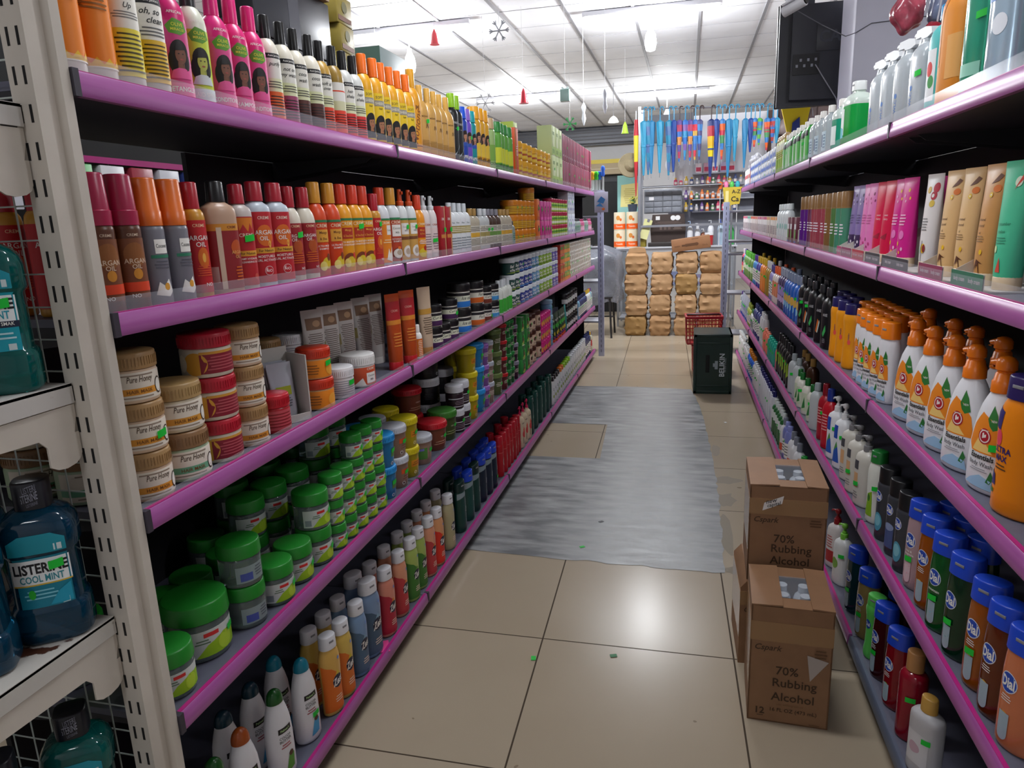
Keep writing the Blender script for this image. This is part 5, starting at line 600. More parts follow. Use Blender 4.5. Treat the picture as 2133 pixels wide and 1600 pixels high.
('R', 2, [('tmint', 1.520, 0.081, 1), ('ttan', 1.617, 0.081, 1), ('tvan', 1.738, 0.081, 1), ('tvan', 1.831, 0.081, 1), ('ttan', 1.862, 0.151, 1), ('tpch', 1.984, 0.081, 1), ('tmag', 2.158, 0.081, 1), ('tmag', 2.183, 0.151, 1), ('tmag', 2.251, 0.081, 1), ('tred2', 2.348, 0.081, 1), ('tred2', 2.433, 0.081, 1), ('tpnk', 2.521, 0.081, 1), ('tred2', 2.562, 0.151, 1), ('tpnk', 2.600, 0.081, 1), ('tpur', 2.683, 0.081, 1), ('tpur', 2.760, 0.081, 1), ('mtea', 2.825, 0.063, 1), ('mtea', 2.908, 0.063, 1), ('mgrn', 3.015, 0.063, 1), ('mamb', 3.122, 0.063, 1), ('mpnk', 3.228, 0.063, 1), ('mpnk', 3.333, 0.063, 1), ('mpnk', 3.385, 0.063, 1), ('mpnk', 3.437, 0.063, 1), ('mplm', 3.489, 0.063, 1), ('mplm', 3.541, 0.063, 1), ('mpur', 3.645, 0.063, 1), ('mpur', 3.736, 0.063, 1), ('pkmar', 3.792, 0.047, 1), ('pkmar', 3.903, 0.047, 1), ('pkmar', 3.994, 0.047, 1), ('wstk', 4.086, 0.044, 1), ('wstk', 4.177, 0.044, 1), ('wstk', 4.269, 0.044, 1), ('wstk', 4.358, 0.044, 1), ('wstk', 4.448, 0.044, 1), ('sko', 4.512, 0.042, 1), ('sko', 4.580, 0.042, 1), ('sko', 4.639, 0.042, 1), ('sko', 4.691, 0.042, 1), ('sko', 4.744, 0.042, 1), ('sko', 4.796, 0.042, 1), ('sko', 4.849, 0.042, 1), ('sko', 4.902, 0.042, 1), ('sko', 4.954, 0.042, 1), ('skw', 5.005, 0.042, 1), ('skw', 5.056, 0.042, 1), ('skw', 5.108, 0.042, 1), ('skw', 5.159, 0.042, 1), ('skw', 5.211, 0.042, 1), ('skw', 5.262, 0.042, 1), ('skw', 5.319, 0.042, 1), ('skw', 5.382, 0.042, 1), ('skw', 5.445, 0.042, 1), ('skw', 5.508, 0.042, 1), ('skw', 5.565, 0.042, 1), ('skr', 5.621, 0.042, 1), ('skr', 5.682, 0.042, 1), ('skr', 5.744, 0.042, 1), ('skr', 5.805, 0.042, 1), ('skr', 5.862, 0.042, 1), ('skr', 5.917, 0.042, 1), ('skr', 5.977, 0.042, 1), ('skr', 6.037, 0.042, 1), ('skr', 6.097, 0.042, 1), ('skt', 6.153, 0.042, 1), ('skt', 6.208, 0.042, 1), ('skt', 6.266, 0.042, 1), ('skt', 6.325, 0.042, 1), ('skt', 6.384, 0.042, 1), ('skt', 6.439, 0.042, 1), ('skw', 6.493, 0.042, 1), ('skw', 6.550, 0.042, 1), ('skw', 6.608, 0.042, 1), ('skw', 6.665, 0.042, 1), ('skw', 6.719, 0.042, 1), ('skr', 6.807, 0.042, 1), ('skw', 6.857, 0.042, 1)]),
('R', 3, [('umax', 1.329, 0.058, 1), ('ahp', 1.444, 0.063, 1), ('ahp', 1.568, 0.063, 1), ('ahp', 1.664, 0.145, 1), ('ahp', 1.691, 0.063, 1), ('ahp', 1.815, 0.145, 1), ('ahp', 1.815, 0.063, 1), ('ahp', 1.938, 0.145, 1), ('ahp', 1.939, 0.063, 1), ('ahr', 2.037, 0.097, 1), ('ahr', 2.112, 0.044, 1), ('ahp', 2.135, 0.145, 1), ('ahr', 2.185, 0.044, 1), ('ahr', 2.233, 0.147, 1), ('ahr', 2.233, 0.097, 1), ('ahr', 2.258, 0.044, 1), ('ahr', 2.306, 0.147, 1), ('ahr', 2.306, 0.097, 1), ('ahr', 2.331, 0.044, 1), ('ahr', 2.379, 0.147, 1), ('ahr', 2.379, 0.097, 1), ('ahr', 2.403, 0.044, 1), ('ahr', 2.452, 0.147, 1), ('ahr', 2.452, 0.097, 1), ('ahr', 2.525, 0.147, 1), ('ahr', 2.525, 0.097, 1), ('sun', 2.578, 0.047, 1), ('ahr', 2.598, 0.147, 1), ('ahr', 2.598, 0.097, 1), ('ahr', 2.671, 0.147, 1), ('sun', 2.690, 0.047, 1), ('sun', 2.771, 0.105, 1), ('sun', 2.794, 0.047, 1), ('sun', 2.887, 0.105, 1), ('axe', 2.953, 0.045, 1), ('sun', 2.996, 0.105, 1), ('axo', 3.095, 0.045, 1), ('axe', 3.155, 0.098, 1), ('axe', 3.238, 0.045, 1), ('axe', 3.289, 0.098, 1), ('axo', 3.368, 0.045, 1), ('axe', 3.445, 0.098, 1), ('axe', 3.509, 0.045, 1), ('axe', 3.592, 0.098, 1), ('bwb', 3.597, 0.047, 1), ('bwb', 3.701, 0.047, 1), ('bwb', 3.790, 0.047, 1), ('bwb', 3.866, 0.047, 1), ('bwb', 3.945, 0.047, 1), ('bwb', 4.023, 0.047, 1), ('bwp', 4.097, 0.047, 1), ('bwb', 4.113, 0.110, 1), ('bwp', 4.169, 0.047, 1), ('bwp', 4.240, 0.047, 1), ('bwp', 4.312, 0.047, 1), ('bwo', 4.360, 0.108, 1), ('bwo', 4.381, 0.045, 1), ('bwo', 4.451, 0.045, 1), ('bwo', 4.526, 0.045, 1), ('bwl', 4.593, 0.044, 1), ('bwo', 4.641, 0.108, 1), ('bwl', 4.659, 0.044, 1), ('bwl', 4.730, 0.044, 1), ('bwa', 4.796, 0.045, 1), ('bwa', 4.872, 0.045, 1), ('bwa', 4.911, 0.108, 1), ('bwa', 4.962, 0.045, 1), ('bwor', 5.038, 0.045, 1), ('bwor', 5.103, 0.045, 1), ('bwor', 5.172, 0.045, 1), ('bwv', 5.215, 0.108, 1), ('bwor', 5.240, 0.045, 1), ('bwv', 5.306, 0.045, 1), ('bwv', 5.370, 0.045, 1), ('bwv', 5.437, 0.045, 1), ('bwv', 5.498, 0.108, 1), ('bwv', 5.504, 0.045, 1), ('bwc', 5.569, 0.045, 1), ('bwc', 5.638, 0.045, 1), ('bwc', 5.713, 0.045, 1), ('bwc', 5.789, 0.045, 1), ('bwg', 5.856, 0.045, 1), ('bwv', 5.879, 0.108, 1), ('bwg', 5.918, 0.045, 1), ('bwg', 5.984, 0.045, 1), ('bwg', 6.049, 0.045, 1), ('bwg', 6.115, 0.045, 1), ('bwg', 6.181, 0.045, 1), ('bwg', 6.246, 0.045, 1), ('bwg', 6.308, 0.045, 1), ('bwg', 6.369, 0.045, 1), ('bwg', 6.431, 0.045, 1), ('bwg', 6.494, 0.045, 1), ('bwg', 6.557, 0.045, 1), ('bwg', 6.620, 0.045, 1), ('bwc', 6.682, 0.045, 1), ('bww', 6.767, 0.045, 1), ('bww', 6.852, 0.045, 1)]),
('R', 4, [('dpea', 1.187, 0.047, 1), ('dadk', 1.268, 0.047, 1), ('damb', 1.349, 0.047, 1), ('dgdk', 1.450, 0.047, 1), ('dgdk', 1.535, 0.105, 1), ('dgrn', 1.547, 0.047, 1), ('damb', 1.630, 0.105, 1), ('damb', 1.637, 0.047, 1), ('dgdk', 1.718, 0.105, 1), ('dpnk', 1.727, 0.047, 1), ('ddrk', 1.816, 0.047, 1), ('ddr2', 1.907, 0.047, 1), ('ddrk', 2.001, 0.047, 1), ('wgr', 2.112, 0.045, 1), ('pgr', 2.239, 0.049, 1), ('pgr', 2.349, 0.049, 1), ('pgr', 2.463, 0.049, 1), ('pwb', 2.577, 0.048, 1), ('pwb', 2.684, 0.048, 1), ('redb', 2.805, 0.046, 1), ('redd', 2.916, 0.046, 1), ('clr4', 3.055, 0.045, 1), ('gwh', 3.174, 0.043, 1), ('gwh', 3.298, 0.043, 1), ('gwh', 3.419, 0.043, 1), ('brg', 3.465, 0.093, 1), ('gwh', 3.495, 0.043, 1), ('clr4', 3.576, 0.045, 1), ('brg', 3.600, 0.093, 1), ('clr4', 3.699, 0.045, 1), ('brg', 3.701, 0.093, 1), ('blkb', 3.792, 0.046, 1), ('blkb', 3.887, 0.046, 1), ('blkb', 3.970, 0.046, 1), ('blkb', 4.052, 0.046, 1), ('blkb', 4.123, 0.046, 1), ('blkb', 4.196, 0.046, 1), ('bpk', 4.263, 0.042, 1), ('btl', 4.334, 0.042, 1), ('btl', 4.415, 0.042, 1), ('btl', 4.487, 0.042, 1), ('btl', 4.557, 0.042, 1), ('btl', 4.636, 0.042, 1), ('bcr', 4.707, 0.042, 1), ('bcr', 4.777, 0.042, 1), ('bcr', 4.855, 0.042, 1), ('bcr', 4.934, 0.042, 1), ('whl', 5.007, 0.045, 1), ('whl', 5.084, 0.045, 1), ('whl', 5.167, 0.045, 1), ('nvl', 5.244, 0.045, 1), ('nvl', 5.343, 0.045, 1), ('nvl', 5.442, 0.045, 1), ('nvl', 5.511, 0.045, 1), ('nvl', 5.580, 0.045, 1), ('spg', 5.639, 0.042, 1), ('spg', 5.692, 0.042, 1), ('spg', 5.745, 0.042, 1), ('spg', 5.799, 0.042, 1), ('spg', 5.852, 0.042, 1), ('lime', 5.907, 0.042, 1), ('lime', 5.964, 0.042, 1), ('lime', 6.023, 0.042, 1), ('lime', 6.081, 0.042, 1), ('lime', 6.139, 0.042, 1), ('tubd', 6.199, 0.042, 1), ('tubd', 6.263, 0.042, 1), ('tubd', 6.329, 0.042, 1), ('tubd', 6.395, 0.042, 1), ('tubd', 6.461, 0.042, 1), ('tubd', 6.524, 0.042, 1), ('tubd', 6.588, 0.042, 1), ('tubd', 6.655, 0.042, 1), ('tubd', 6.722, 0.042, 1), ('tubd', 6.788, 0.042, 1), ('fgr', 6.853, 0.044, 1)]),
('R', 5, [('gcap', 1.562, 0.047, 1), ('rcl', 1.686, 0.052, 1), ('drd', 1.795, 0.047, 1), ('dmar', 1.919, 0.047, 1), ('gcur', 2.010, 0.045, 1), ('dmar', 2.034, 0.110, 1), ('dbei', 2.118, 0.047, 1), ('dteal', 2.164, 0.110, 1), ('dteal', 2.266, 0.047, 1), ('wgp', 2.448, 0.047, 1), ('wrp', 2.575, 0.047, 1), ('gcp', 3.319, 0.050, 1), ('wgc', 3.421, 0.047, 1), ('wgc', 3.522, 0.047, 1), ('wgc', 3.614, 0.047, 1), ('pbl', 3.706, 0.046, 1), ('pbl', 3.790, 0.046, 1), ('wgc', 3.874, 0.047, 1), ('gst', 3.952, 0.047, 1), ('gst', 4.022, 0.047, 1), ('gst', 4.082, 0.047, 1), ('gst', 4.146, 0.047, 1), ('gst', 4.206, 0.047, 1), ('gst', 4.272, 0.047, 1), ('wnv', 4.344, 0.043, 1), ('wnv', 4.420, 0.043, 1), ('wnv', 4.495, 0.043, 1), ('wnv', 4.570, 0.043, 1), ('wnv', 4.644, 0.043, 1), ('wnv', 4.718, 0.043, 1), ('wnv', 4.792, 0.043, 1), ('wnv', 4.865, 0.043, 1), ('wnv', 4.938, 0.043, 1), ('wnv', 5.010, 0.043, 1), ('wnv', 5.083, 0.043, 1), ('whcv', 5.174, 0.045, 1), ('whcv', 5.264, 0.045, 1), ('whcv', 5.337, 0.045, 1), ('whcv', 5.418, 0.045, 1), ('whcv', 5.499, 0.045, 1), ('bor', 5.573, 0.045, 1), ('bor', 5.643, 0.045, 1), ('bor', 5.717, 0.045, 1), ('bor', 5.790, 0.045, 1), ('bor', 5.864, 0.045, 1), ('bor', 5.938, 0.045, 1), ('whcv', 6.008, 0.045, 1), ('whcv', 6.078, 0.045, 1), ('whcv', 6.151, 0.045, 1), ('whcv', 6.224, 0.045, 1), ('whcv', 6.298, 0.045, 1), ('grdk', 6.362, 0.044, 1), ('wtr', 6.426, 0.047, 1), ('wtr', 6.497, 0.047, 1), ('wtr', 6.568, 0.047, 1), ('wtr', 6.639, 0.047, 1), ('wtr', 6.710, 0.047, 1), ('wtr', 6.781, 0.047, 1), ('wtr', 6.850, 0.047, 1)]),
]
# ------------------------------------------------------------------ building and placing the goods
ZL = [0, 1.6015, 1.2436, 0.9112, 0.5175, 0.0872]
ZR = [0, 1.5742, 1.2055, 0.8329, 0.4689, 0.0872]
DL, DR, SKEW = 0.872, 0.505, 0.0076
UNIT = {'L': 'hair-care', 'R': 'body-wash'}
SHELF = {1: 'top', 2: 'second', 3: 'middle', 4: 'fourth', 5: 'bottom'}
ORD = 'first second third fourth fifth sixth seventh eighth ninth tenth eleventh twelfth thirteenth fourteenth fifteenth sixteenth seventeenth eighteenth nineteenth twentieth twenty-first twenty-second twenty-third twenty-fourth twenty-fifth twenty-sixth twenty-seventh twenty-eighth twenty-ninth thirtieth thirty-first thirty-second thirty-third thirty-fourth thirty-fifth'.split()
JARS = ('jar', 'tub')
_K = {}
def kinds(key):
    """the meshes of one kind of product: body, cap, label, sticker and the whole in one"""
    if key in _K: return _K[key]
    t = TY[key]; h, w, d = t['s']; k = t['k']; n = t['n']
    rg = rings_of(k, h, w, d, n); cap = t['cap']
    bodyM = mat(t['b'], t['rough'], t['tr'], t['met'])
    out = []
    if k == 'box':
        b = MB().box(-w / 2, -d / 2, 0, w / 2, d / 2, h, bodyM, min(.0018, w * .03))
        b.box(-w * .3, -d / 2 - .0004, h * .985, w * .3, d / 2 + .0004, h + .0004, mat('#c9c4b8', .5))
        b.box(w / 2 - .0004, -d * .3, h * .1, w / 2 + .0005, d * .3, h * .55, mat('#d8d4c8', .5))
        nm = 'carton_body'
    else:
        bands = [(a * h, b * h, mat(c, t['rough'], t['tr'])) for a, b, c in t['bands']]
        rg = insert(rg, [z for b in bands for z in b[:2]])
        b = MB().loft(rg, bodyM, 28, bands=bands)
        nm = 'jar_body' if k in JARS else ('tube_body' if k == 'tube' else 'bottle_body')
    out.append((nm, b))
    if cap:
        c0 = cap[0]
        if c0 == 'cyl':
            cm = mat(cap[5], .32 if k not in JARS else .38)
            c = cap_cyl(h, cap[1], cap[2], cap[3] * w / 2, cap[4] * d / 2, cm, cap[6] if len(cap) > 6 else .94, 2 if k in JARS or n <= 2.4 or k in ('fl', 'dome', 'wide', 'tube') else n, cap[8] if len(cap) > 8 else None)
            if k in JARS:
                R_ = cap[3] * w / 2; z0, z1 = cap[1] * h, cap[2] * h                       # knurling round the lid
                for i in range(54 if key[:2] != 'gj' else 0):
                    a = 2 * PI * i / 54
                    c.box(-.0007, -.0007, z0 + (z1 - z0) * .2, .0007, .0007, z0 + (z1 - z0) * .72, cm, M=Matrix.Translation((R_ * .992 * math.cos(a), R_ * .992 * math.sin(a), 0)) @ Matrix.Rotation(a, 4, 'Z'))
        elif c0 == 'flip': c = cap_flip(h, cap[1], cap[2], cap[3] * w / 2, cap[4] * d / 2, mat(cap[5], .32), 2.4, cap[6] if len(cap) > 6 else 0)
        elif c0 == 'ball': c = cap_ball(h, cap[1], cap[2], cap[3] * w / 2, cap[4] * d / 2, mat(cap[5], .25))
        elif c0 == 'squat': c = cap_squat(h, cap[1], cap[2], mat(cap[3], .3))
        elif c0 == 'pump': c = cap_pump(h, cap[1], cap[2], mat(cap[3], .3), -1, cap[4] if len(cap) > 4 else 1)
        elif c0 == 'trig': c = cap_trigger(h, cap[1], .017, mat(cap[2], .35))
        else:                                                                            # mist sprayer under a tall overcap
            c = cap_cyl(h, cap[1], cap[1] + .06, w * .26, w * .26, mat(cap[2], .35), 1)
            c.join(cap_cyl(h, cap[1] + .06, 1, w * .17, w * .17, mat(cap[2], .35), .8))
            c.box(-w * .06, -w * .3, h * .93, w * .06, -w * .1, h * .97, mat(cap[2], .35), .001)
        out.append(('lid' if k in JARS else {'pump': 'pump', 'squat': 'pump', 'trig': 'trigger_head'}.get(c0, 'cap'), c))
    sf = Surf(rg if key[:3] != 'lis' else rg[:-1] + [(h * .83, .465 * w / 2, .565 * d / 2, 2), (h, .465 * w / 2, .565 * d / 2, 2)], h)
    if t['lab']: out.append(('label', sf.wrap(t['lab'], w / 2)))
    su, sv = t['st']; a = .3 if k not in JARS else .2
    sw, sh = min(.011 / (w / 2), .5), .007 / h
    stick = sf.wrap([('p', [(su - sw, sv - sh * 1.1), (su + sw, sv - sh * .7), (su + sw, sv + sh * 1.2), (su - sw, sv + sh * .8)], GREEN)], w / 2, .0026)
    if k == 'box': stick = sf.wrap([('r', .1, .5, .1 + .012 / (w / 2) * 1.6, .5 + .016 / h, GREEN)], w / 2, .003)
    whole = MB(); [whole.join(x) for _, x in out]
    wst = MB().join(whole).join(stick)
    _K[key] = dict(parts=[(a, x.data(a, a != 'label' and a != 'price_sticker')) for a, x in out], st=stick.data('price_sticker', False), whole=whole.data(t['nm'], False), wst=wst.data(t['nm'], False))
    return _K[key]
def goods(key, loc, rz, label, group, sticker, near, far_ok=True):
    t = TY[key]; kk = kinds(key)
    if not near and far_ok:
        return thing(t['nm'], label, t['ct'], loc, rz, group, kk['wst'] if sticker else kk['whole'])
    o = thing(t['nm'], label, t['ct'], loc, rz, group)
    for a, dt in kk['parts']: ob(a, dt, o)
    if sticker: ob('price_sticker', kk['st'], o)['label'] = 'neon green price sticker'
    return o
STICK = {('L', 1): .2, ('L', 2): .5, ('L', 3): .22, ('L', 4): .7, ('L', 5): .16, ('R', 1): .12, ('R', 2): 0, ('R', 3): .4, ('R', 4): .5, ('R', 5): .4}
TURN = {('L', 1): 26, ('L', 2): 22, ('L', 3): 32, ('L', 4): 28, ('L', 5): 18, ('R', 1): 15, ('R', 2): 15, ('R', 3): 20, ('R', 4): 32, ('R', 5): 34}
NOSTICK = ('spmag', 'clrgold', 'umax', 'dgr', 'osp', 'bwc', 'bww', 'sun')
def stock():
    for side, shelf, rows in GOODS:
        Z = (ZL if side == 'L' else ZR)[shelf] - .0075
        where = '%s %s shelf' % (SHELF[shelf], UNIT[side])
        fam = {}
        for it in rows:
            t = TY[it[0]]; back = it[2] - t['s'][2] / 2 > .065
            fam.setdefault((t['ds'], back), []).append(it)
        for (ds, back), its in fam.items():
            its.sort(key=lambda i: i[1]); n = len(its)
            for q, (key, y, dep, high, *bz) in enumerate(its):
                t = TY[key]; h, w, d = t['s']
                x = -(DL + dep) if side == 'L' else DR + dep - SKEW * (y - 2.1)
                for lv in range(high):
                    row = ' back' if back else ''
                    if high > 1:
                        lw = 'top' if lv == high - 1 else ('bottom', 'second', 'third', 'fourth')[lv]
                        lab = '%s, %s of %s%s stack, %s' % (ds, lw, 'the' if n == 1 else ORD[q], row, where)
                    elif n == 1: lab = '%s, %s%s' % (ds, 'back row, ' if back else 'on the ', where)
                    elif back: lab = '%s, %s in the back row, %s' % (ds, ORD[q], where)
                    else: lab = '%s, %s from near end, %s' % (ds, ORD[q], where)
                    tot = sum(i[3] for i in its)
                    grp = '%s range on the %s' % (ds, where) if tot > 1 else None
                    tray = .004 if (side == 'R' and shelf == 2 and t['k'] == 'tube') else 0
                    turn = TURN[(side, shelf)] if t['k'] not in ('box', 'tube') else (3 if t['k'] == 'box' else (26 if side == 'L' else 14))
                    if y > 3: turn *= max(.4, 1 - (y - 3) * .3)
                    rz = math.radians((90 - turn if side == 'L' else -90 + turn) + R.uniform(-4, 4) * (1 if t['k'] != 'box' else .4))
                    jx = R.uniform(-.003, .003) if high == 1 else R.uniform(-.0015, .0015)
                    near = y < 4.3
                    goods(key, (x + jx, y, Z + (bz[0] if bz else 0) + tray + lv * (h + .0006)), rz, lab, grp, (not back) and key not in NOSTICK and R.random() < STICK[(side, shelf)], near)
# ------------------------------------------------------------------ the room
CEIL = 3.213
def noise_mix(name, c1, c2, rough=.4, scale=4.0, lo=.45, hi=.6, stretch=(1, 1, 1), bump=0.0, rough2=None, spec=None):
    """two colours broken up by noise (rust, scuffs, stains)"""
    m = bpy.data.materials.new(name); m.use_nodes = True; nt = m.node_tree; b = nt.nodes['Principled BSDF']
    tc = nt.nodes.new('ShaderNodeTexCoord'); mp = nt.nodes.new('ShaderNodeMapping'); mp.inputs['Scale'].default_value = stretch
    nz = nt.nodes.new('ShaderNodeTexNoise'); nz.inputs['Scale'].default_value = scale; nz.inputs['Detail'].default_value = 6
    r = nt.nodes.new('ShaderNodeMapRange'); r.inputs['From Min'].default_value = lo; r.inputs['From Max'].default_value = hi
    mx = nt.nodes.new('ShaderNodeMix'); mx.data_type = 'RGBA'; mx.inputs[6].default_value = rgb(c1); mx.inputs[7].default_value = rgb(c2)
    nt.links.new(tc.outputs['Object'], mp.inputs['Vector']); nt.links.new(mp.outputs['Vector'], nz.inputs['Vector'])
    nt.links.new(nz.outputs['Fac'], r.inputs['Value']); nt.links.new(r.outputs['Result'], mx.inputs['Factor']); nt.links.new(mx.outputs[2], b.inputs['Base Color'])
    b.inputs['Roughness'].default_value = rough
    if rough2 is not None:
        rr = nt.nodes.new('ShaderNodeMapRange'); rr.inputs['To Min'].default_value = rough; rr.inputs['To Max'].default_value = rough2
        nt.links.new(r.outputs['Result'], rr.inputs['Value']); nt.links.new(rr.outputs['Result'], b.inputs['Roughness'])
    if spec is not None: b.inputs['Specular IOR Level'].default_value = spec
    if bump:
        bp = nt.nodes.new('ShaderNodeBump'); bp.inputs['Strength'].default_value = bump; bp.inputs['Distance'].default_value = .004
        nt.links.new(nz.outputs['Fac'], bp.inputs['Height']); nt.links.new(bp.outputs['Normal'], b.inputs['Normal'])
    return m
def floor_mat():
    m = bpy.data.materials.new('glazed_floor_tile'); m.use_nodes = True; nt = m.node_tree; b = nt.nodes['Principled BSDF']; b.inputs['Specular IOR Level'].default_value = .13
    tc = nt.nodes.new('ShaderNodeTexCoord'); sep = nt.nodes.new('ShaderNodeSeparateXYZ'); nt.links.new(tc.outputs['Object'], sep.inputs[0])
    def mth(op, a, v2=None):
        n = nt.nodes.new('ShaderNodeMath'); n.operation = op
        nt.links.new(a, n.inputs[0])
        if v2 is not None:
            if hasattr(v2, 'is_linked'): nt.links.new(v2, n.inputs[1])
            else: n.inputs[1].default_value = v2
        return n.outputs[0]
    skew = mth('MULTIPLY', sep.outputs['Y'], .028)
    xs = mth('DIVIDE', mth('ADD', mth('ADD', sep.outputs['X'], skew), 6.1 + .386), .61)
    ys = mth('DIVIDE', mth('ADD', sep.outputs['Y'], 5.85 - 2.046), .585)
    edge = []
    for q, wid in ((xs, .0042), (ys, .004)):
        f = mth('FRACT', q); d = mth('ABSOLUTE', mth('SUBTRACT', f, .5)); edge.append(mth('GREATER_THAN', d, .5 - wid))
    g = mth('MAXIMUM', edge[0], edge[1])
    nz = nt.nodes.new('ShaderNodeTexNoise'); nz.inputs['Scale'].default_value = 2.2; nz.inputs['Detail'].default_value = 6
    nt.links.new(tc.outputs['Object'], nz.inputs['Vector'])
    wn = nt.nodes.new('ShaderNodeTexWhiteNoise'); wn.noise_dimensions = '2D'; cmb = nt.nodes.new('ShaderNodeCombineXYZ')
    nt.links.new(mth('FLOOR', xs), cmb.inputs[0]); nt.links.new(mth('FLOOR', ys), cmb.inputs[1]); nt.links.new(cmb.outputs[0], wn.inputs['Vector'])
    mx = nt.nodes.new('ShaderNodeMix'); mx.data_type = 'RGBA'; mx.inputs[6].default_value = rgb('#9a8c78'); mx.inputs[7].default_value = rgb('#aa9d89')
    nt.links.new(mth('ADD', mth('MULTIPLY', nz.outputs['Fac'], .7), mth('MULTIPLY', wn.outputs['Value'], .3)), mx.inputs['Factor'])
    sp = nt.nodes.new('ShaderNodeTexNoise'); sp.inputs['Scale'].default_value = 9; sp.inputs['Detail'].default_value = 2
    nt.links.new(tc.outputs['Object'], sp.inputs['Vector'])
    dirt = mth('MULTIPLY', mth('GREATER_THAN', sp.outputs['Fac'], .74), .6)
    m1 = nt.nodes.new('ShaderNodeMix'); m1.data_type = 'RGBA'; m1.inputs[7].default_value = rgb('#6b5a48'); nt.links.new(dirt, m1.inputs['Factor']); nt.links.new(mx.outputs[2], m1.inputs[6])
    m2 = nt.nodes.new('ShaderNodeMix'); m2.data_type = 'RGBA'; m2.inputs[7].default_value = rgb('#43382c'); nt.links.new(g, m2.inputs['Factor']); nt.links.new(m1.outputs[2], m2.inputs[6])
    nt.links.new(m2.outputs[2], b.inputs['Base Color'])
    r = nt.nodes.new('ShaderNodeMapRange'); r.inputs['To Min'].default_value = .22; r.inputs['To Max'].default_value = .7; nt.links.new(g, r.inputs['Value']); nt.links.new(r.outputs['Result'], b.inputs['Roughness'])
    return m
def ceiling():
    pan = mat('#eeeff4', .75, noise=.05, scale=3.0); bar = mat('#8d8c90', .5); mb = MB()
    x0 = .075 - .595 * 10; N = 4
    for i in range(17):
        for j in range(31):
            xa, xb = x0 + i * .595 + .012, x0 + (i + 1) * .595 - .012
            ya, yb = -2.83 + j * .6 + .003, -2.83 + (j + 1) * .6 - .003
            if ya > 15.6: continue
            sag = R.uniform(.002, .011); vs = []; tilt = R.uniform(-.003, .003)
            for a in range(N + 1):
                for b in range(N + 1):
                    u, v = a / N, b / N
                    vs.append((xa + (xb - xa) * u, ya + (yb - ya) * v, CEIL - .002 - sag * 16 * u * (1 - u) * v * (1 - v) - tilt * (v - .5)))
            fs = [(a * (N + 1) + b, a * (N + 1) + b + 1, (a + 1) * (N + 1) + b + 1, (a + 1) * (N + 1) + b) for a in range(N) for b in range(N)]
            mb.add(vs, fs, pan, True)
    for i in range(18): mb.box(x0 + i * .595 - .013, -2.9, CEIL - .012, x0 + i * .595 + .013, 15.7, CEIL + .03, bar)
    for j in range(32): mb.box(x0, -2.83 + j * .6 - .0035, CEIL - .004, x0 + 17 * .595, -2.83 + j * .6 + .0035, CEIL + .02, mat('#a3a3a8', .5))
    mb.box(x0 - .2, -3, CEIL + .04, x0 + 17.4 * .595, 15.9, CEIL + .08, pan)
    return struct('ceiling', mb, False)
struct('floor', MB().box(-6.2, -3.1, -.1, 4.4, 16, 0, floor_mat()))
ceiling()
WALL = mat('#d6d6da', .7, noise=.03, scale=2.0)
struct('wall_back', MB().box(-6.2, 15.7, 0, 4.4, 15.9, 3.4, WALL))
struct('wall_left', MB().box(-6.2, -3.1, 0, -6.0, 15.9, 3.4, WALL))
struct('wall_right', MB().box(4.2, -3.1, 0, 4.4, 15.9, 3.4, WALL))
struct('wall_front', MB().box(-6.2, -3.3, 0, 4.4, -3.1, 3.4, WALL))
# pillar behind the body-wash shelving
pm_ = MB().box(.95, 4.95, 0, 1.36, 5.37, 3.21, mat('#cfcfe0', .55, noise=.03, scale=5), .012)
struct('pillar', pm_)
# bared floor, where tiles have been lifted; one tile left in place
ring = [(-1.0, 2.64), (-.81, 2.625), (-.56, 2.615)]
def ragged(a, b, n, amp): return [(a[0] + (b[0] - a[0]) * i / n + R.uniform(-amp, amp), a[1] + (b[1] - a[1]) * i / n + R.uniform(-amp, amp)) for i in range(1, n)]
ring += ragged((-.56, 2.615), (.167, 2.6), 16, .008) + [(.167, 2.605)] + ragged((.167, 2.605), (.175, 3.24), 16, .006) + ragged((.175, 3.24), (.172, 3.72), 12, .006) + ragged((.172, 3.72), (.12, 5.06), 24, .006) + ragged((.12, 5.06), (.055, 5.6), 8, .005)
ring += [(.05, 5.62), (-.365, 5.67), (-.78, 5.66), (-1.0, 5.66), (-1.0, 4.56), (-.5, 4.56), (-.468, 3.87), (-1.0, 3.86)]
from mathutils.geometry import tessellate_polygon
tri = tessellate_polygon([[Vector((x, y, 0)) for x, y in ring]])
struct('floor_patch', MB().add([(x, y, .0012) for x, y in ring], [tuple(t) for t in tri], noise_mix('bare_screed', '#5e6062', '#939494', .34, 7.0, .36, .70, (.8, 3.0, 1), .12, .5), False))
st = MB()
for cx_, cy_, sx, sy in ((.2, 3.35, .05, .09), (.22, 3.62, .07, .05), (.19, 2.95, .03, .2), (.21, 2.63, .05, .03), (.185, 4.1, .025, .1)):
    pts = [(cx_ + sx * (1 + R.uniform(-.3, .3)) * math.cos(a * PI / 7), cy_ + sy * (1 + R.uniform(-.3, .3)) * math.sin(a * PI / 7), .0006) for a in range(14)]
    st.add(pts, [tuple(range(14))], mat('#7d7260', .6), False)
struct('floor_stain', st, False)

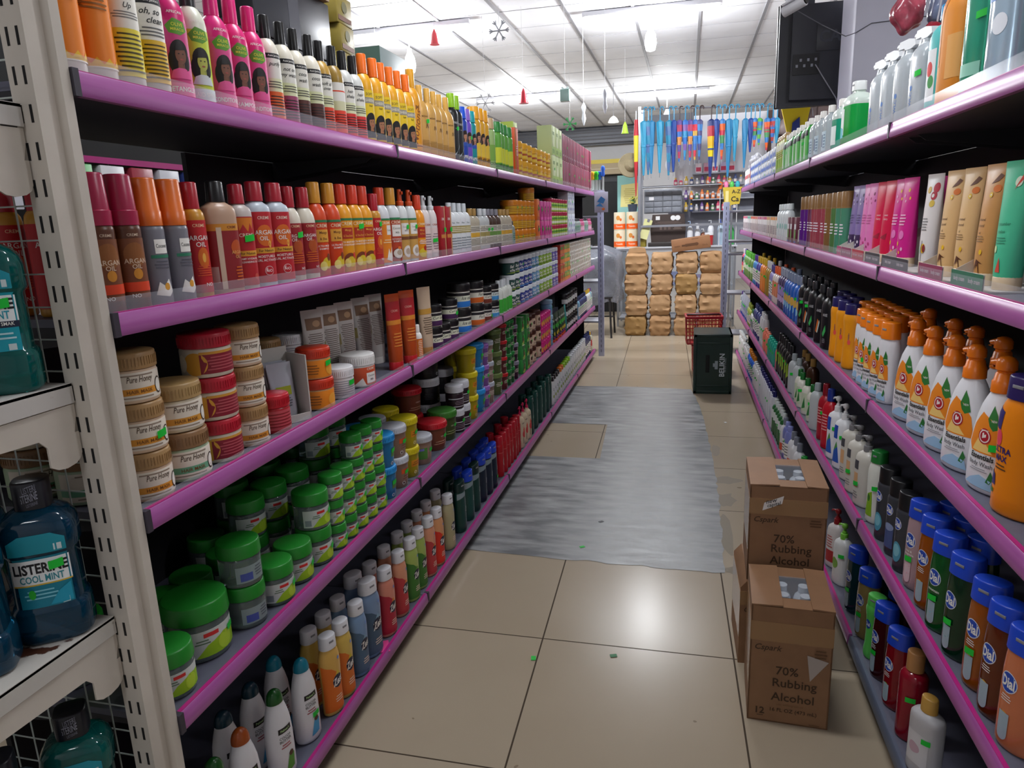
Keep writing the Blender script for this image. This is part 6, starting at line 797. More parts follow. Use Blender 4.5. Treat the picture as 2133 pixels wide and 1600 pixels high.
# ------------------------------------------------------------------ shelving
PINK = noise_mix('price_rail_plastic', '#9c5093', '#aa64a0', .28, 5.0, .35, .7, (10, .6, 14))
PINKD = mat('#b01c78', .35)
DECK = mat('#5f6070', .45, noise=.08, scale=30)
UNDER_SHADE = mat('#26252b', .6, noise=.1, scale=10)  # shade under the decks is put into the colour
BACK_SHADE = mat('#1a191e', .7, noise=.15, scale=8)  # shade behind the goods, put into the panel and upright colour
JOINT = mat('#3a3640', .5)
CLEAR = mat('#dfe3ee', .15, alpha=.12)
SLATE = mat('#5a6274', .4)
CREAM = mat('#c9c1b6', .42, noise=.05, scale=14)
LBLUE = mat('#a3aac6', .45, noise=.05, scale=12)
SLOT = mat('#0c0b0c', .8)
def bay(side, k):
    """one 1.2 m bay, local x pointing out into the aisle, local y along it"""
    Zs = ZL if side == 'L' else ZR; nth = ORD[k]
    y0 = .912 + 1.2 * k
    if side == 'L': loc, rz = (-DL, y0, 0), 0
    else: loc, rz = (DR - SKEW * (y0 + 1.2 - 2.1), y0 + 1.2, 0), PI + SKEW
    t = thing('gondola_bay', '%s bay of the %s shelving from the near end, with pink price rails' % (nth, UNIT[side]), 'shelving', loc, rz, '%s shelving bays' % UNIT[side])
    for i in range(1, 6):
        z = Zs[i]; dz = .4 if i < 5 else .44
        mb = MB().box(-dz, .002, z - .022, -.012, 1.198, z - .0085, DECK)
        mb.box(-dz, .002, z - .034, -.014, 1.198, z - .0225, UNDER_SHADE)
        for u in (.03, 1.15): mb.prism([(-dz, z - .035), (-.06, z - .035), (-.08, z - .05), (-dz, z - .09)], u, u + .004, UNDER_SHADE, 'y')
        s = part('shelf', mb, t)
        bare = side == 'R' and i == 5 and k == 0
        rail = MB().prism([(-.0115, z), (-.004, z), (-.001, z - .003), (.003, z - .032), (.001, z - .037), (-.0115, z - .037)], .012, 1.1995, SLATE if bare else PINK, 'y')
        if not bare: rail.box(-.0118, .009, z - .0015, -.0035, 1.194, z + .0007, PINKD)
        r = part('price_rail', rail, s)
        if bare: r['label'] = 'bare slate grey shelf edge'
        else: part('rail_joint', MB().box(-.0122, .0, z - .0378, .0036, .0115, z + .0012, JOINT), s)
        if i <= 2 or (i == 3 and side == 'L'):
            part('clear_riser', MB().box(-.0085, .006, z, -.007, 1.194, z + (.024 if i < 3 else .012), CLEAR), s)
    bk = MB(); hi = 1.68
    if side == 'L' and k == 0:
        bk.box(-.415, 0, .05, -.402, 1.2, 1.30, BACK_SHADE); bk.box(-.415, .75, 1.30, -.402, 1.2, 1.567, BACK_SHADE)
    else: bk.box(-.415, 0, .05, -.402, 1.2, Zs[1] - .0345, BACK_SHADE)
    part('back_panel', bk, t)
    part('kick_plate', MB().box(-.44, 0, 0, -.035, 1.2, Zs[5] - .036, mat('#1d1c22', .6)), t)
    up = MB()
    ye = 1.18 if side == 'L' else .02
    up.box(-.44, ye - .019, 0, -.4155, ye + .019, 1.56, BACK_SHADE)
    part('upright', up, t)
    if k == 4: part('dark_end_sheet', MB().box(-.40, 1.188 if side == 'L' else .002, .05, -.11, 1.198 if side == 'L' else .012, Zs[1] - .036, BACK_SHADE), t)  # added dark sheet, hides the bright floor past the open end
for side in 'LR':
    for k in range(5): bay(side, k)
def slotted(mb, x, y, w, z0, z1, pitch, sh, col, face, cols=2):
    """dark slots punched in one face of a post"""
    z = z0
    while z < z1:
        for c in range(cols):
            u = (c + .5) / cols - .5
            if face == '-y': mb.box(x + u * w * .95 - .0022, y - .0005, z, x + u * w * .95 + .0022, y + .001, z + sh, SLOT)
            else: mb.box(x - .0005, y + u * w - .0022, z, x + .001, y + u * w + .0022, z + sh, SLOT)
        z += pitch
# end rack of cream slotted posts and rusty shelves, holding the mouthwash
er = thing('end_rack', 'cream slotted end rack with rusty white shelves holding mouthwash', 'shelving', (-.9, .85, 0))
RM = er.matrix_basis.inverted() if False else Matrix.Translation((.9, -.85, 0))
RUST = noise_mix('rusty_white_enamel', '#c3bfb8', '#4a2a1c', .45, 12.0, .565, .585, (1, 1, 1), .2)
PLAT = noise_mix('scuffed_white_enamel', '#c9c5c0', '#7a5a44', .4, 18.0, .62, .66)
pst = MB()
xs = [(-.915, .848), (-.875, .848), (-.875, .870), (-.883, .875), (-.883, .888), (-.873, .894), (-.873, .911), (-.915, .911)]
pst.prism(xs, 0, 2.1, CREAM, 'z', RM)
slotted(pst, .9 - .895, .848 - .85, .036, .02, 2.08, .05, .024, SLOT, '-y')
part('upright', pst, er)
pst = MB().prism([(-1.765, .848), (-1.725, .848), (-1.725, .911), (-1.765, .911)], 0, 2.1, CREAM, 'z', RM)
slotted(pst, .9 - 1.745, .848 - .85, .036, .02, 2.08, .05, .024, SLOT, '-y')
part('upright', pst, er)
for z in (1.545, 1.148, .756, .36):
    s = MB().box(-1.74, .49, z - .004, -.9, .845, z, RUST if z < 1 else PLAT, 0, RM)
    s.box(-.9025, .49, z - .03, -.9, .845, z + .001, RUST if z < 1 else PLAT, 0, RM); s.box(-1.74, .488, z - .03, -.9, .491, z + .001, PLAT, 0, RM)
    sh = part('shelf', s, er, 'rusty white enamelled shelf' if z < 1 else None)
    br = [(.51, z - .032), (.845, z - .032), (.845, z - .05), (.838, z - .075), (.845, z - .075), (.845, z - .112)] + [(.845 - .03 + .03 * math.cos(a), z - .108 - .017 * math.sin(a)) for a in (0, .5, 1, 1.57, 2.1, 2.7)] + [(.788, z - .085), (.776, z - .072), (.55, z - .062), (.51, z - .048)]
    for x in (-.9055, -1.736): part('bracket', MB().prism(br, x, x + .003, CREAM, 'x', RM), er)
gr = MB(); WIRE = mat('#b9c2bd', .35)
for i in range(18): gr.rod([(-1.72 + i * .047 + .9, .868 - .85, .05), (-1.72 + i * .047 + .9, .868 - .85, 2.0)], .0014, WIRE, 6)
for i in range(40): gr.rod([(-1.725 + .9, .871 - .85, .06 + i * .05), (-.916 + .9, .871 - .85, .06 + i * .05)], .0014, WIRE, 6)
part('wire_grid', gr, er)
for i, (key, x, y, z, rz, lb) in enumerate((
    ('lisb', -.957, .795, .7565, 38, 'large blue mouthwash bottle beside the post, rusty shelf of the end rack'),
    ('lisb', -.985, .685, .7565, 38, 'blue mouthwash bottle in front on the rusty end rack shelf'),
    ('lisb', -1.085, .78, .7565, 14, 'blue mouthwash bottle at the back of the rusty end rack shelf'),
    ('lisz', -.962, .79, 1.1485, 42, 'green mouthwash bottle with dark label band, upper shelf of the end rack'),
    ('lis', -.965, .675, 1.1485, 42, 'teal mouthwash bottle nearest the edge of the upper end rack shelf'),
    ('lis', -.965, .79, .3605, 38, 'teal mouthwash bottle beside the post, lowest shelf of the end rack'),
    ('lisb', -.985, .675, .3605, 38, 'blue mouthwash bottle in front on the lowest end rack shelf'))):
    goods(key, (x, y, z + .0005), math.radians(rz), lb, 'mouthwash bottles on the end rack', i in (0, 3), True)
# pale slotted posts at the far ends
for nm, x, y, zt, lb in (('L', -.82, 6.99, 1.60, 'pale blue slotted post closing the far end of the hair-care shelving'), ('R', .355, 7.16, 1.46, 'pale blue slotted post beyond the far end of the body-wash shelving')):
    mb = MB().box(-.028, -.02, 0, .028, .02, zt, LBLUE, .002); slotted(mb, 0, -.02, .03, .04, zt - .03, .05, .028, SLOT, '-y', 1)
    thing('slotted_post', lb, 'post', (x, y, 0), 0, None, mb.data('slotted_post'))
sh = thing('end_shelf', 'grey metal end shelves bracketed off the far body-wash post', 'shelving', (.355, 7.18, 0))
for z in (.2, .6, .98, 1.1, 1.38):
    part('shelf', MB().box(.03, .0, z - .02, .5, .28, z, mat('#9a9aa2', .4), .003), sh)
    part('bracket', MB().prism([(.0, z - .02), (.3, z - .02), (.28, z - .05), (.0, z - .09)], .03, .034, LBLUE, 'x'), sh)
sh2 = thing('end_shelf', 'grey metal end shelves bracketed off the far hair-care post', 'shelving', (-.82, 7.02, 0))
for z in (.35, .75, 1.08, 1.38):
    part('shelf', MB().box(-.5, .0, z - .02, -.03, .28, z, mat('#9a9aa2', .4), .003), sh2)
    part('bracket', MB().prism([(.0, z - .02), (.3, z - .02), (.28, z - .05), (.0, z - .09)], -.034, -.03, LBLUE, 'x'), sh2)
stock()
# ------------------------------------------------------------------ cartons of rubbing alcohol
CARD = mat('#8c684a', .62, noise=.07, scale=18, bump=.08)
CARDD = mat('#80603f', .65, noise=.06, scale=18)
TAPE = mat('#b08a62', .16, alpha=.75)
FILM = mat('#b9c2cf', .08, alpha=.14)
def alcohol(label, loc, rz, w, d, h, window, sticker=False, tear=False):
    t = thing('cardboard_box', label, 'box', loc, rz, None)
    b = MB(); th = .004; c = .028                                    # crushed, chamfered top edge
    b.prism([(-w / 2, 0), (w / 2, 0), (w / 2, h - c), (w / 2 - c * .8, h), (-w / 2 + c * .8, h), (-w / 2, h - c)], -d / 2, d / 2, CARD, 'y')
    if window:                                                        # torn-open hole between the flaps, so replace the roof
        b = MB(); b.box(-w / 2, -d / 2, 0, w / 2, -d / 2 + th, h - .0045, CARD); b.box(-w / 2, d / 2 - th, 0, w / 2, d / 2, h - .0045, CARD)
        b.box(-w / 2, -d / 2, 0, -w / 2 + th, d / 2, h - .0045, CARD); b.box(w / 2 - th, -d / 2, 0, w / 2, d / 2, h - .0045, CARD); b.box(-w / 2, -d / 2, 0, w / 2, d / 2, th, CARD)
    part('carton_body', b, t)
    if window:
        hx0, hx1, hy0, hy1 = -w * .12, w * .23, -d * .28, d * .25
        f = MB()
        def slab(x0, y0, x1, y1, z0a, z1a):
            f.add([(x0, y0, z0a), (x1, y0, z1a), (x1, y1, z1a), (x0, y1, z0a), (x0, y0, z0a - .004), (x1, y0, z1a - .004), (x1, y1, z1a - .004), (x0, y1, z0a - .004)], [(0, 1, 2, 3), (7, 6, 5, 4), (0, 4, 5, 1), (1, 5, 6, 2), (2, 6, 7, 3), (3, 7, 4, 0)], CARD, False)
        slab(-w / 2, -d / 2, hx0, d / 2, h - .0005, h + .003); slab(hx1, -d / 2, w / 2, d / 2, h + .002, h - .0005)
        part('flap', f, t); f = MB()
        slab(hx0, -d / 2, hx1, hy0, h - .002, h - .002); slab(hx0, hy1, hx1, d / 2, h - .002, h - .002); part('flap', f, t)
        part('plastic_film', MB().box(hx0, hy0, h - .001, hx1, hy1, h, FILM), t, 'clear film over the hole in the lid')
        for i, (x, y) in enumerate([((hx0 + hx1) / 2 + a * .028, (hy0 + hy1) / 2 + c * .028) for a, c in ((-1, -1), (1, -1), (-1, 1), (1, 1))]):
            lo = Matrix.Rotation(rz, 3, 'Z') @ Vector((x, y, 0))
            bt = MB().loft([(0, .026, .026, 2), (h * .84, .026, .026, 2), (h * .88, .022, .022, 2), (h * .91, .012, .012, 2), (h * .915, .014, .014, 2), (h * .96, .014, .014, 2)], mat('#dfe6ee', .15, trans=.15), 18)
            thing('alcohol_bottle', 'clear alcohol bottle, %s in the hole of the %s' % (('front near corner', 'front far corner', 'rear near corner', 'rear far corner')[i], 'top carton' if loc[2] > .2 else 'front carton'), 'bottle', (loc[0] + lo.x, loc[1] + lo.y, loc[2] + .006), 0, 'alcohol bottles inside the cartons', bt.data('alcohol_bottle'))
    tp = MB().box(-w / 2 - .0008, -d / 2 - .0008, h * .7, w / 2 + .0008, -d / 2 + .0002, h * .86, TAPE)
    tp.box(-w / 2 - .0008, -d / 2 - .0008, h * .3, -w / 2 + .0002, d / 2, h * .86, TAPE)
    part('packing_tape', tp, t, 'glossy brown packing tape')
    P = Plane((0, -d / 2, 0), (1, 0, 0), (0, 0, 1)); k = '#3f2a18'
    e = [('t', 'Cspark', -w * .27, h * .64, .017, k, dict(sh=.3)), ('t', '70%', -w * .03, h * .46, .025, k, dict(b=.012)), ('t', 'Rubbing', w * .07, h * .345, .025, k, dict(b=.012)), ('t', 'Alcohol', w * .05, h * .235, .025, k, dict(b=.012)),
         ('t', 'with wintergreen oil', w * .02, h * .165, .006, '#7a5a3a'), ('t', '16 FL OZ (473 mL)', w * .07, h * .115, .011, k), ('t', '12', -w * .34, h * .1, .02, k, dict(b=.02)), ('r', -w * .38, h * .055, -w * .3, h * .06, k), ('l', w * .25, h * .02, w * .42, h * .035, 1, '#6b4a2c'), ('l', w * .28, h * .6, w * .44, h * .68, 3, '#5f4026')]
    part('printing', P.wrap(e), t)
    if sticker: part('paper_sticker', Plane((0, -d / 2 - .001, 0), (1, 0, 0), (0, 0, 1)).wrap([('p', [(-w * .33, h * .74), (-w * .08, h * .82), (-w * .06, h * .90), (-w * .31, h * .82)], '#e9e7e4'), ('t', 'new', -w * .215, h * .838, .013, '#1f1c1c', dict(rot=17, sh=.3)), ('t', 'capital', -w * .18, h * .806, .011, '#1f1c1c', dict(rot=17, sh=.3))]), t, 'white paper label with handwriting', False)
    if tear: part('film_scrap', Plane((0, -d / 2 - .001, 0), (1, 0, 0), (0, 0, 1)).wrap([('p', [(w * .2, h * .62), (w * .46, h * .58), (w * .25, h * .40)], '#b3a9a2')]), t, 'scrap of clear plastic stuck on the front', False)
    return t
alcohol('brown alcohol carton with clear film hole, nearest on the aisle floor', (.292, 1.885, 0), -.04, .205, .225, .352, True, False, True)
alcohol('taped alcohol carton behind, supporting the upper carton', (.277, 2.155, 0), .02, .205, .245, .285, False)
alcohol('alcohol carton with handwritten sticker on top of the stack', (.302, 2.15, .286), -.03, .212, .245, .305, True, True)
# scraps on the floor
for i, (x, y, c, lb) in enumerate(((-.409, 2.733, '#12b83a', 'green price sticker scrap on the grey screed patch'), (-.451, 1.932, '#12b83a', 'green price sticker scrap lying on the dark tile joint'), (-.203, 1.992, '#3f7a52', 'dark green sticker scrap near the tile crossing'), (.27, 4.70, '#d6d6d6', 'white paper scrap on the far tiles'), (-.36, 3.0, '#3a3a3e', 'black speck of debris on the screed patch'))):
    a = R.uniform(0, 3); s = .011
    thing('litter_scrap', lb, 'litter', (x, y, .0016), a, 'scraps on the floor', MB().box(-s, -s * .7, 0, s, s * .7, .0008, mat(c, .6)).data('litter_scrap'))
# ------------------------------------------------------------------ beer crate stood on end
CG = mat('#0d2a24', .32, noise=.06, scale=20)
ct = thing('beer_crate', 'dark green beer crate stood on end in the aisle', 'crate', (.209, 5.49, 0))
w, d, h, q = .276, .36, .465, .012
b = MB()
b.box(w / 2 - q, 0, 0, w / 2, d, h, CG); b.box(-w / 2, 0, 0, w / 2, q, h, CG); b.box(-w / 2, d - q, 0, w / 2, d, h, CG); b.box(-w / 2, 0, 0, w / 2, d, q, CG); b.box(-w / 2, 0, h - q, w / 2, d, h, CG)
part('crate_shell', b, ct)
b = MB()
for z in (0, h - .024): b.box(-w / 2 - .004, -.005, z, w / 2 + .002, .003, z + .024, CG, .003)
for x in (-w / 2 - .004, w / 2 - .018): b.box(x, -.005, 0, x + .022, .003, h, CG, .003)
for z in (h * .12, h * .84): b.box(-w / 2, -.004, z, w / 2, .001, z + .012, CG, .002)
for z in (.0, h - .03): b.box(-w / 2 - .006, 0, z, -w / 2 + .004, d, z + .03, CG, .003)
for y in (0, d - .03): b.box(-w / 2 - .006, y, 0, -w / 2 + .004, y + .03, h, CG, .003)
part('rim', b, ct)
part('divider', MB().box(-w / 2 + .03, q, h * .49, w / 2 - q, d - q, h * .51, CG).box(-w / 2 + .03, d * .48, q, w / 2 - q, d * .5, h - q, CG), ct)
part('handle_slot', MB().box(-w * .2, -.0015, h * .36, -w * .09, .004, h * .66, mat('#040807', .8), .004), ct, 'dark hand slot')
P = Plane((0, -.0005, 0), (1, 0, 0), (0, 0, 1)); lg = '#c3ccd0'
part('logo', P.wrap([('t', 'BELIKIN', w * .24, h * .49, .038, lg, dict(rot=90, b=.02)), ('p', [(w * .13, h * .42), (w * .13, h * .56), (w * .05, h * .56), (w * .05, h * .52), (w * .0, h * .52), (w * .0, h * .46), (w * .05, h * .46), (w * .05, h * .42)], '#8f9ba0'), ('t', 'the beer of Belize', w * .33, h * .49, .011, '#8f9ba0', dict(rot=90, sh=.3))]), ct, 'printed white crest and lettering', False)
# red basket stack behind it
RED = mat('#b01226', .3)
for i in range(2):
    z = .0 + .26 * i
    bk = thing('shopping_basket', ('red shopping basket on the floor behind the crate', 'red shopping basket stacked topmost behind the crate')[i], 'basket', (.21 if i == 0 else .15, 6.3, z), .05, 'red baskets')
    b = MB()
    for (x0, y0, x1, y1, nx, ny) in ((-.14, -.1, .14, -.1, 0, -1), (-.14, .1, .14, .1, 0, 1), (-.14, -.1, -.14, .1, -1, 0), (.14, -.1, .14, .1, 1, 0)):
        for r in range(7):
            zz = .012 + r * .033; fl = .012 + .0022 * r * 3
            b.rod([(x0 * (1 + fl), y0 * (1 + fl), zz), (x1 * (1 + fl), y1 * (1 + fl), zz)], .0045, RED, 6)
        for c in range(11):
            u = c / 10; x, y = x0 + (x1 - x0) * u, y0 + (y1 - y0) * u
            b.rod([(x, y, .01), (x * 1.06, y * 1.06, .225)], .004, RED, 6)
    b.box(-.14, -.1, 0, .14, .1, .006, RED)
    part('basket_body', b, bk)
    rm = MB()
    for (x0, y0, x1, y1) in ((-.158, -.118, .158, -.1), (-.158, .1, .158, .118), (-.158, -.1, -.14, .1), (.14, -.1, .158, .1)): rm.box(x0, y0, .222, x1, y1, .246, RED, .003)
    part('rim', rm, bk)
    part('handle', MB().rod([(-.15, -.01, .24), (-.13, -.02, .252), (.13, -.02, .252), (.15, -.01, .24)], .006, mat('#1f1c1e', .4)), bk, 'black wire handle')
# ------------------------------------------------------------------ kraft paper sacks
KR = [mat(c, .7, noise=.08, scale=9, bump=.5) for c in ('#a07a52', '#93703f', '#a8835c')]
def sack(label, loc, rz, w, d, h, seed, top=False):
    q = random.Random(seed); bm = bmesh.new(); bmesh.ops.create_cube(bm, size=1)
    bmesh.ops.subdivide_edges(bm, edges=bm.edges[:], cuts=7, use_grid_fill=True)
    ph = [q.uniform(0, 6) for _ in range(6)]
    for v in bm.verts:
        x, y, z = v.co * 2
        bul = 1 - .10 * max(abs(x), abs(y)) ** 4 * abs(z) ** 3 - .05 * abs(z) ** 6
        r = (abs(x) ** 6 + abs(y) ** 6) ** (1 / 6) + 1e-6; k = max(abs(x), abs(y)) / r
        k = .35 + .65 * k; bul *= 1 + .03 * (1 - z * z)
        cr = .012 * math.sin(7 * x + 3 * z + ph[0]) * math.sin(5 * z + ph[1]) + .014 * math.sin(9 * z + 4 * y + ph[2]) + .008 * math.sin(13 * x * z + ph[3])
        v.co = (x * k * bul * w / 2 + cr * .5, y * k * bul * d / 2 + cr * .5, (z * .5 + .5) * h * (1 + .012 * math.sin(3 * x + ph[4])) - (.5 + z * .5) * .02 * h * (x * x + y * y) * .5)
    mn = min(v.co.z for v in bm.verts)
    mx = max(v.co.z for v in bm.verts) - mn
    for v in bm.verts: v.co.z = (v.co.z - mn) * h / mx
    t = thing('paper_sack', label, 'sack', loc, rz, 'kraft paper sacks stacked at the end of the aisle')
    part('sack_body', MB().bm(bm, q.choice(KR)), t)
    f = MB()
    if top: f.prism([(-w * .42, h), (w * .42, h), (w * .36, h + .05), (w * .1, h + .062), (-w * .34, h + .05)], -d * .3, d * .28, KR[2], 'y'); part('folded_top', f, t)
    else: part('folded_top', f.box(-w * .40, -d * .06, h * .968, w * .40, d * .06, h * .985, KR[0], .003), t)
hts = (.243, .232, .235, .24)
cols = [(-.565, .272, ('first', 'second', 'third', 'fourth')), (-.285, .262, 0), (-.005, .258, 0), (.268, .268, 0)]
for i, (x, w, _) in enumerate(cols):
    z = 0
    for j in range(4 if i != 1 else 4):
        h = hts[j] * (1 if i else 1.0)
        sack('brown kraft paper sack, %s of %s column beside the covered chairs' % (('bottom', 'second from bottom', 'third from bottom', 'top')[j], ORD[i]) if i else 'brown kraft paper sack, %s of the column beside the covered chairs' % (('bottom', 'second from bottom', 'third from bottom', 'folded top')[j]), (x + R.uniform(-.012, .012), 8.33 + R.uniform(-.015, .015), z), R.uniform(-.05, .05), w - .024, .235, h, i * 7 + j, i == 0 and j == 3)
        z += h + .001
# bottle carton lying across two sacks
cb = thing('cardboard_box', 'long bottle carton tilted across the top of the sacks', 'box', (.045, 8.34, .972), 0, rot=(0, -.12, .02))
part('carton_body', MB().box(-.21, -.13, 0, .21, .13, .135, mat('#8a5f3e', .6, noise=.05, scale=12), .004), cb)
part('printing', Plane((0, -.13, 0), (1, 0, 0), (0, 0, 1)).wrap([('t', 'KETCHUP', .05, .118, .012, '#4a2c18'), ('r', -.06, .045, .06, .075, '#5a3a22'), ('e', .06, .06, .022, .018, '#5a3a22'), ('r', -.1, .05, -.06, .07, '#5a3a22'), ('t', 'FRAGILE', -.15, .06, .012, '#4a2c18'), ('t', '12 x 1L', .15, .04, .014, '#4a2c18')]), cb, None, False)
part('packing_tape', MB().box(-.2105, -.025, -.0005, .2105, .025, .1358, TAPE), cb)
# ------------------------------------------------------------------ chairs under plastic
BLK = mat('#1b1b1e', .4)
ch = thing('stacking_chair', 'black metal chair under clear plastic sheet beside the sacks', 'chair', (-1.03, 8.25, 0))
for x in (-.2, .2):
    for y in (-.2, .2): part('leg', MB().rod([(x, y, 0), (x * .9, y * .9, .46)], .012, BLK), ch)
part('seat', MB().box(-.21, -.21, .455, .21, .21, .48, BLK, .008), ch)
part('back_frame', MB().rod([(-.2, .2, .45), (-.2, .25, .9), (.2, .25, .9), (.2, .2, .45)], .012, BLK).rod([(-.19, .2, .2), (.19, .2, .2)], .009, BLK).rod([(-.19, -.2, .25), (-.19, .2, .2)], .009, BLK).rod([(.19, -.2, .25), (.19, .2, .2)], .009, BLK), ch)
part('backrest', MB().box(-.19, .235, .6, .19, .25, .88, BLK, .006), ch)
bm = bmesh.new(); bmesh.ops.create_grid(bm, x_segments=30, y_segments=24, size=1)
for v in bm.verts:
    u, s = v.co.x, v.co.y; a = u * PI * .98
    ex, ey = .29 + .03 * math.sin(9 * a), .27 + .025 * math.sin(7 * a + 1)
    zz = (s + 1) / 2; top = max(0, zz - .78) / .22
    v.co = (ex * math.cos(a) * (1 - top ** 2 * .8) + .012 * math.sin(14 * zz + 5 * a), ey * math.sin(a) * (1 - top ** 2 * .8) + .03 * (1 - zz), .40 + zz * .64 + .025 * math.sin(5 * a))
cv = thing('plastic_sheet', 'translucent plastic sheet draped over the black chair', 'cover', (-1.03, 8.25, 0))
part('sheet', MB().bm(bm, mat('#8f929c', .2, alpha=.55, noise=.12, scale=12, bump=.4)), cv, None, False)
thing('pink_card', 'bright pink card lying on the bottom hair-care shelf edge', 'card', (-.90, 1.79, ZL[5] - .0073), .5, None, MB().box(-.02, -.03, 0, .02, .03, .002, mat('#e0468f', .5)).data('pink_card'))
# ------------------------------------------------------------------ counter, rack and goods at the end of the aisle
ALU = mat('#a9acb4', .3, metal=.7); GREYM = mat('#8f9098', .4)
cn = thing('display_counter', 'aluminium framed glass display counter behind the sacks', 'counter', (-.14, 9.2, 0))
b = MB()
for x in (-.70, .70):
    for y in (-.24, .24): b.box(x - .012, y - .012, 0, x + .012, y + .012, .965, ALU)
for z in (.1, .955):
    for y in (-.24, .24): b.box(-.7, y - .012, z - .012, .7, y + .012, z + .012, ALU)
part('frame', b, cn)
part('counter_top', MB().box(-.72, -.26, .967, .72, .26, .985, mat('#c3c5cc', .25)), cn)
part('front_pane', MB().box(-.69, -.246, .12, .69, -.243, .94, mat('#aeb6c0', .06, alpha=.25)), cn)
part('inner_shelf', MB().box(-.69, -.22, .5, .69, .22, .51, mat('#8d929c', .2)).box(-.69, -.22, .08, .69, .22, .1, GREYM), cn)
for i in range(9):
    c = ('#c83a5a', '#6a4a9c', '#d8d0d4', '#a83a6a', '#4a5aa8')[i % 5]
    bx = MB().box(-.05, -.03, 0, .05, .03, .12 + .04 * (i % 3), mat(c, .4), .004); bx.box(-.04, -.0306, .03, .04, -.03, .08, mat('#e6e0e2', .5))
    thing('boxed_gift', 'small %s box behind the counter glass, %s from its left post' % (('crimson', 'violet', 'white', 'rose', 'blue')[i % 5], ORD[i]), 'box', (-.66 + i * .13, 9.1, .511), 0, 'boxes inside the display counter', bx.data('boxed_gift'))
# paper towel rolls
for i in range(2):
    for j in range(2):
        x = -.83 + .155 * i; t = thing('paper_towel_pack', 'cream paper towel pack with orange band, %s of the %s' % (('lower', 'upper')[j], ('outer column', 'column by the rack post')[i]), 'pack', (x, 9.12, .9855 + j * .216), 0, 'paper towel packs on the counter')
        part('roll', MB().cyl(0, 0, 0, .215, .072, .072, mat('#dccfb4', .6), 24, .006), t)
        s = Surf([(0, .0725, .0725, 2), (.215, .0725, .0725, 2)], .215)
        part('band', s.wrap([('r', -2.9, .04, 2.9, .34, '#ea5f14'), ('t', 'Towels', 0, .2, .10, '#f4e8d8', dict(fit=.8)), ('e', -.2, .68, .35, .13, '#d08a3a'), ('e', .25, .58, .2, .08, '#d86a2a')], .0725), t, None, False)
# notice board behind
nb = thing('notice_board', 'mint painted board with yellow paper notice', 'board', (-.745, 9.62, .985))
part('board', MB().box(-.16, 0, 0, .13, .02, .9, mat('#8fc4bf', .6, noise=.08, scale=6)), nb)
part('paper', Plane((0, -.0015, 0), (1, 0, 0), (0, 0, 1)).wrap([('p', [(-.12, .50), (.12, .50), (.11, .80), (-.11, .78)], '#e3d98f'), ('l', -.08, .54, .08, .74, 8, '#c4b56a')]), nb, 'yellow handwritten notice', False)
pt = thing('plant_pot', 'dark pot of small yellow flowers on the towel packs', 'plant', (-.67, 9.12, 1.418))
part('pot', MB().loft([(0, .05, .05, 2), (.09, .062, .062, 2), (.092, .055, .055, 2)], mat('#3a4352', .5), 16), pt)
fl_ = MB()
for i in range(26):
    a, r = R.uniform(0, 6.28), R.uniform(0, .055); z = R.uniform(.1, .17)
    fl_.rod([(0, 0, .08), (r * math.cos(a), r * math.sin(a), z)], .002, mat('#3a5a2a', .6), 5)
    fl_.cyl(r * math.cos(a), r * math.sin(a), z, z + .012, .012, .009, mat('#c9c04a' if i % 3 else '#5a7a3a', .6), 8)
part('flowers', fl_, pt)
# hanging rack
rk = thing('hanging_rack', 'tall chrome rack with a top rail of hanging umbrellas', 'rack', (.2, 9.0, .9855))
CHR = mat('#b4b6be', .22, metal=.8)
for x, y in ((-.78, 0), (-.76, .16)): part('post', MB().box(x - .016, y - .016, 0, x + .016, y + .016, 1.64, CHR), rk)
for x in (.93,): part('post', MB().box(x - .016, .144, 0, x + .016, .176, 1.6, CHR), rk)
part('top_rail', MB().rod([(-.79, 0, 1.615), (.98, 0, 1.54)], .011, CHR), rk)
part('mid_rail', MB().box(-.74, -.04, .70, .18, .02, .722, mat('#23242a', .3)).box(-.74, -.0405, .708, .18, -.0395, .714, mat('#c9ccd2', .4)), rk, 'black and white edged mid rail')
part('tray_rail', MB().box(-.76, -.01, .235, .52, .012, .262, ALU), rk)
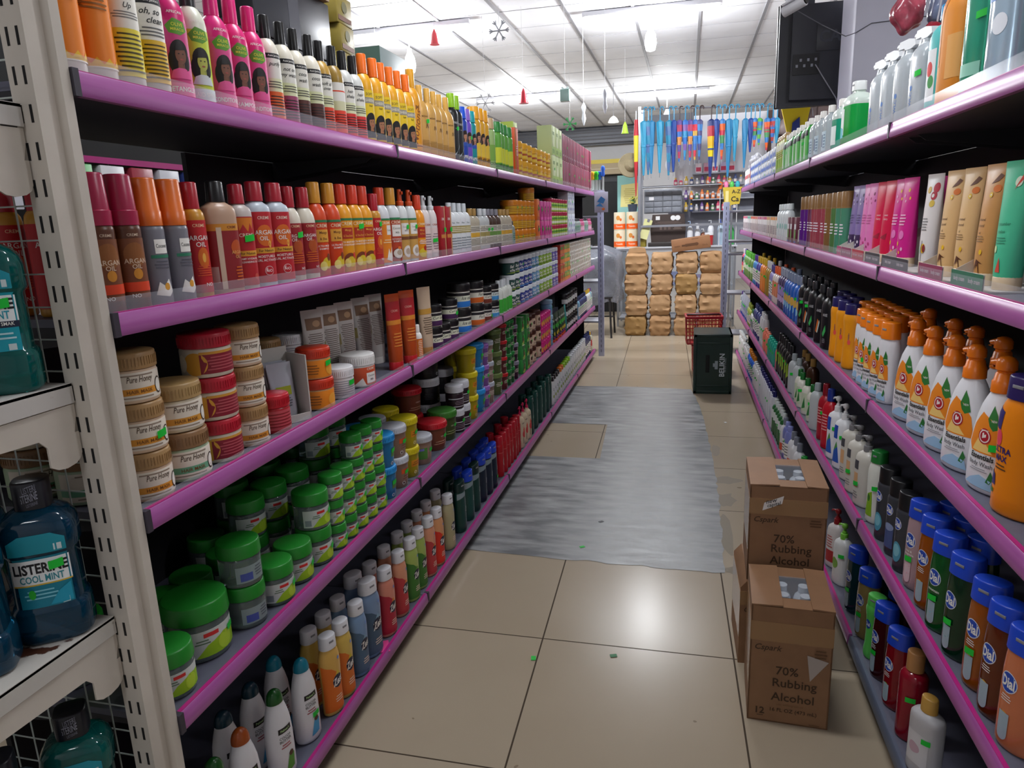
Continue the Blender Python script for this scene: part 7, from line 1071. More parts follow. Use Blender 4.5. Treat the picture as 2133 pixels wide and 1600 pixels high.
# umbrellas
def umbrella(label, x, z, L, cols, hand, fat=.034):
    t = thing('umbrella', label, 'umbrella', (x, 8.985, z), R.uniform(-.5, .5), 'folded umbrellas on the rack rail')
    cp = MB(); N = 14; cm = [mat(c, .45) for c in cols]
    zs = [(-.13, .012), (-.15, fat), (-.28, fat * 1.05), (-L * .55, fat * .85), (-L * .8, fat * .55), (-L * .97, fat * .25)]
    zs = [zs[0], zs[1]] + [(zs[1][0] + (zs[-1][0] - zs[1][0]) * i / 12, 0) for i in range(1, 13)]
    rings = []
    for i, (zz, r) in enumerate(zs):
        u = max(0, (zz + .15) / (-L * .97 + .15)); r = .012 if i == 0 else fat * (1.05 - .8 * u ** 1.3)
        rings.append([(r * (1 + .22 * (k % 2)) * math.cos(2 * PI * k / N + u * .9), r * (1 + .22 * (k % 2)) * math.sin(2 * PI * k / N + u * .9), zz) for k in range(N)])
    for i in range(len(rings) - 1):
        m_ = cm[0] if len(cm) == 1 else cm[(i // 2) % len(cm)]
        cp.add(rings[i] + rings[i + 1], [(k, (k + 1) % N, N + (k + 1) % N, N + k) for k in range(N)], m_, True)
    cp.add(rings[0], [tuple(range(N))], cm[0], False)
    part('canopy', cp, t)
    part('handle', MB().rod([(0, 0, -.14), (0, 0, .0)] + [(.02 - .02 * math.cos(a), 0, .0 + .022 * math.sin(a)) for a in (.5, 1.1, 1.6, 2.1, 2.6, 3.1)] + [(.04, 0, -.02)], .0065, mat(hand, .35), 8), t)
    part('tip', MB().rod([(0, 0, -L * .95), (0, 0, -L - .03)], .004, CHR, 6), t)
    part('strap', MB().cyl(0, 0, -L * .55, -L * .55 + .018, fat * 1.0, fat * 1.0, mat(cols[-1], .5), 12), t)
SK = ['#2a7aa8']; SK2 = ['#338fb4']; BL = ['#1f3f88']; MU = ['#5a4a8a', '#a83a5a', '#3a6ab0', '#c8884a']; MU2 = ['#3a78b8', '#d8602a', '#b8344a', '#4a8a5a']; TL = ['#2a7a9c', '#466494']
us = [(-.51, .78, SK2, 'sky-blue'), (-.455, .77, TL, 'teal'), (-.42, .76, SK, 'sky-blue'), (-.32, .75, SK2, 'sky-blue'), (-.215, .78, TL, 'teal'), (-.16, .74, BL, 'royal blue'), (-.095, .62, MU, 'patterned plum'), (-.03, .60, ['#2f6ab8', '#7a5a9c', '#3a8ab8'], 'patterned blue'), (.03, .61, MU, 'patterned plum'), (.085, .60, ['#3f6ab0', '#c83a4a', '#c8a04a', '#3f7ab8'], 'patterned red and blue'), (.135, .60, ['#4a4a7a', '#3a78b8'], 'patterned indigo'),
      (.265, .86, ['#1f2f6a', '#a82a3a', '#d8a81c', '#d8c01c', '#1f3a7a'], 'navy, red and yellow'), (.325, .70, BL, 'royal blue'), (.39, .60, MU2, 'patterned orange and blue'), (.465, .80, SK, 'sky-blue'), (.535, .62, SK2, 'sky-blue'), (.645, .70, SK, 'sky-blue'), (.705, .52, BL, 'royal blue'), (.75, .46, MU2, 'patterned orange and blue'), (.80, .44, ['#5fa84a', '#3a78b8'], 'lime and blue'), (.885, .50, MU2, 'patterned orange and blue'), (.945, .42, ['#3a6ab0', '#a83a3a'], 'patterned blue'), (.99, .42, SK2, 'sky-blue')]
cnt = {}
for x, L, c, nm in us:
    cnt[nm] = cnt.get(nm, 0) + 1; tot = sum(1 for q in us if q[3] == nm)
    lb = '%s umbrella%s hung on the rack rail' % (nm, '' if tot == 1 else ', %s from the rack post,' % ORD[cnt[nm] - 1])
    z = .9855 + 1.615 - (x - .2 + .79) * .0424
    umbrella(lb, x - .02, z - .003, L, c, '#2f88b0' if 'blue' in nm or nm == 'teal' else '#3a2a2a', .036 if L > .7 else .03)
um = thing('umbrella', 'red and yellow umbrella strapped upright outside the rack post', 'umbrella', (-.62, 8.98, 2.5))
part('canopy', MB().loft([(-.9, .006, .006, 2), (-.5, .024, .024, 2), (-.2, .03, .03, 2), (-.02, .022, .022, 2)], mat('#b01c28', .5), 12, bands=[(-.5, -.2, mat('#d8c42a', .5))]), um); part('handle', MB().rod([(0, 0, -.02), (0, 0, .08)], .007, mat('#c9ccd2', .4)), um)
# back board and shelves of small bottles
bb = thing('back_shelf_unit', 'white boarded shelf unit behind the umbrellas', 'shelving', (.25, 9.62, 0))
part('board', MB().box(-.42, .0, 1.60, .78, .02, 2.56, mat('#dcdce2', .5)), bb)
part('back_panel', MB().box(-.5, .0, .96, .78, .02, 1.60, mat('#7d7f8a', .6)), bb)
part('header_panel', MB().box(-.75, -.005, 2.26, -.2, .02, 2.6, mat('#55575f', .5)), bb)
for z in (1.395, 1.545, 1.715, 1.86): part('shelf', MB().box(-.2, -.16, z - .015, .78, .0, z, mat('#9a9ca6', .45)), bb)
part('timber_post', MB().box(.68, -.05, .9, .73, .0, 2.56, mat('#4a2f24', .6)), bb, 'dark brown timber post')
pr = MB(); 
cols_ = ['#d8506a', '#e07a3a', '#3a4a7a', '#c83a62', '#6a4a8a', '#d8b23a', '#4a7a4a', '#a8a8b0']
kk = {}
for z, n, x0 in ((1.396, 12, -.16), (1.546, 12, -.16), (1.716, 13, -.16)):
    for i in range(n):
        c = cols_[(i * 5 + int(z * 100)) % 8 if not (z == 1.546 and 4 < i < 9) else 1]; 
        kd = (c, i % 3)
        if kd not in kk:
            h = (.1, .085, .115)[i % 3]; m_ = MB().loft([(0, .022, .018, 2.4), (h * .7, .022, .018, 2.4), (h * .8, .012, .012, 2), (h * .82, .012, .012, 2)], mat(c, .35), 12); m_.cyl(0, 0, h * .8, h, .013, .012, mat(('#e0b23a', '#e6e6e6', c)[i % 3], .35), 10)
            m_.box(-.016, -.0188, h * .2, .016, -.0178, h * .5, mat('#e6dcd6', .5)); kk[kd] = m_.data('nail_polish_bottle')
        nmz = {1.396: 'lowest', 1.546: 'middle', 1.716: 'upper'}[z]
        thing('small_bottle', 'small cosmetic bottle, %s along the %s shelf behind the umbrellas' % (ORD[i], nmz), 'bottle', (x0 + i * .066, 9.52, z), R.uniform(-.2, .2), 'small bottles on the back shelves', kk[kd])
for i in range(5):
    m_ = MB().box(-.04, -.02, 0, .04, .02, .12, mat(('#e6d8dc', '#d8a8b8', '#e8e4e6', '#c8b8d8', '#e0c8cc')[i], .5), .003); m_.box(-.03, -.0205, .02, .03, -.0195, .07, mat('#c83a5a', .5))
    thing('soap_box', 'pale pink soap box, %s along the top back shelf' % ORD[i], 'box', (.12 + i * .1, 9.53, 1.8605), 0, 'soap boxes on the top back shelf', m_.data('soap_box'))
cl = thing('wall_clock', 'round white disc hung behind the umbrellas', 'disc', (-.2, 9.42, 1.97)); part('dial', MB().cyl(0, 0, 0, .02, .09, .09, mat('#dcdce0', .4), 28, .004, Matrix.Rotation(PI / 2, 4, 'X')), cl); part('bracket', MB().box(-.01, 0, -.02, .01, .19, .0, GREYM), cl)
hat = thing('straw_hat', 'tan straw hat hanging by the rack post', 'hat', (-.70, 9.2, 1.98), rot=(PI / 2 - .1, 0, .3)); part('brim', MB().loft([(0, .16, .15, 2), (.012, .155, .145, 2)], mat('#9c8f72', .7, bump=.3, scale=90), 28), hat); part('crown', MB().loft([(.01, .085, .08, 2), (.06, .078, .072, 2), (.09, .05, .045, 2)], mat('#9c8f72', .7, bump=.3, scale=90), 24), hat)
og = thing('drawer_organiser', 'clear grey plastic drawer cabinet on the mid rail', 'organiser', (-.30, 9.12, 1.385)); 
part('case', MB().box(-.23, 0, 0, .23, .12, .29, mat('#73767e', .4), .004), og)
for i in range(4):
    for j in range(4): part('drawer', MB().box(-.218 + i * .11, -.012, .012 + j * .068, -.218 + i * .11 + .102, .0, .012 + j * .068 + .06, mat('#8b8f98', .25, alpha=.8), .003), og)
part('sticker', MB().box(-.17, -.0135, .16, -.11, -.0122, .2, mat('#dcdce0', .5)), og)
og2 = thing('machine', 'dark brown appliance with white stickers standing on the counter', 'appliance', (-.235, 9.1, .9855))
part('case', MB().prism([(-.20, 0), (.20, 0), (.215, .2), (.19, .385), (-.19, .385), (-.215, .2)], 0, .2, mat('#3c302c', .45), 'y'), og2)
part('label', Plane((0, -.001, 0), (1, 0, 0), (0, 0, 1)).wrap([('r', -.15, .32, -.1, .365, '#dedede'), ('e', .06, .34, .032, .03, '#e2e2e2'), ('e', .115, .34, .032, .03, '#e2e2e2'), ('l', -.17, .27, .17, .30, 2, '#6b5a52'), ('r', -.1, .2, -.07, .235, '#5f504a'), ('r', -.05, .2, -.02, .235, '#5f504a'), ('r', .0, .2, .03, .235, '#5f504a'), ('l', .06, .2, .17, .23, 2, '#8a7a70')]), og2, 'white stickers', False)
part('tray', MB().box(-.24, -.05, .0, .24, 0, .05, mat('#2a2422', .4), .006), og2)
def jar_(label, x, y, h, r, c, capc, z=.9855, key=None, nk=.5):
    t = thing('pump_bottle', label, 'bottle', (x, y, z)); part('bottle_body', MB().loft([(0, r * .95, r * .95, 2), (.01, r, r, 2), (h * .62, r, r, 2), (h * .72, r * .75, r * .75, 2), (h * .78, r * .35, r * .35, 2)], mat(c, .3), 18), t); part('cap', MB().cyl(0, 0, h * .76, h * .86, r * nk, r * nk, mat(capc, .35), 14).rod([(0, 0, h * .86), (0, 0, h * .97), (-r * .8, 0, h * .96)], r * .14, mat(capc, .35), 8), t)
for a in (('white foam bottle with pale blue cap on the counter', .03, 9.08, .30, .035, '#d8dae0', '#a8c0dc'), ('white pump bottle in the middle of the counter', .12, 9.1, .27, .035, '#dadbe0', '#dadbe0'), ('brown jar bottle between white pumps on the counter', .19, 9.12, .2, .035, '#8a4a2c', '#dcdcdc'), ('white bottle behind the red tub on the counter', .28, 9.2, .3, .04, '#e0e1e6', '#c8ccd4'), ('clear water bottle with blue cap on the counter', .39, 9.12, .31, .036, '#a8bcd0', '#3a5ab0'), ('green detergent bottle at the end of the counter', .51, 9.1, .27, .04, '#3fae5a', '#58c070')): jar_(*a)
tb = thing('tub', 'red and white tub on the counter', 'tub', (.255, 9.04, .9855)); part('tub_body', MB().cyl(0, 0, 0, .12, .045, .05, mat('#b01c24', .35), 20), tb); part('lid', MB().cyl(0, 0, .12, .15, .053, .053, mat('#dcdce0', .35), 20, .003), tb)
mj = thing('tub', 'small mustard jar at the foot of the rack post', 'jar', (-.545, 9.1, .9855)); part('jar_body', MB().cyl(0, 0, 0, .09, .05, .05, mat('#8a7a2c', .35), 18), mj); part('lid', MB().cyl(0, 0, .09, .12, .052, .052, mat('#6b5f3a', .4), 18), mj)
card = thing('price_card', 'pale yellow card leaning inside the rack post', 'card', (-.5, 9.02, 1.2), rot=(0, .3, .2)); part('card', MB().box(-.05, 0, -.12, .05, .003, .12, mat('#d8d69a', .6)), card); part('clip', MB().box(-.015, -.004, .09, .015, .006, .125, CHR), card)
sg = thing('sign', 'yellow card sign lettered Ca by the far end post', 'sign', (.48, 8.5, 1.44), 0.1); part('board', MB().prism([(-.08, 0), (.08, .015), (.105, .2), (-.105, .2)], 0, .012, mat('#b8a032', .5), 'y'), sg); part('lettering', Plane((0, -.0005, 0), (1, 0, 0), (0, 0, 1)).wrap([('t', 'A-Z', .04, .15, .04, '#1f1a14', dict(b=.02)), ('t', 'Ca', .03, .07, .055, '#1f1a14', dict(b=.02)), ('r', -.075, .04, -.04, .16, '#d8cc8a')]), sg, None, False); part('stand', MB().box(-.012, .012, -1.42, .012, .02, .0, CHR).box(-.06, -.04, -1.44, .06, .06, -1.42, CHR), sg)
for i, (c, nm) in enumerate((('#e0702a', 'orange'), ('#e87aa8', 'pink'), ('#4ab04a', 'green'), ('#2a9aa8', 'teal'))):
    t = thing('toy_cup', '%s plastic toy poking above the yellow sign' % nm, 'toy', (.37 + i * .065, 9.02, 1.64)); part('cup', MB().loft([(0, .02, .02, 2), (.05, .028, .028, 2), (.075, .02, .02, 2), (.085, .006, .006, 2)], mat(c, .35), 12), t); part('stick', MB().rod([(0, 0, -.6545), (0, 0, .005)], .004, mat('#dcdcdc', .4)), t)
cab = thing('brown_cabinet', 'dark brown cabinet at the edge behind the umbrellas', 'cabinet', (1.45, 9.7, 0)); part('case', MB().box(-.4, 0, 0, .5, .4, 2.75, mat('#3a211d', .6, noise=.15, scale=8)), cab); part('door', MB().box(-.38, -.012, .1, .04, 0, 2.6, mat('#452722', .5)), cab); part('door', MB().box(.06, -.012, .1, .48, 0, 2.6, mat('#452722', .5)), cab)
for i, (x, z, c) in enumerate(((1.13, 2.36, '#9a8a8a'), (1.3, 2.58, '#b04a5a'), (1.44, 2.34, '#5a4a52'))):
    bm = bmesh.new(); bmesh.ops.create_icosphere(bm, subdivisions=3, radius=.1)
    for v in bm.verts: v.co *= 1 + .16 * math.sin(17 * v.co.x + i) * math.sin(23 * v.co.z); v.co.y *= .6
    t = thing('wrapped_bundle', '%s wrapped bundle hung before the brown cabinet' % ('grey', 'rose', 'dark')[i], 'bundle', (x, 9.55, z)); part('bundle', MB().bm(bm, mat(c, .4)), t); part('cord', MB().rod([(0, 0, .09), (0, .12, .22)], .004, GREYM), t)
# behind: roller shutter, lintel cabinet, doorway
rs = thing('roller_shutter', 'grey corrugated roller shutter box across the back wall', 'shutter', (-1.2, 15.55, 2.85))
b = MB(); SH = mat('#62646a', .4, metal=.3)
b.prism([(-.14, .02), (-.15, .10), (-.13, .18), (-.15, .26), (-.12, .34), (0, .352), (.14, .352), (.14, 0), (-.1, 0)], -2.4, 2.4, SH, 'x'); part('curtain', b, rs)
for i in range(5): part('slat_rib', MB().rod([(-2.4, -.15, .03 + i * .07), (2.4, -.15, .03 + i * .07)], .01, mat('#7d7f86', .35, metal=.3)), rs)
part('bottom_bar', MB().box(-2.4, -.16, -.02, 2.4, -.1, .01, mat('#3a3b40', .4)), rs)
lc = thing('shelf_ledge', 'beige ledge with yellow edging above the dark doorway', 'ledge', (-1.9, 15.4, 2.24)); part('ledge_body', MB().box(-.6, 0, 0, .8, .29, .22, mat('#b3a284', .6)), lc); part('edging', MB().box(-.6, -.01, .22, .8, .29, .3, mat('#d8c24a', .5)), lc); part('rail', MB().box(-.6, -.012, .1, .8, -.002, .12, mat('#d0c4a8', .5)), lc)
struct('door_1', MB().box(-2.3, 15.62, 0, -1.35, 15.7, 2.23, mat('#07070a', .5)))
dk = thing('dark_partition', 'near-black partition behind the covered chairs', 'partition', (-1.22, 10.4, 0)); part('panel', MB().box(-.5, 0, 0, .37, .03, 1.85, mat('#0b0b0e', .6)), dk); part('rail', MB().box(-.5, -.006, 1.85, .37, .036, 1.9, mat('#2a2a2e', .5)), dk)
# ------------------------------------------------------------------ top of the hair-care shelving, candy tubes
TZ = ZL[1] - .0075
bx = thing('storage_carton', 'black shrink-wrapped carton at the back of the top hair-care shelf', 'box', (-1.215, 2.08, TZ + .2995), 0); part('carton_body', MB().box(-.06, -.21, 0, .06, .23, .178, mat('#2c2d33', .3), .005), bx); part('tape', MB().box(-.0605, -.03, .0, .0605, .03, .1784, mat('#4a4b52', .15)), bx)
bx = thing('storage_carton', 'plain black carton underneath the shrink-wrapped carton', 'box', (-1.215, 2.02, TZ), 0); part('carton_body', MB().box(-.06, -.3, 0, .06, .28, .298, mat('#1f1f24', .4), .005), bx); part('tape', MB().box(-.0605, -.03, -.0005, .0605, .03, .2985, mat('#3a3b42', .2)), bx)
for i in range(6):
    b = MB().box(-.055, -.055, 0, .055, .06, .088, mat('#8a7a34', .4, noise=.06), .003)
    t = thing('olive_soap_box', 'olive gold carton, %s in the tower beside the black carton' % ('lowest', 'second up', 'third up', 'fourth up', 'fifth up', 'topmost')[i], 'box', (-1.21, 2.425 + R.uniform(-.008, .008), TZ + i * .0885), R.uniform(-.06, .06), 'olive gold cartons'); part('carton_body', b, t); part('label', Plane((.0555, 0, 0), (0, 1, 0), (0, 0, 1)).wrap([('r', -.05, .01, .05, .025, '#6b3a1c'), ('e', .0, .055, .02, .018, '#5f5a24')]), t, None, False)
tr_ = thing('wooden_tray', 'long wooden board lying on the black carton', 'board', (-1.21, 2.05, TZ + .4785)); part('board', MB().box(-.05, -.3, 0, .07, .24, .018, mat('#a8885a', .6, noise=.1, scale=10), .002), tr_); part('batten', MB().box(-.05, -.3, .018, -.03, .24, .03, mat('#97784c', .6)), tr_)
bx = thing('storage_carton', 'grey green carton standing behind the orange capped bottles', 'box', (-1.2, 2.80, TZ), 0); part('carton_body', MB().box(-.06, -.13, 0, .06, .13, .43, mat('#8c9a9a', .4), .004), bx); part('label', Plane((0, -.1305, 0), (1, 0, 0), (0, 0, 1)).wrap([('r', -.06, .0, .06, .43, '#3f5a50'), ('e', 0, .3, .03, .03, '#a8b8a8')]), bx, None, False)
for i, (x, y, c, nm) in enumerate(((-.90, 7.02, '#d8a82a', 'amber'), (-.885, 7.06, '#8fc82a', 'lime'), (-.86, 7.03, '#3fc83a', 'green'), (-.835, 7.05, '#2f7ad8', 'blue'), (-.80, 7.04, '#2f6ad8', 'tall blue'))):
    H = .19 if i < 4 else .24
    t = thing('candy_tube', '%s topped candy tube at the far end of hair-care shelving' % nm, 'toy', (x, y, 1.602 + .004), 0, 'candy tubes'); part('tube', MB().cyl(0, 0, 0, H * .6, .011, .011, mat('#c8d0cc', .15, alpha=.6), 12), t); part('topper', MB().loft([(H * .58, .012, .012, 2), (H * .65, .02, .016, 2), (H * .78, .014, .012, 2), (H * .86, .022, .018, 2), (H * .97, .016, .014, 2), (H, .004, .004, 2)], mat(c, .35), 12), t)
ep = thing('end_sign', 'pale end panel with blue sketch below the candy tubes', 'sign', (-.81, 6.965, 1.41)); part('panel', MB().box(-.065, 0, 0, .065, .006, .19, mat('#b3b8c8', .4), .001), ep); part('drawing', Plane((0, -.0005, 0), (1, 0, 0), (0, 0, 1)).wrap([('p', [(-.04, .1), (.0, .15), (.04, .12), (.02, .08)], '#2f7ab8'), ('p', [(-.05, .06), (-.01, .09), (.02, .05)], '#3a8ac8'), ('e', .02, .03, .015, .012, '#d8702a')]), ep, None, False)
thing('candy_tray', 'clear tray holding the candy tubes on the pale post', 'tray', (-.85, 7.03, 1.6), 0, None, MB().box(-.07, -.045, 0, .07, .06, .005, mat('#c3c8d0', .2)).box(-.07, -.045, .005, .07, -.043, .02, mat('#c3c8d0', .2)).data('candy_tray'))
# peek through the gap in the back panel: the next aisle's pink ledge
pk = thing('display_ledge', 'pink edged ledge glimpsed through the hair-care back panel', 'shelf', (-2.3, 2.7, 1.66)); part('deck', MB().box(-.3, -.9, -.02, .09, .6, -.005, UNDER_SHADE), pk); part('edge', MB().box(.09, -.9, -.024, .1, .6, 0, PINKD), pk); part('dark_strip', MB().box(.06, -1.6, .0005, .08, 1.6, .42, mat('#0a0a0c', .7)), pk)  # black strip above the ledge is added to keep the gap in shade
np_ = thing('added_dark_board', 'added dark board standing in for the unlit next aisle shelving', 'shelving', (-2.75, 2.6, 0)); part('dark_board', MB().box(-.03, -2.2, 0, 0, 2.6, 2.4, mat('#0a090c', .7)), np_)  # dark board added so the gap reads black, not bright wall
for i in range(9):
    c = ('#dcdce6', '#c83a4a', '#3fae4a', '#e6e6ea', '#a83a4a', '#d8d8e0', '#3a4a8a', '#c8c8d4', '#6a3a4a')[i]
    m_ = MB().box(-.02, -.06, -.2, .02, .06, -.03, mat(c, .35), .004); m_.box(.0205, -.04, -.15, .021, .04, -.07, mat('#e9e9ee', .5)); m_.rod([(0, 0, -.03), (0, 0, -.0215)], .004, GREYM)
    thing('hanging_pack', 'small packet hung under the pink ledge, %s along' % ORD[i], 'pack', (-2.22, 1.95 + i * .16, 1.66), 0, 'packets under the next aisle ledge', m_.data('hanging_pack'))
# ------------------------------------------------------------------ television, camera, hanging bags, ornaments
tv = thing('television', 'black television seen from behind, hung before the pillar', 'television', (.845, 5.52, 2.07), 0.02); tv.scale = (1.2, 1.2, 1.2)
TVB = mat('#25262d', .4, noise=.05, scale=20)
part('rear_shell', MB().prism([(-.215, .0), (.25, -.01), (.25, .53), (-.215, .545)], .02, .06, TVB, 'y').prism([(-.15, .03), (.25, .02), (.25, .5), (-.15, .50)], -.02, .02, TVB, 'y'), tv)
part('bezel', MB().box(-.222, .055, -.005, .255, .075, .55, mat('#101014', .3), .004), tv)
part('vent_panel', MB().box(-.02, -.0235, .28, .25, -.02, .43, mat('#24252c', .4), .001).box(-.14, -.024, .16, .0, -.02, .27, mat('#0b0b0e', .5)), tv)
part('lettering', Plane((0, -.0237, 0), (1, 0, 0), (0, 0, 1)).wrap([('t', 'CAN', .08, .355, .06, '#3a3c44', dict(b=.03))]), tv, 'embossed lettering', False)
for i in range(6): part('socket', MB().box(-.125 + i * .02, -.027, .2 + .03 * (i % 2), -.113 + i * .02, -.023, .215 + .03 * (i % 2), mat('#8a8c94', .4)), tv)
part('cable', MB().rod([(-.02, -.024, .21), (.03, -.05, .12), (.1, -.03, .02), (.14, .0, -.12)], .003, mat('#9a9aa0', .4)), tv)
part('ceiling_bracket', MB().box(-.07, .04, .5, -.03, .06, .944, mat('#3a3b42', .4)), tv)
cm_ = thing('security_camera', 'white bullet security camera above the television', 'camera', (.50, 4.1, 2.36), rot=(-.25, 0, .9)); part('housing', MB().cyl(0, 0, -.06, .06, .025, .025, mat('#d6d6dc', .35), 20, .003, Matrix.Rotation(PI / 2, 4, 'X')), cm_); part('hood', MB().box(-.03, -.085, .02, .03, .05, .03, mat('#dadae0', .35), .003), cm_); part('lens', MB().cyl(0, 0, .06, .066, .02, .018, mat('#101014', .1), 18, 0, Matrix.Rotation(PI / 2, 4, 'X')), cm_); part('mount', MB().rod([(0, .03, .025), (0, .06, .2), (0, .06, .86)], .008, mat('#d6d6dc', .35)), cm_)
thing('wire', 'thin grey wire strung from camera to pillar', 'wire', (0, 0, 0), 0, None, MB().rod([(.52, 4.12, 2.34), (.64, 4.14, 2.27), (.82, 4.5, 2.28), (.956, 4.945, 2.385), (1.04, 4.945, 2.43), (1.34, 4.945, 2.44)], .0025, mat('#55565e', .5), 6).data('wire'))
FOIL = [('#8a1c2c', 'crimson'), ('#7a8aa8', 'blue grey'), ('#a84a5a', 'rose'), ('#8a7a80', 'mauve grey')]
for i, (x, y, z, s) in enumerate(((.83, 2.95, 1.90, .062), (.90, 3.12, 2.07, .055), (.775, 3.1, 2.06, .055), (.96, 2.95, 2.1, .05))):
    bm = bmesh.new(); bmesh.ops.create_icosphere(bm, subdivisions=4, radius=s)
    for v in bm.verts: v.co *= 1 + .12 * math.sin(90 * v.co.x + 3 * i) * math.sin(70 * v.co.z + i) + .06 * math.sin(160 * v.co.y); v.co.z *= 1.3
    t = thing('toy_bag', '%s plastic toy bag hanging above the top body-wash shelf' % FOIL[i][1], 'bag', (x, y, z), 0, 'hanging toy bags'); part('bag', MB().bm(bm, mat(FOIL[i][0], .15, noise=.4, scale=25)), t); part('tie', MB().rod([(0, 0, s * 1.2), (.01, 0, s * 1.2 + .1), (.0, 0, 3.2 - z)], .003, mat('#b0b0b8', .4), 6), t)
yb = thing('yellow_toy', 'bright yellow folded toy hanging behind the top body-wash shelf', 'toy', (.79, 6.1, 1.96)); part('panel', MB().prism([(-.11, .2), (.11, .19), (.06, -.1), (.015, .05), (-.03, -.1)], 0, .03, mat('#e0c41a', .4), 'y'), yb); part('fin', MB().prism([(-.02, .06), (.03, .1), (.04, -.12), (-.03, -.12)], -.02, -.002, mat('#23347c', .4), 'y'), yb); part('cord', MB().rod([(0, .015, .19), (0, .015, 1.26)], .003, GREYM, 6), yb)
pb = thing('plastic_bag', 'crumpled clear plastic bag at the far end of the top body-wash shelf', 'bag', (.56, 6.55, ZR[1] + .0)); bm = bmesh.new(); bmesh.ops.create_icosphere(bm, subdivisions=4, radius=.1)
for v in bm.verts: v.co *= 1 + .2 * math.sin(40 * v.co.x + 50 * v.co.z) * math.sin(55 * v.co.y); v.co = (v.co.x * .6, v.co.y * 1.6, v.co.z * .9)
part('bag', MB().bm(bm, mat('#b9bac4', .15, alpha=.65, noise=.2, scale=20), True, Matrix.Translation((0, 0, .17))), pb); part('contents', MB().box(-.05, -.1, -.007, .05, .1, .1, mat('#dcd8d8', .5), .005), pb)
def orn(kind, label, x, y, z, c, drop=None):
    t = thing('ceiling_ornament', label, 'ornament', (x, y, z)); m_ = mat(c, .25); b = MB()
    if kind == 'flake':
        for i in range(6):
            a = i * PI / 3; b.rod([(0, 0, 0), (.09 * math.cos(a), .0, .09 * math.sin(a))], .006, m_, 6)
            for s in (-.5, .5): b.rod([(.055 * math.cos(a), 0, .055 * math.sin(a)), (.055 * math.cos(a) + .035 * math.cos(a + s), 0, .055 * math.sin(a) + .035 * math.sin(a + s))], .005, m_, 6)
    elif kind == 'bell': b.loft([(-.07, .045, .045, 2), (-.05, .036, .036, 2), (.02, .024, .024, 2), (.06, .006, .006, 2)], m_, 16)
    elif kind == 'gift': b.box(-.04, -.04, -.05, .04, .04, .05, m_, .004); b.box(-.042, -.012, -.052, .042, .012, .052, mat('#e6ecec', .3)); b.rod([(-.03, 0, .07), (0, 0, .05), (.03, 0, .07)], .01, mat('#e6ecec', .3))
    else: b.loft([(-.12, .004, .004, 2), (-.06, .022, .012, 2), (.0, .012, .01, 2), (.05, .024, .014, 2), (.09, .006, .006, 2)], m_, 14)
    part('pendant', b, t); part('thread', MB().rod([(0, 0, .04), (0, 0, CEIL - .02 - z)], .0015, mat('#c8c8cc', .4), 5), t)
for a in (('flake', 'silver snowflake ornament hanging from the near ceiling panels', -1.64, 6.5, 2.99, '#b0b4bc'), ('bell', 'red bell ornament hanging by the big ceiling lamp', -2.24, 6.5, 3.0, '#c8303a'), ('drop', 'lime green elf ornament hanging near the green carton', -2.9, 6.7, 2.86, '#a8d880'), ('flake', 'white snowflake ornament below the far strip lamp', -1.82, 6.6, 2.42, '#e6e9ec'), ('bell', 'red and white bell ornament below the far strip lamp', -1.46, 6.6, 2.46, '#d83a4a'), ('gift', 'pale mint gift ornament hanging over the aisle end', -1.08, 6.6, 2.43, '#b3d8cf'), ('drop', 'clear icicle ornament beside the mint gift', -1.0, 7.2, 2.36, '#c3c8cc'), ('drop', 'silver bead ornament hanging over the hair-care end', -.75, 6.8, 2.40, '#c8ccd4'), ('bell', 'small lime bell ornament by the bare bulb', -.72, 8.6, 2.36, '#9ac03a'), ('flake', 'dark green star ornament against the roller shutter', -1.5, 9.5, 2.55, '#2f8a4a')): orn(*a)
# ------------------------------------------------------------------ body cream display trays and the coconut tray
def body_trays():
    tubes = [(k, y, d) for s, f, rows in GOODS if s == 'R' and f == 2 for k, y, d, n, *_ in rows if TY[k]['k'] == 'tube' and d < .1]
    tubes.sort(key=lambda q: q[1]); g = []
    for q in tubes:
        if g and len(g[-1]) < 2: g[-1].append(q)
        else: g.append([q])
    cols = ['#156b4a', '#8a1c4a', '#26242a', '#26242a', '#b01c34', '#8a2a5a', '#b02a6a', '#3a2450']
    for i, q in enumerate(g):
        y0, y1 = min(a[1] for a in q) - .037, max(a[1] for a in q) + .037; ym = (y0 + y1) / 2; L = (y1 - y0) / 2 - .0015
        x = DR - SKEW * (ym - 2.1) + .028; WH = mat('#d3cdc8', .6)
        t = thing('display_tray', 'card display tray of body cream tubes, %s from near end' % ORD[i], 'tray', (x, ym, ZR[2] - .007), -PI / 2, 'body cream trays on the second body-wash shelf')
        part('tray_base', MB().box(-L, 0, 0, L, .16, .003, WH), t)
        part('side_flap', MB().prism([(0, .003), (.16, .003), (.16, .1), (.12, .1), (.0, .03)], -L, -L + .0012, WH, 'x'), t)
        part('front_strip', Plane((0, -.0005, 0), (1, 0, 0), (0, 0, 1)).wrap([('r', -L, .0, L, .034, cols[i % 8]), ('t', 'body cream', -L * .45, .017, .009, '#d8ccd0'), ('t', 'body cream', L * .5, .017, .009, '#d8ccd0')]).box(-L, 0, 0, L, .0012, .034, WH), t, 'dark printed front strip', False)
body_trays()
ct_ = thing('sachet_tray', 'white card tray of coconut sachets on the middle hair-care shelf', 'tray', (-.958, 1.485, ZL[3] - .007), math.radians(62))
WHC = mat('#d0ccc6', .5)
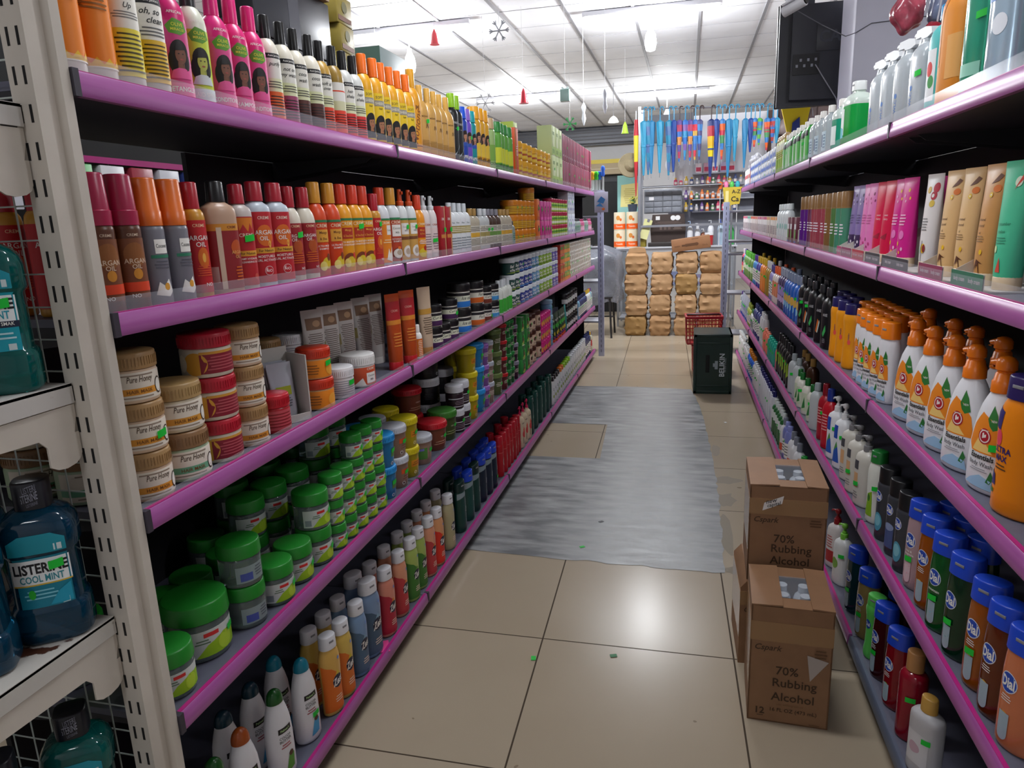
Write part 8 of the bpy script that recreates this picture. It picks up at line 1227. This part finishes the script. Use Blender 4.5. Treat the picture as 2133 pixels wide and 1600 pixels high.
part('tray_body', MB().box(-.05, -.045, 0, .05, .045, .003, WHC).box(.047, -.045, .003, .05, .045, .16, WHC).box(-.05, .042, .003, .05, .045, .175, WHC).box(-.05, -.045, .003, .05, -.042, .018, WHC).prism([(-.045, .003), (.045, .003), (.045, .17), (.02, .15), (-.03, .05), (-.045, .02)], -.05, -.047, mat('#4a2f24', .5), 'x'), ct_)
part('printed_side', Plane((-.0505, 0, 0), (0, -1, 0), (0, 0, 1)).wrap([('r', -.04, .005, .01, .06, '#8a3a2c'), ('e', -.01, .08, .02, .03, '#6b4a3a'), ('e', -.01, .08, .012, .018, '#8f7262')]), ct_, 'brown coconut print', False)
for i in range(3):
    t = thing('sachet', 'silver and lime sachet, %s in the coconut tray' % ('front', 'middle', 'back')[i], 'sachet', (-.958 + .010 - i * .014, 1.485 - .006 + i * .006, ZL[3] - .003), math.radians(62), 'sachets in the coconut tray', rot=(-.10, 0, math.radians(60)))
    part('sachet_body', MB().loft([(0, .03, .002, 4), (.02, .032, .008, 3), (.09, .032, .008, 3), (.125, .032, .0015, 6), (.14, .032, .001, 8)], mat('#c3c7d2', .2, metal=.15), 20), t); part('label', Plane((0, -.0088, 0), (1, 0, 0), (0, 0, 1)).wrap([('r', -.02, .06, .02, .082, '#a8b02a'), ('l', -.02, .03, .02, .055, 4, '#5a5a62')]), t, None, False)
# ------------------------------------------------------------------ lamps, world, camera
def lamp(label, x, y, power, glow, tube=True, bulb=True, drop=.42):
    t = thing('ceiling_lamp', label, 'lamp', (x, y, CEIL - .012)); EM = mat('#f4f6ff', .5, emit=14.0)
    part('fixture_base', MB().box(-.62, -.045, -.04, .62, .045, 0, mat('#dcdce0', .4), .004), t)
    if tube:
        for s in (-.03, .03): part('tube', MB().rod([(-.58, s, -.062), (.58, s, -.062)], .013, EM, 10), t, 'glowing fluorescent tube')
    if bulb:
        part('cord', MB().rod([(0, 0, -.04), (0, 0, -drop + .1)], .005, mat('#c8c8cc', .4), 6), t)
        part('bulb', MB().loft([(-drop - .12, .01, .01, 2), (-drop - .11, .04, .04, 2), (-drop - .05, .055, .055, 2), (-drop + .02, .045, .045, 2), (-drop + .07, .02, .02, 2), (-drop + .1, .02, .02, 2)], EM, 16), t, 'glowing bulb')
    L = bpy.data.lights.new('lamp_light', 'AREA'); L.shape = 'RECTANGLE'; L.size = 1.2; L.size_y = .18; L.energy = power; L.color = (.95, .975, 1)
    o = ob('lamp_light', L, t); o.location = (0, 0, -.10)
    P = bpy.data.lights.new('lamp_glow', 'POINT'); P.energy = glow; P.shadow_soft_size = .12; P.color = (.95, .975, 1)
    o = ob('lamp_glow', P, t); o.location = (0, 0, -.26 if not bulb else -drop - .01)
for a in (('strip lamp with hanging bulb nearest over the hair-care shelving', -2.62, 6.85, 30, 150, True, True, .30), ('strip lamp with hanging bulb nearest over the aisle', -.36, 7.05, 30, 150, True, True, .26),
          ('far strip lamp over the hair-care side', -2.55, 11.0, 30, 120, True, False), ('far strip lamp with hanging bulb over the umbrellas', -.34, 11.6, 30, 140, True, True, .36), ('strip lamp beyond the pillar', 2.3, 7.0, 25, 80, True, False),
          ('strip lamp over the near end of the aisle', -.36, 1.9, 26, 12, True, False), ('strip lamp over the next aisle near end', -2.62, 1.9, 26, 12, True, False), ('strip lamp over the aisle behind the body-wash shelving', 2.3, 1.9, 26, 12, True, False), ('strip lamp near the shop front', -.36, -1.6, 16, 8, True, False)): lamp(*a)
bl = thing('bare_bulb', 'small shaded bulb hanging before the roller shutter', 'lamp', (-1.05, 10.6, 2.72)); part('shade', MB().loft([(-.05, .075, .075, 2), (.0, .05, .05, 2), (.03, .016, .016, 2)], mat('#f4f4f0', .4, emit=6.0), 16), bl); part('cord', MB().rod([(0, 0, .03), (0, 0, CEIL - 2.74)], .004, GREYM, 6), bl)
w_ = bpy.data.worlds.new('shop_world'); SC.world = w_; w_.use_nodes = True
w_.node_tree.nodes['Background'].inputs['Color'].default_value = (.75, .8, 1, 1); w_.node_tree.nodes['Background'].inputs['Strength'].default_value = .05
cam = bpy.data.cameras.new('camera'); co = bpy.data.objects.new('camera', cam); COL.objects.link(co)
cam.sensor_fit = 'HORIZONTAL'; cam.sensor_width = 36.0; cam.lens = 36.0 * 1462.59 / 2133; cam.clip_start = .05; cam.clip_end = 60
yaw, pitch, roll = .2474, .2284, -.0373
F_ = Vector((-math.sin(yaw) * math.cos(pitch), math.cos(yaw) * math.cos(pitch), -math.sin(pitch))); r_ = Vector((math.cos(yaw), math.sin(yaw), 0)); u_ = r_.cross(F_)
Rr_ = r_ * math.cos(roll) + u_ * math.sin(roll); U_ = -r_ * math.sin(roll) + u_ * math.cos(roll)
co.matrix_world = Matrix(((Rr_.x, U_.x, -F_.x, 0), (Rr_.y, U_.y, -F_.y, 0), (Rr_.z, U_.z, -F_.z, CAMH), (0, 0, 0, 1)))
SC.camera = co
SC.view_settings.view_transform = 'Standard'; SC.view_settings.look = 'None'; SC.view_settings.gamma = 1.0; SC.view_settings.use_curve_mapping = False
SC.view_settings.exposure = EXPO = -0.1
SC.cycles.max_bounces = 8; SC.cycles.transparent_max_bounces = 12; SC.cycles.caustics_reflective = False; SC.cycles.caustics_refractive = False; SC.cycles.sample_clamp_indirect = 4.0
SC.cycles.use_denoising = True
